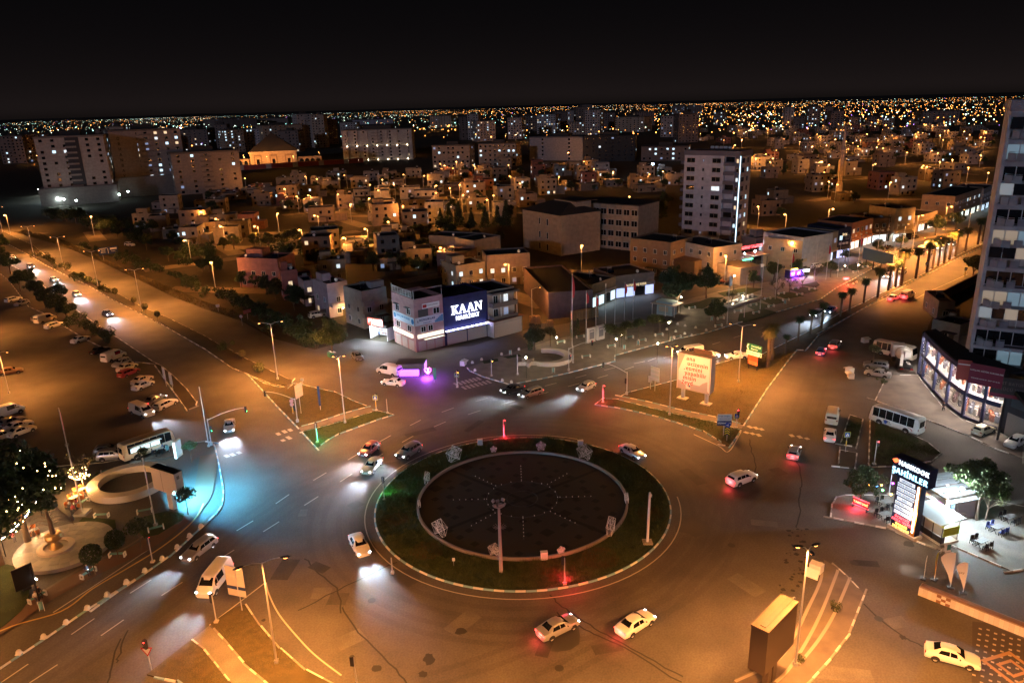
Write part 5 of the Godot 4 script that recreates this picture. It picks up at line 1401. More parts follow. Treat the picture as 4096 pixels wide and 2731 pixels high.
	for p in [Q(14.9, -154.4), Q(10.4, -150.8), Q(20.7, -147.2), Q(14.8, -141.0), Q(32.0, -154.1), Q(35.6, -152.2), Q(27.7, -150.5), Q(25.4, -152.8), Q(44.3, -175.4), Q(48.6, -165.6), Q(46.5, -159.8), Q(60.0, -187.6), Q(59.7, -176.6), Q(63.5, -175.0), Q(58.1, -169.6), Q(65.0, -182.1), Q(69.0, -180.3), Q(74.4, -185.5), Q(75.8, -192.0), Q(79.6, -190.6), Q(54.2, -171.1), Q(70.2, -186.9), Q(96.3, -212.3), Q(99.6, -209.5), Q(106.3, -221.6), Q(105.1, -215.4), Q(121.7, -235.4)]: bench(p, .32 + rng.randf_range(-.1, .1), "white bench with teal slats in the park")
	for p in [Q(-0.4, -143.9), Q(7.7, -132.6), Q(11.9, -139.6), Q(26.4, -147.9), Q(23.1, -145.3), Q(33.8, -150.2), Q(46.2, -164.4), Q(67.6, -177.0)]: litter_bin(p, "teal litter bin in the park by the avenue")
	t = thing("water_trough", "long stone water trough with small jets in the park", "fountain", v3(Q(58.1, -180.6), .14))
	t.basis = face(Q(52.6, -175.3), Q(64.5, -185.3))
	for s in [1, -1]: obj("side_wall", bx(V(13.5, .55, .4), V(0, .28, s * 1.5)), M.stone, t)
	for s in [1, -1]: obj("end_wall", bx(V(.4, .55, 2.6), V(s * 6.55, .28, 0)), M.stone, t)
	obj("water", bx(V(12.7, .02, 2.58), V(0, .32, 0)), mat("water", K(.12, .14, .15), .05), t)
	for q in 4: obj("jet_pillar", bx(V(.35, 1.3, .35), V(-1.5 + q * 2.0, .65, 0)), M.white_paint, t)
	omni(t, V(0, 1.6, 0), K(1, .85, .6), 22.0, .3).name = "trough_lamp"
	obj("lamp_globe", ball_mesh(.16), glow("globe", K(1, .85, .6), 10.0), t, V(0, 1.6, 0))
	t = thing("park_kiosk", "small blue kiosk with a wide flat canopy in the park", "kiosk", v3(Q(37.2, -171.3), .14))
	t.basis = face(Q(35.2, -173.1), Q(38.6, -170.4))
	obj("wall", bx(V(4.0, 2.6, 2.6), V(0, 1.3, 0)), mat("kiosk_blue", K(.25, .36, .42), .7), t)
	obj("canopy", bx(V(6.4, .18, 4.4), V(0, 2.75, 0)), mat("canopy_brown", K(.4, .33, .26), .7), t)
	obj("parapet", bx(V(4.2, .5, 2.8), V(0, 3.09, 0)), M.kiosk_blue, t)
	for s in [[-2.9, 1.9], [2.9, 1.9], [0.6, 1.9]]: obj("pillar", post(2.66, .08), M.white_paint, t, V(s[0], 0, s[1]))
	obj("shutter", bx(V(2.4, 1.2, .04), V(-.2, 1.5, 1.322)), mat("shutter_grey", K(.4, .36, .32), .6), t)
	k = 0
	for p in [[Q(12.6, -148.2), 15.5, 1], [Q(15.7, -150.0), 11.5, 1], [Q(18.1, -152.9), 10.0, 1], [Q(20.8, -157.8), 11.0, 0], [Q(23.6, -163.0), 9.0, 0], [Q(26.4, -167.1), 9.0, 1], [Q(28.5, -167.6), 9.5, 1], [Q(48.9, -161.6), 11.5, 2], [Q(54.3, -166.5), 10.0, 0], [Q(60.1, -172.9), 10.5, 0], [Q(67.0, -182.3), 10.0, 0], [Q(74.8, -193.6), 9.5, 1], [Q(84.2, -200.8), 10.0, 0], [Q(87.7, -201.4), 10.0, 1], [Q(92.1, -204.2), 10.5, 0], [Q(99.7, -214.9), 9.5, 0], [Q(102.5, -214.5), 9.5, 1], [Q(109.2, -217.4), 11.0, 0], [Q(124.1, -241.8), 10.0, 0], [Q(122.4, -233.1), 10.0, 0], [Q(125.4, -234.1), 9.0, 0], [Q(126.9, -231.0), 10.5, 0]]:
		t = thing("flagpole", "%s flagpole %s along the park" % [ordinal(k), ["without flag", "with furled red flag", "with small pale flag"][p[2]]], "flagpole", v3(p[0], .14), 0, "flagpoles of the park")
		obj("pole", post(p[1], .07), M.galvanised, t)
		b = MB.new()
		b.ball(V(0, p[1], 0), V(.1, .1, .1), 6)
		obj("finial", b, M.galvanised, t)
		if p[2] > 0:
			b = MB.new()
			var L: float = 4.6 if k == 0 else 2.4
			for j in 6:
				var y0: float = p[1] - .3 - L * j / 6.0
				var y1: float = p[1] - .3 - L * (j + 1) / 6.0
				var w0: float = .12 + .5 * sin(j / 6.0 * 2.6) * .8
				var w1: float = .12 + .5 * sin((j + 1) / 6.0 * 2.6) * .8
				for f in 3:
					var z0 := .1 * (f % 2)
					var z1 := .1 * ((f + 1) % 2)
					b.quad(V(.06 + w1 * f / 3, y1, z0), V(.06 + w1 * (f + 1) / 3, y1, z1), V(.06 + w0 * (f + 1) / 3, y0, z1), V(.06 + w0 * f / 3, y0, z0))
			obj("flag", b, mat("flag_red", K(.42, .02, .03), .8) if p[2] == 1 else M.white_paint, t)
		k += 1
	for p in [[Q(16.9, -151.1), "first"], [Q(19.1, -152.8), "second"]]:
		t = thing("info_stele", "%s upright white information slab beside the flagpoles" % p[1], "sign", v3(p[0], .14))
		t.basis = face(Q(16.2, -150.6), Q(19.9, -153.3))
		obj("slab", bx(V(2.1, 3.2, .4), V(0, 1.6, 0)), M.white_paint, t)
		obj("text_panel", bx(V(1.3, 2.0, .03), V(0, 1.75, .22)), mat("panel_grey", K(.25, .27, .3), .4), t)
		obj("heading", bx(V(1.0, .25, .012), V(0, 2.4, .242)), M.white_paint, t)
	k = 0
	for p in [[Q(9.4, -149.4), 1.6], [Q(22.8, -147.0), 2.6], [Q(33.0, -149.4), 4.2], [Q(40.6, -171.7), 3.8], [Q(59.1, -191.5), 4.0], [Q(20.4, -138.4), 4.4], [Q(2.5, -130.1), 4.0], [Q(28.1, -136.2), 4.0], [Q(95.8, -208.3), 2.2], [Q(99.4, -207.8), 2.4]]:
		t = thing("park_lamp", "%s small park lamp with a bright globe" % ordinal(k), "lamp", v3(p[0], .13), 0, "park lamps")
		obj("pole", post(p[1], .05), M.dark_metal, t)
		obj("lamp_globe", ball_mesh(.17), glow("globe_warm", K(1, .8, .5), 40.0), t, V(0, p[1] + .16, 0))
		omni(t, V(0, p[1] + .16, 0), K(1, .76, .45), 26.0 if k < 8 else 14.0, .16)
		k += 1

func ball_mesh(r: float) -> MB:
	var b := MB.new()
	b.ball(Vector3.ZERO, V(r, r, r), 10)
	return b

func bollard(at: Vector2, label: String) -> void:
	if not tree_of.has("bollard"):
		var r := proto("ball_bollard", "bollard")
		var b := MB.new()
		b.lathe([Vector2(.26, 0), Vector2(.27, .08), Vector2(.24, .26), Vector2(.15, .38), Vector2(0, .43)], 12)
		obj("half_ball", b, M.kerb_white, r, V(0, .06, 0))
		obj("base", bx(V(.5, .1, .5), V(0, .05, 0)), M.kerb_white, r)
		tree_of["bollard"] = r
	dup(tree_of["bollard"], v3(at, .12), 0, label, "half-ball kerb bollards")

func tri_plate(s: float, m: MB, z: float) -> void:
	m.prism([Vector2(-s, -s * .58), Vector2(s, -s * .58), Vector2(0, s * 1.15)], z, z + .02)

func upright(o: MeshInstance3D) -> MeshInstance3D:
	o.basis = Basis(Vector3.RIGHT, PI / 2)
	return o

func signs() -> void:
	var ink := mat("ink", K(.02, .02, .02))
	var white_ink := mat("white_ink", K(.7, .7, .68))
	var navy := mat("navy", K(.012, .03, .12), .5)
	var red := mat("sign_red", K(.4, .02, .02))
	var green := mat("sign_green", K(.005, .09, .06), .5)
	var a: Vector2 = Q(28.7, -118.3)
	var c: Vector2 = Q(32.3, -115.3)
	var bas := face(a, c)
	var t := thing("torn_billboard", "big box billboard on two legs with a torn white poster in red lettering", "billboard", v3((a + c) / 2, .13))
	t.basis = bas
	var w := 5.9
	var h := 6.3
	var y0 := 2.0
	obj("box", bx(V(w, h, 1.7), V(0, y0 + h / 2, -.5)), mat("board_grey", K(.36, .31, .27), .7), t)
	obj("back_cladding", bx(V(w * .55, .7, .05), V(.6, y0 + h + .35, -1.3)), mat("rusty", K(.2, .11, .05), .8), t)
	for s in [-1, 1]:
		obj("leg", bx(V(.5, 2.0, .55), V(s * 2.15, 1.0, -.4)), M.galvanised, t)
		obj("footing", bx(V(1.7, .18, 1.3), V(s * 2.15, .05, -.3)), M.stone, t)
		obj("edge_strip", bx(V(.1, h + .1, .12), V(s * (w / 2 + .03), y0 + h / 2, .36)), mat("cream_edge", K(.6, .52, .42), .6), t)
	var b := MB.new()
	b.prism([Vector2(-1.7, h), Vector2(2.75, h), Vector2(2.8, 3.6), Vector2(2.85, .2), Vector2(2.55, .6), Vector2(2.5, 2.2), Vector2(1.7, 1.75), Vector2(1.1, 1.2), Vector2(-.2, 1.2), Vector2(-.55, .9), Vector2(-.55, .2), Vector2(-1.35, .3), Vector2(-1.35, .85), Vector2(-1.9, 1.05), Vector2(-2.3, 1.4), Vector2(-2.8, 1.55), Vector2(-2.8, 3.3)].map(func(p): return Vector2(p.x, -p.y)), 0, .03)
	var o := upright(obj("poster", b, mat("paper", K(.64, .6, .55), .8), t, V(0, y0, .38)))
	o.set_meta("label", "torn white poster")
	b = MB.new()
	b.tri(V(-1.7, h, .45), V(-2.8, 3.3, .43), V(-1.45, 3.9, .62)); b.tri(V(-1.7, h, .44), V(-1.45, 3.9, .61), V(-2.8, 3.3, .42))
	obj("curled_corner", b, M.paper, t, V(0, y0, 0))
	var k := 0
	for s in [["ana", -.65], ["ucizenin", .6], ["resmini", -.2], ["yapabilir", .3], ["misin", -.75], ["Zeyd", -1.1]]:
		o = letters(t, "lettering", s[0], .92, mat("poster_red", K(.5, .06, .04), .8), V(s[1], y0 + 5.6 - k * .86, .43), ID, .02)
		k += 1
	obj("blue_scrap", bx(V(.3, .3, .01), V(-.7, y0 + .75, .425)), navy, t)
	t = thing("dark_billboard", "large dark billboard box on a post at the lower edge, back toward us", "billboard", v3(Q(21.69, -52.88), .1))
	t.basis = face(Q(20.32, -52.16), Q(25.05, -56.84))
	obj("box", bx(V(5.4, 4.3, 1.5), V(0, 5.0, 0)), mat("dark_panel", K(.05, .035, .025), .5), t)
	obj("rim", bx(V(5.5, .14, 1.6), V(0, 7.2, 0)), mat("brown_rim", K(.08, .055, .035), .6), t)
	obj("inner_ledge", bx(V(4.9, .08, .5), V(.1, 7.3, .1)), M.dark_panel, t)
	for s in [-.45, .5]: obj("column", bx(V(.62, 3.0, .5), V(s, 1.4, 0)), M.dark_panel, t)
	obj("lamp_bracket", bx(V(.1, .3, .1), V(2.72, 7.4, .4)), M.galvanised, t)
	t = board("slatted_direction_sign", "rear of a tall slatted direction sign with a blue band on one post", Q(-28.74, -64.70), face(Q(-32.28, -71.70), Q(-30.52, -71.14)), 2.15, .01, 1.8, M.galvanised, [.2])
	for q in 9: obj("slat", bx(V(2.15, .36, .05), V(0, 2.0 + q * .385, 0)), navy if q == 2 else mat("sign_back", K(.5, .44, .37), .6), t)
	obj("rail", bx(V(.08, 3.5, .06), V(.2, 3.6, .06)), M.galvanised, t)
	for s in [[Q(24.9, -122.1), Q(26.6, -134.5), Q(27.8, -132.9), 2.0, 2.6, 1.9, "pale green back of a road sign near the billboard island's tip"], [Q(24.3, -123.1), Q(25.2, -128.4), Q(25.7, -127.9), .8, 1.2, 1.3, "small pale green sign back beside the taller one"], [Q(-35.9, -116.3), Q(-39.8, -127.1), Q(-39.1, -129.2), 2.1, 2.4, 3.0, "reddish lit back of a road sign on the corner island"], [Q(-39.3, -130.1), Q(-39.6, -130.6), Q(-39.2, -130.6), .6, .5, .8, "small grey plate at the tip of the median"], [Q(-65.3, -131.2), Q(-70.0, -140.2), Q(-67.7, -137.5), 1.5, 2.3, 1.5, "upper white notice board at the car park's end"], [Q(-62.6, -127.9), Q(-67.5, -137.5), Q(-65.2, -134.9), 1.5, 2.3, 1.5, "lower white notice board at the car park's end"], [Q(-64.9, -176.8), Q(-68.1, -180.3), Q(-66.5, -182.6), 2.2, .9, 1.6, "red information sign in the hedge beside the speed limit"], [Q(-75.3, -185.2), Q(-77.2, -189.3), Q(-76.5, -189.6), .9, .7, 1.2, "small white sign in the hedge"]]:
		t = board("road_sign", s[6], s[0], face(s[1], s[2]), s[3], s[4], s[5], red if "red info" in s[6] else (M.sign_back if "reddish" in s[6] else M.white_paint if "white" in s[6] else mat("pale_green", K(.36, .46, .38), .6)), [0.0])
		for q in 3: obj("stiffener", bx(V(s[3], .06, .04), V(0, s[5] + s[4] * (.2 + .3 * q), .045)), M.galvanised, t)
	t = thing("round_signs", "two round signs on a yellow-sleeved post lit red, corner island", "sign", v3(Q(-37.3, -116.2), .1))
	obj("post", post(2.6, .05), M.galvanised, t)
	for s in [2.4, 1.75]:
		b = MB.new()
		b.lathe([Vector2(0, -.015), Vector2(.34, -.015), Vector2(.34, .015), Vector2(0, .015)], 20)
		upright(obj("disc", b, mat("pink_back", K(.55, .3, .3), .6), t, V(0, s, .08)))
	obj("sleeve", bx(V(.13, .8, .13), V(0, .75, 0)), mat("sleeve_yellow", K(.6, .4, .05), .6), t)
	t = board("totem_sign", "narrow dark blue totem sign among bushes on the corner island", Q(-33.0, -117.6), face(Q(-36.3, -129.9), Q(-35.9, -129.9)), .35, 3.6, .8, navy, [0.0])
	t = thing("speed_limit_sign", "round white fifty speed limit sign with a red ring in the hedge", "sign", v3(Q(-64.5, -171.4), .1))
	obj("post", post(2.2, .04), M.galvanised, t)
	b = MB.new()
	b.lathe([Vector2(0, 0), Vector2(.45, 0), Vector2(.45, .03), Vector2(0, .03)], 24)
	upright(obj("ring", b, red, t, V(0, 2.3, .05)))
	b = MB.new()
	b.lathe([Vector2(0, 0), Vector2(.34, 0), Vector2(.34, .015), Vector2(0, .015)], 24)
	upright(obj("disc", b, M.white_paint, t, V(0, 2.3, .085)))
	letters(t, "lettering", "50", .42, ink, V(0, 2.3, .11), ID, .01)
	t = board("blue_road_sign", "wide blue road sign with white panels on two posts beside the hedge", Q(-142.4, -262.4), face(Q(-150.4, -269.9), Q(-146.4, -273.5)), 6.2, 2.6, 1.8, navy, [-2.0, 2.0])
	for q in [[-1.7, .55, "Karatas"], [-1.7, .0, "Adana"], [-1.7, -.5, "Mersin"], [1.6, -.35, "Kozan"]]: letters(t, "lettering", q[2], .5, white_ink, V(q[0], 3.1 + q[1], .04), ID, .01, false)
	obj("white_panel", bx(V(2.2, .6, .02), V(1.7, 3.6, .04)), M.white_paint, t)
	obj("divider", bx(V(.14, 1.8, .02), V(-.1, 3.0, .04)), M.white_paint, t)
	obj("top_line", bx(V(2.6, .12, .02), V(-1.6, 4.0, .04)), M.white_paint, t)
	a = Q(44.6, -132.3)
	c = Q(45.7, -130.8)
	t = thing("direction_sign", "green and white direction sign above two orange boards beside the golden palm", "sign", v3((a + c) / 2, .12))
	t.basis = face(a, c)
	obj("green_board", bx(V(3.3, 1.35, .08), V(.1, 4.3, 0)), green, t)
	obj("white_board", bx(V(3.3, .8, .08), V(.1, 3.2, .0)), M.white_paint, t)
	obj("orange_board", bx(V(2.2, 1.1, .08), V(-.05, 2.2, 0)), mat("tourist_orange", K(.55, .09, .03), .6), t)
	obj("orange_board", bx(V(2.2, .65, .08), V(-.05, 1.3, 0)), mat("tourist_pale", K(.6, .16, .06), .6), t)
	for s in [-.95, .95]: obj("post", bx(V(.16, 4.0, .12), V(s, 2.0, -.11)), M.black, t)
	letters(t, "lettering", "Osmaniye", .44, white_ink, V(.5, 4.6, .045), ID, .012)
	letters(t, "lettering", "Mersin", .44, white_ink, V(.15, 4.05, .045), ID, .012)
	letters(t, "lettering", "Sehir Merkezi", .4, ink, V(-.2, 3.2, .045), ID, .012, false)
	for q in ["Adana Sarıçam", "Turizm ve", "Danışma"]: letters(t, "lettering", q, .26, mat("brown_ink", K(.2, .02, .01)), V(.1, 2.5 - ["Adana Sarıçam", "Turizm ve", "Danışma"].find(q) * .3, .045), ID, .012, false)
	letters(t, "lettering", "Müze", .3, M.brown_ink, V(.1, 1.3, .045), ID, .012, false)
	for q in [[-1.3, 4.3, -1.0, .55, white_ink], [1.5, 3.2, 1.0, .34, ink], [-.95, 2.2, -1.0, .3, ink], [-.98, 1.3, -1.0, .25, ink]]:
		b = MB.new()
		var s: float = q[3]
		var d: float = q[2]
		for f in [1, -1]: b.prism([Vector2(d * s * .5, 0), Vector2(d * s * .05, 0), Vector2(-d * s * .5, f * s), Vector2(-d * s * .05, f * s)], 0, .014)
		upright(obj("arrow", b, q[4], t, V(q[0], q[1], .042)))
	t = board("street_name_sign", "grey two-line direction sign above a navy shop board on a thin post", Q(31.71, -102.94), face(Q(33.3, -111.2), Q(34.9, -111.1)), 2.15, 1.05, 2.6, mat("pale_board", K(.5, .5, .5), .6), [0.0])
	obj("navy_board", bx(V(2.15, .78, .06), V(0, 2.18, 0)), navy, t)
	letters(t, "lettering", "DİZMANLAR", .34, white_ink, V(0, 2.2, .035), ID, .01)
	letters(t, "lettering", "Yüreğir Otogarı", .26, ink, V(-.12, 3.38, .035), ID, .01, false)
	letters(t, "lettering", "Hastane Karaisalı", .22, ink, V(.1, 2.88, .035), ID, .01, false)
	obj("divider", bx(V(2.1, .03, .01), V(0, 3.13, .036)), ink, t)
	t = thing("chevron_sign", "round blue arrow sign above a black board with yellow chevrons", "sign", v3(Q(31.73, -101.24), .12))
	t.basis = face(Q(32.8, -105.7), Q(33.4, -105.5))
	obj("post", post(2.6, .05), M.galvanised, t)
	b = MB.new()
	b.lathe([Vector2(0, 0), Vector2(.38, 0), Vector2(.38, .03), Vector2(0, .03)], 20)
	upright(obj("blue_disc", b, mat("sign_blue", K(.01, .06, .35), .5), t, V(0, 2.65, .06)))
	obj("arrow_shaft", bx(V(.07, .42, .02), V(.06, 2.62, .11)), M.white_paint, t)
	obj("arrow_branch", bx(V(.3, .07, .02), V(-.08, 2.6, .112)), M.white_paint, t)
	obj("board", bx(V(.78, 1.15, .05), V(0, 1.65, .06)), ink, t)
	for q in 3:
		b = MB.new()
		for f in [1, -1]: b.prism([Vector2(0, -.2), Vector2(0, -.04), Vector2(f * .36, .2), Vector2(f * .36, .04)], 0, .02)
		upright(obj("chevron", b, mat("chevron_yellow", K(.75, .6, .02), .6), t, V(0, 1.28 + q * .36, .088)))
	k = 0
	for s in [[Q(34.5, -105.9), 2.0, "on the billboard island"], [Q(47.50, -96.66), 2.7, "on a yellow-sleeved post at the dark side island"], [Q(-23.3, -116.5), 2.4, "on the signal island"], [Q(-10.2, -126.7), 2.3, "on the refuge by the zebra crossing"], [Q(124.9, -199.1), 2.6, "beside the eastern bus stop"], [Q(118.5, -207.1), 2.6, "among the palms of the median"]]:
		t = thing("crossing_sign", "square blue pedestrian crossing sign %s" % s[2], "sign", v3(s[0], .13), 0, "pedestrian crossing signs")
		obj("post", post(s[1], .045), M.galvanised, t)
		obj("rim", bx(V(.84, .84, .03), V(0, s[1], .05)), mat("rim_lime", K(.5, .6, .05), .6), t)
		obj("plate", bx(V(.72, .72, .02), V(0, s[1], .068)), mat("sign_blue", K(.01, .06, .35), .5), t)
		b = MB.new()
		b.prism([Vector2(-.26, .2), Vector2(.26, .2), Vector2(0, -.25)], 0, .012)
		upright(obj("triangle", b, M.white_paint, t, V(0, s[1], .08)))
		obj("walker", bx(V(.06, .2, .01), V(0, s[1] - .06, .097)), ink, t)
		obj("sleeve", bx(V(.12, .85, .12), V(0, s[1] * .5, 0)), mat("sleeve_yellow", K(.6, .4, .05), .6), t)
		k += 1
	t = thing("yield_sign", "triangular give way sign below a glowing red signal at the lower left", "sign", v3(Q(-34.12, -56.46), .12))
	obj("post", post(3.0, .05), M.galvanised, t)
	b = MB.new()
	b.prism([Vector2(-.55, -.45), Vector2(.55, -.45), Vector2(0, .5)], 0, .03)
	upright(obj("red_triangle", b, red, t, V(0, 2.1, .06)))
	b = MB.new()
	b.prism([Vector2(-.38, -.34), Vector2(.38, -.34), Vector2(0, .3)], 0, .02)
	upright(obj("white_triangle", b, mat("pale_sign", K(.62, .56, .48), .6), t, V(0, 2.1, .085)))
	signal_head(t, V(0, 2.95, .1), -.6, 0)
	a = Q(105.2, -216.7)
	c = Q(107.9, -206.7)
	t = thing("roof_billboard", "wide dark blue-grey billboard back standing among the park's palms", "billboard", v3((a + c) / 2, .1))
	t.basis = face(a, c)
	for q in 12: obj("panel", bx(V(.95, 3.4, .08), V(-5.5 + q, 4.0, 0)), mat("slate_blue", K(.06, .09, .11), .6), t)
	for q in 4: obj("leg", bx(V(.2, 2.4, .2), V(-4.5 + q * 3, 1.2, -.2)), M.dark_metal, t)
	t = thing("red_lit_sign", "small red lit sign on a post in the park by the east avenue", "sign", v3(Q(90.3, -194.8), .13))
	obj("post", post(1.6, .05), M.galvanised, t)
	obj("lit_panel", bx(V(1.5, .5, .1), V(0, 1.8, 0)), glow("sign_glow_red", K(1, .02, .02), 6.0), t)
	omni(t, V(0, 1.7, .5), K(1, .02, .03), 40.0, .3)
	k = 0
	for s in [[Q(62.0, -128.3), "first white rubbish container at the forecourt's kerb"], [Q(61.1, -125.8), "second white rubbish container at the forecourt's kerb"], [Q(32.09, -68.62), "white open-lidded rubbish container beside the tall lamp post"], [Q(73.0, -145.8), "white rubbish container in the dark lot by the red trails"], [Q(-9.7, -138.5), "white and brown rubbish container at the square's corner"], [Q(-37.5, -145.9), "green rubbish container under the round tree"]]:
		t = thing("rubbish_container", s[1], "container", v3(s[0], .02), .4 + k)
		b = MB.new()
		b.prism([Vector2(-.6, -.42), Vector2(.6, -.42), Vector2(.68, .5), Vector2(-.68, .5)], .15, 1.1)
		obj("tub", b, mat("bin_green", K(.05, .2, .12), .6) if k == 5 else M.white_paint, t)
		o = obj("lid", bx(V(1.4, .06, 1.0), V(0, 1.2, -.1)), M.white_paint, t)
		o.rotation.x = -.25 if k != 2 else -1.1
		for q in 4: obj("wheel", ball_mesh(.08), M.black, t, V(-.5 + (q % 2), .08, -.35 + .7 * (q / 2)))
		k += 1

func chair_table(at: Vector2, turn: float, label: String, cols: Material) -> void:
	if not tree_of.has("table"):
		var r := proto("cafe_table", "table")
		for q in 3: obj("top_board", bx(V(1.5, .05, .26), V(0, .74, -.27 + q * .27)), mat("table_grey", K(.2, .2, .2), .6), r)
		for s in [-1, 1]:
			for z in [-1, 1]:
				var b := MB.new()
				b.tube([V(s * .6, 0, z * .32), V(s * .5, .72, -z * .2)], .025, .025, 5)
				obj("leg", b, M.dark_metal, r)
		tree_of["table"] = r
		r = proto("garden_chair", "chair")
		obj("seat", bx(V(.46, .05, .46), V(0, .44, 0)), M.dark_metal, r)
		var b := MB.new()
		for k in 8:
			var a := -1.1 + k * .314
			b.box(V(sin(a) * .27, .72, -cos(a) * .27), V(.1, .5, .03), Basis(Vector3.UP, -a))
		obj("backrest", b, M.dark_metal, r)
		for s in [-.19, .19]:
			for z in [-.19, .19]: obj("leg", bx(V(.04, .44, .04), V(s, .22, z)), M.dark_metal, r)
		tree_of["chair"] = r
	dup(tree_of["table"], v3(at, .14), turn, label)
	for s in [[-.4, -.75, 0.0], [.4, -.75, 0.0], [-.4, .75, PI], [.4, .75, PI]]:
		var p := V(s[0], 0, s[1]).rotated(Vector3.UP, turn)
		var o := dup(tree_of["chair"], v3(at, .14) + p, turn + s[2], "dark chair at a cafe table", "chairs round the cafe tables")
		for c in ["seat", "backrest"]: o.get_node(c).material_override = cols

func cafe() -> void:
	var ink: Material = M.ink
	var a: Vector2 = Q(44.80, -76.49)
	var c: Vector2 = Q(45.62, -74.68)
	var bas := face(a, c)
	var t := thing("price_tower", "tall glowing blue price tower with white, red and yellow lines of lettering", "sign", v3((a + c) / 2, .12))
	t.basis = bas
	var navy_face := mat("tower_navy", K(.006, .012, .07), .4)
	obj("body", bx(V(3.1, 7.0, .9), V(0, 3.6, 0)), navy_face, t)
	obj("plinth", bx(V(3.6, .4, 1.3), V(0, .2, 0)), M.stone, t)
	obj("head", bx(V(4.5, 2.3, 1.3), V(.2, 8.1, .1)), navy_face, t)
	letters(t, "lettering", "HANKOOK", .78, glow("letter_white", K(.85, .95, 1), 2.6), V(.5, 8.7, .76), ID, .08)
	letters(t, "lettering", "ŞAHİNLER", .95, glow("letter_cyan", K(.45, .85, 1), 2.6), V(.15, 7.6, .76), ID, .08)
	var b := MB.new()
	b.prism([Vector2(-.45, .0), Vector2(.0, -.3), Vector2(.45, -.2), Vector2(.2, .15), Vector2(-.1, .3)], 0, .08)
	upright(obj("emblem", b, glow("emblem_orange", K(1, .12, .03), 4.0), t, V(-1.75, 8.75, .76)))
	var k := 0
	for s in ["MOTOR", "FREN BALATA", "ROT BALANS", "YAG DEGISIM", "AKÜ", "LASTİK JANT", "KLİMA GAZI", "OTO"]:
		obj("lit_line", bx(V(2.3 - (.35 if k % 4 == 0 else 0.0), .42, .05), V(-.2, 6.5 - k * .58, .48)), glow("line_white", K(.75, .85, 1), 1.1), t)
		letters(t, "lettering", s, .36, mat("pale_ink", K(.3, .38, .5)), V(-.2, 6.5 - k * .58, .51), ID, .01)
		k += 1
	for s in [["ÜCRETSİZ", 1.85], ["ARIZA TESPİT", 1.42]]: letters(t, "lettering", s[0], .42, glow("letter_red", K(1, .05, .08), 4.0), V(-.2, s[1], .48), ID, .05)
	for s in [["Garantili", 1.0], ["yağ değişimi", .62]]: letters(t, "lettering", s[0], .36, glow("letter_yellow", K(1, .6, .08), 4.0), V(-.2, s[1], .48), ID, .05)
	obj("orange_side", bx(V(.5, 6.4, .06), V(1.3, 3.6, .48)), mat("tower_orange", K(.55, .22, .03), .5), t)
	obj("light_tube", bx(V(.14, 5.8, .08), V(1.3, 3.8, .55)), glow("tube_white", K(1, .92, .8), 9.0), t)
	area(t, V(0, 4.5, 1.0), V(0, -.15, 1), 2.4, 5.0, K(.55, .6, 1), 9.0)
	omni(t, V(1.3, 3.0, 1.0), K(1, .7, .4), 12.0, .3)
	a = Q(46.88, -76.01)
	c = Q(47.76, -73.23)
	t = thing("glass_kiosk", "glazed kiosk with a sloping grey roof and a lime green band", "kiosk", v3((a + c) / 2, .12))
	t.basis = face(a, c)
	var glassy := mat("kiosk_glass", K(.3, .33, .33), .08)
	obj("rear_wall", bx(V(3.8, 2.5, .1), V(0, 1.3, -2.4)), M.plaster, t)
	obj("floor_slab", bx(V(4.0, .2, 2.7), V(0, .1, -1.2)), M.stone, t)
	obj("counter", bx(V(3.8, .9, .5), V(0, .55, -.25)), mat("counter_black", K(.03, .03, .03), .4), t)
	for q in 3: obj("pane", bx(V(1.2, 1.2, .03), V(-1.27 + q * 1.27, 1.65, 0)), glassy, t)
	for q in 4: obj("post", bx(V(.08, 2.6, .08), V(-1.9 + q * 1.27, 1.3, .03)), M.dark_metal, t)
	obj("lime_band", bx(V(3.96, .42, .06), V(0, 2.5, .07)), mat("lime", K(.35, .42, .02), .5), t)
	obj("side_band", bx(V(.06, 1.0, 2.3), V(1.97, 1.6, -1.2)), M.lime, t)
	var o := obj("roof", bx(V(4.6, .12, 3.6), V(0, 2.95, -1.1)), mat("roof_zinc", K(.4, .42, .42), .4), t)
	o.rotation.x = .06
	omni(t, V(.4, 2.2, -1.2), K(.9, 1, .95), 14.0, .3)
	obj("ceiling_lamp", bx(V(.4, .06, .4), V(.4, 2.35, -1.2)), glow("panel_white", K(.9, 1, .98), 6.0), t)
	a = Q(50.99, -82.66)
	c = Q(51.45, -80.10)
	t = thing("snack_kiosk", "open snack kiosk with a grey corrugated roof and brightly lit counter", "kiosk", v3((a + c) / 2, .12))
	t.basis = face(a, c)
	obj("rear_wall", bx(V(5.2, 2.6, .1), V(1.0, 1.3, -3.6)), M.plaster, t)
	obj("side_wall", bx(V(.1, 2.6, 3.2), V(3.5, 1.3, -2.0)), mat("sheet_white", K(.6, .62, .64), .5), t)
	obj("counter", bx(V(4.4, 1.0, .6), V(.6, .5, -.3)), M.white_paint, t)
	obj("cooler", bx(V(.9, 1.9, .7), V(2.6, .95, -1.5)), mat("cooler_blue", K(.2, .3, .45), .4), t)
	for q in 3: obj("tray", bx(V(.8, .1, .5), V(-1.0 + q * 1.1, 1.06, -.3)), mat("tray_%d" % q, [K(.5, .2, .1), K(.6, .6, .6), K(.4, .1, .3)][q], .5), t)
	for q in 9:
		o = obj("roof_sheet", bx(V(.68, .05, 5.0), V(-1.9 + q * .7, 2.85, -1.9)), mat("zinc_%d" % (q % 2), K(.36, .38, .4) if q % 2 else K(.3, .32, .34), .35, .4), t)
		o.rotation = V(.05, 0, .04 * (1 if q % 2 else -1))
	obj("fascia", bx(V(5.6, .3, .08), V(.8, 2.65, .5)), mat("fascia_wood", K(.4, .26, .12), .6), t)
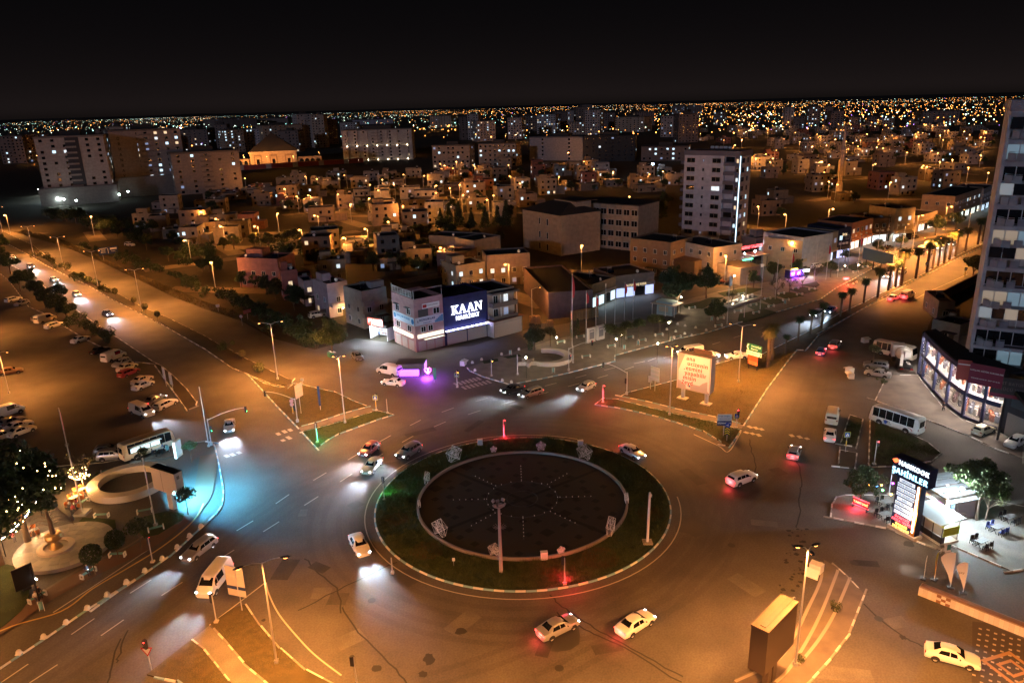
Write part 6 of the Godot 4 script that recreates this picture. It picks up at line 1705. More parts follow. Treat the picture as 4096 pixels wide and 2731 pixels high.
	obj("strip_lamp", bx(V(4.0, .08, .1), V(.6, 2.5, -.1)), glow("kiosk_strip", K(.85, .97, 1), 14.0), t)
	area(t, V(.6, 2.42, -.1), V(0, -1, .25), 4.0, .3, K(.85, .97, 1), 14.0)
	obj("lit_column", bx(V(.25, 1.0, .25), V(3.5, 2.3, .6)), glow("column_warm", K(1, .8, .7), 6.0), t)
	t = thing("yard_lamp", "bright white lamp on a slim post lighting the cafe terrace", "lamp", v3(Q(52.18, -77.27), .13))
	obj("pole", post(4.4, .05), M.galvanised, t)
	obj("lamp_globe", ball_mesh(.2), glow("yard_glow", K(.8, 1, .95), 50.0), t, V(0, 4.6, 0))
	omni(t, V(0, 4.6, 0), K(.75, .93, 1), 220.0, .2)
	t = thing("prep_table", "white steel preparation table beside the glass kiosk", "table", v3(Q(53.00, -78.40), .13), -.3)
	obj("top", bx(V(1.7, .06, .8), V(0, .85, 0)), M.white_paint, t)
	for s in [-.75, .75]:
		for z in [-.33, .33]: obj("leg", bx(V(.05, .85, .05), V(s, .42, z)), M.steel, t)
	t = thing("red_lit_sign", "low framed sign with red neon lettering on the terrace", "sign", v3(Q(42.50, -80.98), .13))
	t.basis = face(Q(42.12, -81.85), Q(43.05, -80.54))
	obj("panel", bx(V(2.0, .85, .08), V(0, .85, 0)), mat("sign_dark_red", K(.12, .01, .01), .5), t)
	letters(t, "lettering", "TANTUNİ", .42, glow("neon_orange", K(1, .16, .05), 7.0), V(0, .85, .06), ID, .04)
	obj("neon_frame", bx(V(2.1, .06, .1), V(0, 1.3, 0)), M.red_led, t)
	obj("neon_frame", bx(V(2.1, .06, .1), V(0, .42, 0)), M.red_led, t)
	for s in [-.9, .9]: obj("leg", bx(V(.06, .45, .5), V(s, .2, 0)), M.dark_metal, t)
	omni(t, V(-.3, .5, .5), K(1, .02, .06), 9.0, .3)
	t = thing("sandwich_board", "small standing menu board throwing a long shadow on the asphalt", "sign", v3(Q(47.98, -71.65), .02), .2)
	for s in [-1, 1]:
		o = obj("leaf", bx(V(.7, 1.1, .04), V(0, .6, s * .16)), M.white_paint, t)
		o.rotation.x = -s * .25
	obj("poster", bx(V(.5, .7, .01), V(0, .75, .2)), mat("poster_teal", K(.05, .2, .2), .5), t)
	for s in [[Q(45.76, -81.44), .35, "dark slatted table beside the price tower, the upper one"], [Q(44.35, -78.65), .35, "dark slatted table beside the price tower, the lower one"], [Q(52.29, -72.48), .45, "grey table throwing a sharp shadow, nearest on the white terrace"], [Q(55.78, -75.19), .45, "wooden table with two blue chairs on the white terrace"], [Q(58.59, -77.33), .45, "table set back near the right edge of the terrace"]]: chair_table(s[0], s[1], s[2], mat("chair_blue", K(.03, .05, .2), .5) if "blue" in s[2] else M.dark_metal)
	k = 0
	var cols := [K(1, .3, .05), K(.05, .2, 1), K(1, .5, .1), K(.1, 1, .15), K(.6, .05, 1), K(1, .7, .1), K(.05, .4, 1), K(1, .4, .3), K(1, .9, .8), K(.1, 1, .8)]
	for p in [Q(44.52, -83.23), Q(45.18, -82.76), Q(45.92, -83.15), Q(45.48, -81.88), Q(47.54, -83.50), Q(45.99, -80.80), Q(46.53, -80.15), Q(48.62, -83.44), Q(54.00, -82.72), Q(55.03, -82.01)]:
		t = thing("coloured_bulb", "%s bulb hanging over the cafe terrace" % ["orange", "blue", "amber", "green", "purple", "yellow", "second blue", "salmon", "white", "teal"][k], "bulb", v3(p, 2.2), 0, "coloured bulbs over the terrace")
		obj("bulb", ball_mesh(.14), glow("bulb_%d" % k, cols[k], 14.0), t)
		obj("cap", bx(V(.08, .1, .08), V(0, .17, 0)), M.black, t)
		omni(t, Vector3.ZERO, cols[k], 2.2, .13)
		k += 1
	b = MB.new()
	b.tube([v3(Q(46.44, -84.00), 3.4), v3(Q(49.60, -83.61), 3.0), v3(Q(56.02, -82.39), 3.3)], .015, .015, 4)
	tag(obj("bulb_wire", b, M.black), "thin wire carrying the coloured bulbs over the terrace", "wire")
	a = Q(40.86, -64.33)
	c = Q(48.15, -56.90)
	t = thing("tiled_wall", "low pale tiled wall with brown accents running to the lower right", "wall", v3(a, 0))
	t.basis = face(a, c)
	var L := a.distance_to(c)
	obj("core", bx(V(L, 1.0, .9), V(L / 2, .5, -.5)), mat("wall_core", K(.3, .22, .16), .8), t)
	obj("soil_top", bx(V(L - .2, .06, .6), V(L / 2, 1.02, -.5)), mat("planter_brown", K(.2, .1, .05), .9), t)
	for q in int(L / .42):
		for r in 3:
			var dark: bool = (q in [4, 5, 6] and (q + r) % 2 == 0) or (q in [27, 28, 29, 30] and (q * 3 + r) % 4 == 0)
			obj("tile", tile_mesh(), M.planter_brown if dark else mat("wall_tile_%d" % ((q * 7 + r * 3) % 3), [K(.55, .5, .44), K(.5, .46, .4), K(.6, .54, .47)][(q * 7 + r * 3) % 3], .5), t, V(.21 + q * .42, .18 + r * .31, -.03))
	k = 0
	for p in [[Q(41.90, -65.44), 2.9, .45, "narrow white feather flag with black lettering on the tiled wall"], [Q(42.89, -65.25), 3.4, .5, "yellow feather flag with red lettering on the tiled wall"], [Q(43.77, -63.92), 4.2, 1.3, "wide white feather flag on the tiled wall"], [Q(44.55, -63.04), 3.6, .95, "white drop-shaped flag with a drawing on the tiled wall"]]:
		t = thing("feather_flag", p[3], "flag", v3(p[0], 1.05), [.9, .7, -.2, -.3][k])
		obj("base_block", bx(V(.6, .2, .5), V(0, .1, 0)), M.black, t)
		b = MB.new()
		b.tube([Vector3.ZERO, V(.05, p[1] * .6, 0), V(-.02, p[1], 0)], .03, .015, 5)
		obj("mast", b, M.white_paint, t)
		b = MB.new()
		var w: float = p[2]
		var hh: float = p[1]
		var edge := [Vector2(.04, .35), Vector2(-w * .35, hh * .4), Vector2(-w * .95, hh * .75), Vector2(-w * 1.0, hh * .84), Vector2(-w * .75, hh * .95), Vector2(-w * .35, hh * 1.0), Vector2(0, hh * .98), Vector2(.08, hh * .7)]
		b.prism(edge.map(func(q): return Vector2(q.x, -q.y)), -.012, .012, true, true)
		upright(obj("cloth", b, mat("flag_yellow", K(.6, .42, .03), .7) if k == 1 else M.white_paint, t))
		var lt: Array = [["LASTIK", ink], ["LİMON", M.sign_red], ["", ink], ["", ink]][k]
		if lt[0]: letters(t, "lettering", lt[0], .3, lt[1], V(-w * .42, hh * .6, .02), Basis(Vector3.BACK, PI / 2), .01)
		if k == 3: letters(t, "lettering", "çay", .34, mat("pale_ink2", K(.3, .28, .25)), V(-w * .45, hh * .66, .02), ID, .01)
		k += 1
	t = struct("chequered_paving", slab(P([43.94,-60.13, 45.25,-59.86, 49.69,-54.39, 48.44,-49.37, 42.95,-45.16, 37.67,-49.75]), .03), mat("paving_dark", K(.06, .05, .05), .7))
	var o0: Vector2 = Q(43.70, -59.61)
	var ux := face(Q(43.64, -59.51), Q(46.99, -57.15))
	for r in 22:
		for q in 24:
			var p := o0 + Vector2(ux.x.x, ux.x.z) * q * .62 + Vector2(ux.z.x, ux.z.z) * (r * .45 - .2 + (.0 if q % 2 else .22))
			if Geometry2D.is_point_in_polygon(p, PackedVector2Array(P([43.96,-59.81, 45.13,-59.66, 49.43,-54.22, 48.32,-49.37, 42.94,-45.30, 37.97,-50.05]))) and (q + r) % 2 == 0:
				var m := obj("paving_stone", stone_mesh(), mat("paving_pale_%d" % (r % 2), K(.42, .38, .34) if r % 2 else K(.36, .33, .3), .7), t, v3(p, .03))
				m.basis = ux
	b = MB.new()
	for ring in [[1.55, .35], [.75, .3]]:
		for f in 4:
			var d: Vector2 = Vector2.from_angle(f * PI / 2 - .3) * ring[0]
			var s: Vector2 = Vector2.from_angle(f * PI / 2 - .3 + PI / 2) * (ring[0] + ring[1] / 2)
			strip([Q(43.71, -53.81) + d - s, Q(43.71, -53.81) + d + s], ring[1], .062 + f * .001, b)
	obj("square_motif", b, mat("motif", K(.36, .22, .12), .7), t)

func slab(p: Array, y: float) -> MB:
	var b := MB.new()
	b.prism(p, -.1, y)
	return b

func tile_mesh() -> ArrayMesh:
	if not tree_of.has("tile_m"): tree_of["tile_m"] = bx(V(.4, .29, .05)).mesh()
	return tree_of["tile_m"]

func stone_mesh() -> ArrayMesh:
	if not tree_of.has("stone_m"): tree_of["stone_m"] = bx(V(.26, .04, .2)).mesh()
	return tree_of["stone_m"]

var shape_of := {}
const DOWN := -.1
var built := []

func win_mesh(w: float, h: float, part: int) -> ArrayMesh:
	var key := "%.2f %.2f %d" % [w, h, part]
	if not shape_of.has(key):
		var b := MB.new()
		if part == 0:
			for s in [-1, 1]:
				b.box(V(s * w / 2, 0, .03), V(.1, h + .1, .1)); b.box(V(0, s * h / 2, .031), V(w - .1, .1, .1))
			if w > .9: b.box(V(0, 0, .03), V(.07, h - .1, .07))
		else: b.box(V(0, 0, 0), V(w, h, .04))
		shape_of[key] = b.mesh()
	return shape_of[key]

func pane_mat(lit: float) -> Material:
	if rng.randf() < lit:
		return [glow("window_cool", K(.6, .85, 1), 1.5), glow("window_warm", K(1, .72, .42), 1.0), glow("window_white", K(.85, .95, 1), 1.1), glow("window_dim", K(.4, .55, .9), .5)][[0, 0, 1, 2, 3][rng.randi() % 5]]
	return mat("window_dark", K(.012, .013, .016), .12)

func wins(t: Node3D, o: Vector3, bas: Basis, w: float, n: int, rows: Array, sz: Vector2, lit: float, framed := true, frame: Material = null) -> void:
	for y in rows:
		for i in n:
			var p: Vector3 = o + bas.x * (w * (i + .5) / n) + bas.y * y
			if not framed and rng.randf() < .2: continue
			var pm := pane_mat(lit)
			if framed:
				var f := obj("window", win_mesh(sz.x, sz.y, 0), frame if frame else mat("frame_white", K(.55, .55, .53), .5), t, p)
				f.basis = bas
				obj("pane", win_mesh(sz.x, sz.y, 1), pm, f)
			else:
				var f := obj("window", win_mesh(sz.x, sz.y, 1), pm, t, p + bas.z * .02)
				f.basis = bas

func wall_mat(c: Color) -> Material:
	var k := "wall_%d_%d_%d" % [c.r * 99, c.g * 99, c.b * 99]
	if M.has(k): return M[k]
	var m := mat(k, c, .85)
	m.albedo_texture = M.plaster.albedo_texture
	m.uv1_triplanar = true; m.uv1_world_triplanar = true; m.uv1_scale = Vector3.ONE * .09
	return m

func block(called: String, label: String, a: Vector2, b: Vector2, h: float, depth: float, col: Color, cat := "house", parapet := .5, group := "") -> Node3D:
	var t := thing(called, label, cat, v3(a, DOWN), 0, group)
	t.basis = face(a, b)
	var w := a.distance_to(b)
	var m := MB.new()
	m.box(V(w / 2, h / 2, -depth / 2), V(w, h, depth))
	for q in [[w / 2, -.09, w, .18], [w / 2, .09 - depth, w, .18], [.09, -depth / 2, .18, depth - .36], [w - .09, -depth / 2, .18, depth - .36]]: m.box(V(q[0], h + parapet / 2, q[1]), V(q[2], parapet, q[3]))
	obj("wall", m, wall_mat(col), t)
	obj("roof", bx(V(w - .4, .08, depth - .4), V(w / 2, h + .05, -depth / 2)), mat("roof_dark", K(.05, .045, .04), .9), t)
	return t

func roof_bits(t: Node3D, w: float, h: float, depth: float, k: int) -> void:
	if k % 3 != 2:
		var b := MB.new()
		var x := rng.randf_range(1, maxf(w - 1, 1.2))
		b.tube([V(x - .6, 1.5, 0), V(x + .6, 1.5, 0)], .3, .3, 8)
		for s in [-.5, .5]: b.box(V(x + s, .7, 0), V(.06, 1.4, .06))
		obj("water_tank", b, mat("tank_steel", K(.5, .5, .52), .35, .7), t, V(0, h, -depth * .5))
		var p := obj("solar_panel", bx(V(1.8, .06, 1.0)), mat("solar", K(.01, .015, .03), .15), t, V(x, h + .6, -depth * .5 + .9))
		p.rotation.x = .6
	if k % 2 == 0:
		var b := MB.new()
		b.lathe([Vector2(0, 0), Vector2(.25, .04), Vector2(.45, .16)], 10)
		var d := obj("satellite_dish", b, M.white_paint, t, V(rng.randf_range(.5, w - .5), h + 1.0, -.5))
		d.basis = Basis(Vector3.RIGHT, 1.2)
		obj("dish_pole", post(1.0, .03), M.galvanised, t, V(d.position.x, h, -.55))

func balcony(t: Node3D, x: float, y: float, w: float, m: Material, deep := 1.2) -> void:
	obj("balcony", bx(V(w, .15, deep), V(x, y, deep / 2)), m, t)
	obj("balcony_wall", bx(V(w, .85, .1), V(x, y + .5, deep - .06)), m, t)
	for s in [-1, 1]: obj("balcony_wall", bx(V(.1, .85, deep - .14), V(x + s * (w / 2 - .05), y + .5, deep / 2 - .05)), m, t)

func house(a: Vector2, b: Vector2, h: float, depth: float, col: Color, label: String, lit := .3, near := true, k := 0, group := "low houses of the quarter") -> Node3D:
	var t := block("house", label, a, b, h, depth, col, "house", .5, group)
	built.append((a + b) / 2)
	var w := a.distance_to(b)
	var floors := maxi(1, int(h / 2.9))
	var rows := []
	for f in floors: rows.append(1.55 + f * 2.9)
	var n := maxi(1, int(w / 3.0))
	wins(t, Vector3.ZERO, ID, w, n, rows, Vector2(1.1, 1.25), lit, near)
	wins(t, V(w, 0, 0), Basis(Vector3.UP, PI / 2), depth, maxi(1, int(depth / 4)), rows, Vector2(1.0, 1.2), lit, near)
	wins(t, V(0, 0, -depth), Basis(Vector3.UP, -PI / 2), depth, maxi(1, int(depth / 4)), rows, Vector2(1.0, 1.2), lit, near)
	if near and floors > 1 and k % 2 == 0: balcony(t, w * .3, 2.9, minf(w * .45, 4), wall_mat(col))
	obj("door", bx(V(1.0, 2.1, .08), V(w * .72 + .1, 1.05, .02)), mat("door_brown", K(.08, .05, .03), .6), t)
	if k % 3 == 0: obj("roof_room", bx(V(w * .4, 2.4, depth * .45), V(w * .28, h + 1.2, -depth * .6)), wall_mat(col * .85), t)
	if k % 4 == 1: obj("side_wing", bx(V(w * .5, h * .55, depth * .7), V(w * 1.25, h * .275, -depth * .5)), wall_mat(col * .8), t)
	if k % 2: obj("lean_to_roof", bx(V(w * .5, .12, 1.6), V(w * .7, 2.6, .8)), M.roof_dark, t)
	roof_bits(t, w, h, depth, k)
	return t

func shutters(t: Node3D, x0: float, x1: float, n: int, h: float, m: Material, z := .03) -> void:
	for i in n:
		var w := (x1 - x0) / n
		for r in int(h / .2): obj("shutter_slat", bx(V(w - .25, .18, .05), V(x0 + w * (i + .5), .12 + r * .2, z)), m, t)

func front_row() -> void:
	var steel := mat("shutter_grey", K(.4, .36, .32), .6)
	var ink: Material = M.ink
	var corner: Vector2 = Q(-20.0, -147.8)
	var left: Vector2 = Q(-26.7, -154.7)
	var right: Vector2 = Q(-14.4, -151.9)
	var pink := K(.5, .3, .3)
	var h := 10.43
	var t := block("corner_building", "pink three-storey corner building with blue and white shop banners", corner, right, h, left.distance_to(corner), pink, "building", 1.0)
	var w := corner.distance_to(right)
	var d := left.distance_to(corner)
	var L := Basis(Vector3.UP, -PI / 2)
	var f := h / 3.1
	obj("banner", bx(V(w * .98, f * .5, .08), V(w * .5, f * 1.95, .06)), mat("banner_pale", K(.55, .56, .6), .6), t)
	letters(t, "lettering", "KONUKLAR", .72, mat("navy_ink", K(.01, .02, .08)), V(w * .42, f * 2.02, .11), ID, .01)
	letters(t, "lettering", "İ N Ş A A T", .4, M.navy_ink, V(w * .42, f * 1.8, .11), ID, .01)
	letters(t, "lettering", "K", .7, M.navy_ink, V(w * .1, f * 1.95, .11), ID, .01, false)
	for q in 5: obj("printed_tower", bx(V(.55, f * (.14 + q * .07), .012), V(w * (.72 + q * .055), f * (1.71 + (.14 + q * .07) / 2), .107)), mat("print_blue", K(.1, .25, .4), .7), t)
	obj("flag_board", bx(V(w * .6, f * .32, .05), V(w * .58, f * 2.86, .05)), M.white_paint, t)
	obj("printed_flag", bx(V(w * .13, f * .2, .01), V(w * .36, f * 2.86, .083)), M.sign_red, t)
	letters(t, "lettering", "EMEKLİLER PLATFORMU", .26, ink, V(w * .6, f * 2.88, .085), ID, .01)
	wins(t, V(w * .55, 0, 0), ID, w * .42, 1, [f * 2.45], Vector2(1.5, 1.3), .0)
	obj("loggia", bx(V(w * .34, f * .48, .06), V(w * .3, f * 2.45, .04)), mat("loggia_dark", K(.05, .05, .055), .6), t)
	wins(t, V(w * .15, 0, .03), ID, w * .5, 2, [f * 1.42], Vector2(1.1, 1.2), .0)
	obj("light_box", bx(V(w * .9, .75, .3), V(w * .5, f * 1.02, .3)), glow("box_cream", K(1, .92, .76), 1.15), t)
	area(t, V(w * .5, f * 1.0, .55), V(0, -.5, 1), w * .9, .7, K(1, .95, .85), 22.0)
	shutters(t, .4, w - .4, 3, 2.2, steel)
	obj("awning", bx(V(w * .7, .08, .9), V(w * .6, 2.6, .5)), mat("cream_box", K(.6, .58, .5), .5), t)
	obj("banner", bx(V(.08, f * .5, d * .9), V(-.06, f * 1.95, -d * .48)), mat("banner_blue", K(.4, .55, .65), .6), t)
	letters(t, "lettering", "SARIÇAM BURUK", .72, mat("cyan_ink", K(.01, .16, .38)), V(-.11, f * 2.03, -d * .5), L, .01)
	letters(t, "lettering", "SPOR KULÜBÜ", .36, mat("pale_cyan", K(.3, .45, .55)), V(-.11, f * 1.82, -d * .5), L, .01)
	for q in [.08, .88]:
		var b := MB.new()
		b.lathe([Vector2(0, 0), Vector2(.55, 0), Vector2(.55, .02), Vector2(0, .02)], 18)
		var o := obj("round_crest", b, M.cyan_ink, t, V(-.1, f * 1.95, -d * q))
		o.basis = L * Basis(Vector3.RIGHT, PI / 2)
	wins(t, V(0, 0, -d), L, d, 2, [f * 2.5, f * 1.42], Vector2(1.5, 1.3), .0)
	for q in 2: obj("window_awning", bx(V(.7, .06, 1.9), V(-.36, f * 2.78, -d * (.25 + .5 * q))), M.dark_metal, t)
	obj("light_box", bx(V(.3, .75, d * .86), V(-.3, f * 1.02, -d * .5)), M.box_cream, t)
	area(t, V(-.55, f * 1.0, -d * .5), V(-1, -.5, 0), d * .86, .7, K(1, .95, .88), 30.0)
	for q in 3: obj("shop_door", bx(V(.06, 2.3, d * .22), V(-.03, 1.2, -d * (.2 + .3 * q))), steel, t)
	for s in [[0.1, -.1], [w - .1, -.1], [.1, .1 - d]]: obj("terrace_post", post(2.4, .05), M.white_paint, t, V(s[0], h + .5, s[1]))
	obj("terrace_rail", bx(V(w, .06, .06), V(w / 2, h + 2.9, -.1)), M.white_paint, t)
	for q in 7: obj("terrace_window", win_mesh(1.1, 1.3, 0), M.white_paint, t, V(.2, h + 1.8, -d + 1.0 + q * 1.15)).basis = L
	var b2: Vector2 = Q(-5.2, -158.1)
	h = 10.11
	t = block("navy_shop", "tall navy shop front with glowing white letters and a light bar", right + Vector2(.1, 0), b2, h, 9.0, K(.015, .02, .11), "shop")
	w = right.distance_to(b2)
	letters(t, "lettering", "KAAN", 2.6, glow("kaan_glow", K(.9, .93, 1), 2.6), V(w * .5, h * .74, .3), ID, .12, true, "Droid Serif")
	letters(t, "lettering", "NAKLİYAT", 1.25, M.kaan_glow, V(w * .51, h * .56, .3), ID, .1)
	area(t, V(w * .5, h * .66, .24), V(0, 0, -1), 5.5, 2.8, K(.2, .3, 1), 9.0)
	obj("light_bar", bx(V(w, .16, .14), V(w / 2, h * .33, .5)), glow("bar_glow", K(.8, .82, 1), 11.0), t)
	area(t, V(w / 2, h * .32, .6), V(0, -.8, .9), w, .2, K(.38, .36, 1), 46.0)
	area(t, V(w / 2, h * .345, .5), V(0, .9, -.5), w, .15, K(.3, .3, 1), 5.0)
	shutters(t, .4, w - .4, 2, 2.9, steel)
	obj("canopy", bx(V(w, .12, .7), V(w / 2, h * .31, .35)), M.navy, t)
	var c2: Vector2 = b2 + (b2 - right).normalized() * 7.2
	t = block("balcony_house", "flat with two recessed balconies between navy shop and low garage", b2 + Vector2(.15, 0), c2, h * .97, 9.0, K(.45, .38, .33), "house")
	for q in 2:
		balcony(t, 3.6, h * (.36 + .3 * q), 6.6, mat("balcony_brown", K(.13, .1, .1), .7), 1.6)
		wins(t, V(.6, 0, 0), ID, 5.5, 2, [h * (.36 + .3 * q) + 1.4], Vector2(1.2, 1.7), .5)
		for s in [2.4, 6.7]: obj("balcony_post", post(h * .3, .08), M.white_paint, t, V(s, h * (.36 + .3 * q), 1.5))
	obj("roof_slab", bx(V(7.4, .4, 2.0), V(3.6, h * .96, .8)), M.balcony_brown, t)
	a_garage(b2, right)
	t = house(Q(-34.2, -166.0), Q(-29.2, -170.3), 8.6, 8.5, K(.6, .57, .48), "cream corner house with balconies behind the small red kiosk shop", .12, true, 1, "")
	for q in 2: balcony(t, 1.0, 2.9 + q * 2.9, 2.6, M.plaster)
	var tl := obj("roof_tank", bx(V(3.6, 1.4, 2.0), V(5.5, 9.5, -3)), mat("tarp", K(.42, .44, .46), .7), t)
	t = house(Q(-44.6, -176.3), Q(-40.3, -179.7), 8.2, 8.0, K(.5, .42, .48), "lilac white house with orange-lit balcony under the dark roofs", .25, true, 0, "")
	omni(t, V(3.0, 2.4, 1.6), K(1, .5, .15), 26.0, .2)
	obj("porch_lamp", ball_mesh(.14), M.globe_warm, t, V(3.0, 2.4, 1.6))
	house(Q(-53.5, -188.3), Q(-51.2, -189.5), 6.4, 7.0, K(.5, .42, .48), "lower lilac wing left of the lilac house", .3, true, 1, "")
	house(Q(-60.3, -197.0), Q(-54.1, -198.9), 5.4, 8.0, K(.42, .14, .12), "red-brown low house left of the lilac wing", .1, true, 1, "")
	house(Q(-61.4, -195.9), Q(-57.5, -197.6), 7.6, 5.0, K(.45, .16, .14), "red-brown stair tower house with a roof tank", .1, true, 0, "")
	house(Q(-79.0, -212.7), Q(-66.1, -209.0), 8.4, 9.0, K(.4, .2, .2), "wide pink house with balconies at the orange lane", .05, true, 0, "")
	house(Q(-56.9, -217.0), Q(-49.2, -218.6), 6.0, 8.0, K(.4, .38, .3), "grey-green house with a long parapet and roof tanks", .1, true, 0, "")
	t = thing("corner_kiosk", "brightly lit little shop under a red lettered sign beside the cream house", "shop", v3(Q(-31.1, -158.0), .1))
	t.basis = face(Q(-31.8, -159.3), Q(-28.3, -157.1))
	obj("rear_wall", bx(V(5.0, 3.0, .15), V(2, 1.5, -3.0)), M.plaster, t)
	for s in [-.5, 4.5]: obj("side_wall", bx(V(.12, 3.0, 3.0), V(s, 1.5, -1.5)), M.white_paint, t)
	obj("roof", bx(V(5.4, .15, 3.6), V(2, 3.05, -1.5)), M.dark_metal, t)
	obj("sign_board", bx(V(4.4, 1.7, .2), V(1.6, 4.1, .3)), glow("kiosk_red", K(.6, .06, .04), .55, K(.4, .05, .03)), t)
	letters(t, "lettering", "ŞALGAMCI", .78, glow("kiosk_white", K(1, 1, 1), 1.2), V(1.6, 4.4, .42), ID, .03)
	letters(t, "lettering", "Acılı Şalgam", .36, M.kiosk_white, V(1.6, 3.75, .42), ID, .03)
	for q in 4: obj("shelf", bx(V(4.2, .1, .4), V(2, .5 + q * .6, -2.6)), M.white_paint, t)
	for q in 26: obj("bottle", bx(V(.1, .32, .1), V(.1 + (q % 13) * .3, .72 + .6 * (q / 13), -2.55)), mat("bottle_%d" % (q % 3), [K(.3, .03, .1), K(.1, .2, .4), K(.5, .4, .1)][q % 3], .3), t)
	obj("strip_lamp", bx(V(4.0, .08, .2), V(2, 2.9, -1.4)), glow("shop_strip", K(.85, .95, 1), 16.0), t)
	area(t, V(2, 2.8, -1.2), V(0, -1, .55), 4.0, 1.4, K(.8, .92, 1), 60.0)
	omni(t, V(2, 3.6, 2.0), K(.8, .9, 1), 85.0, .3)
	obj("shop_lamp", ball_mesh(.16), M.white_lamp, t, V(2, 3.6, 2.0))
	block("warehouse", "long low dark-roofed warehouse behind the garage", Q(8.9, -170.3), Q(19.6, -172.2), 6.0, 30.0, K(.12, .08, .09), "building")
	for q in [[Q(-15.0, -201.8), Q(-6.9, -206.6), 6.5, K(.45, .4, .3), .4, "ochre-lit house with red roof edge behind the navy shop"], [Q(-6.5, -205.3), Q(5.7, -207.4), 8.5, K(.3, .25, .22), .35, "brown house with rounded balcony behind the navy shop"], [Q(-26.6, -244.7), Q(-13.3, -239.2), 8.0, K(.3, .27, .24), .15, "grey double house in the dark behind the navy shop"], [Q(-11.0, -229.6), Q(-2.8, -237.9), 8.5, K(.36, .33, .3), .1, "pale gabled house left of the school"], [Q(-21.9, -220.4), Q(-12.6, -217.7), 7.0, K(.28, .18, .16), .3, "dim red house with two lit windows behind the corner building"], [Q(-38.2, -263.8), Q(-33.4, -264.9), 6.0, K(.3, .28, .25), .3, "dim house at the dark tree behind the cream house"], [Q(-58.1, -253.8), Q(-49.9, -254.2), 5.5, K(.45, .4, .3), .4, "ochre house with one bright window by the dark trees"]]:
		house(q[0], q[1], q[2], 9.0, q[3], q[5], q[4], true, int(q[2]), "")
	var sch := K(.5, .42, .33)
	h = 14.5
	t = block("school_building", "big beige four-storey school with gridded windows", Q(24.7, -265.0), Q(43.6, -250.3), 15.5, 15.0, sch, "school", .2)
	w = Q(24.7, -265.0).distance_to(Q(43.6, -250.3))
	wins(t, V(3.0, 0, 0), ID, w - 3, 7, [1.9, 5.6, 9.3, 13.0], Vector2(2.3, 1.9), .02)
	for q in 7: obj("pilaster", bx(V(.3, 15.4, .3), V(3.0 + (w - 3) * q / 7.0, 7.7, .16)), wall_mat(sch), t)
	obj("eave", bx(V(w + 1.2, .3, 16.2), V(w / 2, 15.6, -7.5)), M.roof_dark, t)
	t = block("school_tower", "taller plain stair block at the middle of the beige school", Q(22.8, -253.3), Q(28.4, -256.9), 17.0, 12.0, sch, "school", .2)
	wins(t, V(.8, 0, 0), ID, 5, 1, [5.6, 9.3, 13.5], Vector2(2.2, 2.2), 0)
	obj("eave", bx(V(9.5, .3, 13), V(4.3, 17.1, -6)), M.roof_dark, t)
	t = block("school_wing", "plain left wing of the beige school with a hipped dark roof", Q(5.0, -264.4), Q(17.2, -245.8), 13.5, 17.0, sch, "school", .1)
	wins(t, V(8, 0, 0), ID, 9, 2, [2.0, 6.0, 10.6], Vector2(.9, 2.2), .05)
	var hip := MB.new()
	w = Q(5.0, -264.4).distance_to(Q(17.2, -245.8))
	var e := [V(-.7, 13.6, .7), V(w + .7, 13.6, .7), V(w + .7, 13.6, -17.7), V(-.7, 13.6, -17.7)]
	var r0 := V(6, 16.6, -8.5)
	var r1 := V(w - 6, 16.6, -8.5)
	hip.quad(e[0], e[1], r1, r0); hip.quad(e[2], e[3], r0, r1); hip.tri(e[1], e[2], r1); hip.tri(e[3], e[0], r0)
	obj("hipped_roof", hip, M.roof_dark, t)
	white_tower()
	t = house(Q(48.3, -219.9), Q(56.9, -204.6), 9.0, 11.0, K(.55, .47, .38), "long beige house with a stepped parapet before the white tower", .1, true, 1, "")
	house(Q(35.9, -218.3), Q(45.8, -208.9), 10.0, 12.0, K(.3, .2, .13), "dark brown house left of the long beige house", .0, true, 1, "")
	house(Q(78.0, -248.4), Q(81.0, -242.0), 4.5, 8.0, K(.55, .45, .42), "low pink house with arched porch behind the restaurant", .3, true, 0, "")
	var g0: Vector2 = Q(77.6, -225.5)
	var g1: Vector2 = Q(85.2, -213.5)
	t = block("grey_shop_block", "big grey rendered shop block with a framed picture on the wall", g0, g1, 9.5, 14.0, K(.5, .5, .55), "building")
	w = g0.distance_to(g1)
	obj("picture", bx(V(w * .26, 3.6, .1), V(w * .78, 6.2, .05)), mat("picture_dark", K(.07, .08, .1), .4), t)
	obj("picture_field", bx(V(w * .16, 1.6, .03), V(w * .76, 5.7, .12)), mat("picture_pale", K(.4, .4, .42), .5), t)
	wins(t, V(w * .5, 0, 0), ID, 2, 1, [7.4], Vector2(1.3, 1.3), 0)
	var g2: Vector2 = Q(102.5, -229.9)
	shop_row("carpet_shop", "beige shop with lit glass front and many air conditioners beside the grey block", g1, g2, 8.5, K(.5, .4, .27), "PİERRE", K(.6, .8, 1))
	shop_row("furniture_shop", "navy shop with yellow and white sign and bright blue glass front", g2, Q(107.8, -232.7), 9.0, K(.03, .035, .07), "İPEK", K(.5, .6, 1))
	shop_row("orange_shop", "orange-brown two-storey house with small shop signs", Q(112.7, -243.1), Q(124.4, -253.2), 8.5, K(.5, .22, .1), "", K(1, .9, .8))
	shop_row("brick_shop", "dark brown house with a lit workshop on the ground floor", Q(125.2, -254.4), Q(133.9, -256.9), 8.0, K(.2, .14, .1), "", K(.8, .95, 1))
	shop_row("tall_house", "tall beige three-storey house with recessed windows on the east avenue", Q(132.7, -255.0), Q(140.9, -257.8), 11.0, K(.5, .42, .32), "", K(.8, .95, 1))
	shop_row("pale_workshop", "low pale workshop with a pillar sign on the east avenue", Q(151.0, -273.1), Q(164.1, -284.5), 5.5, K(.45, .36, .28), "", K(1, .8, .5))
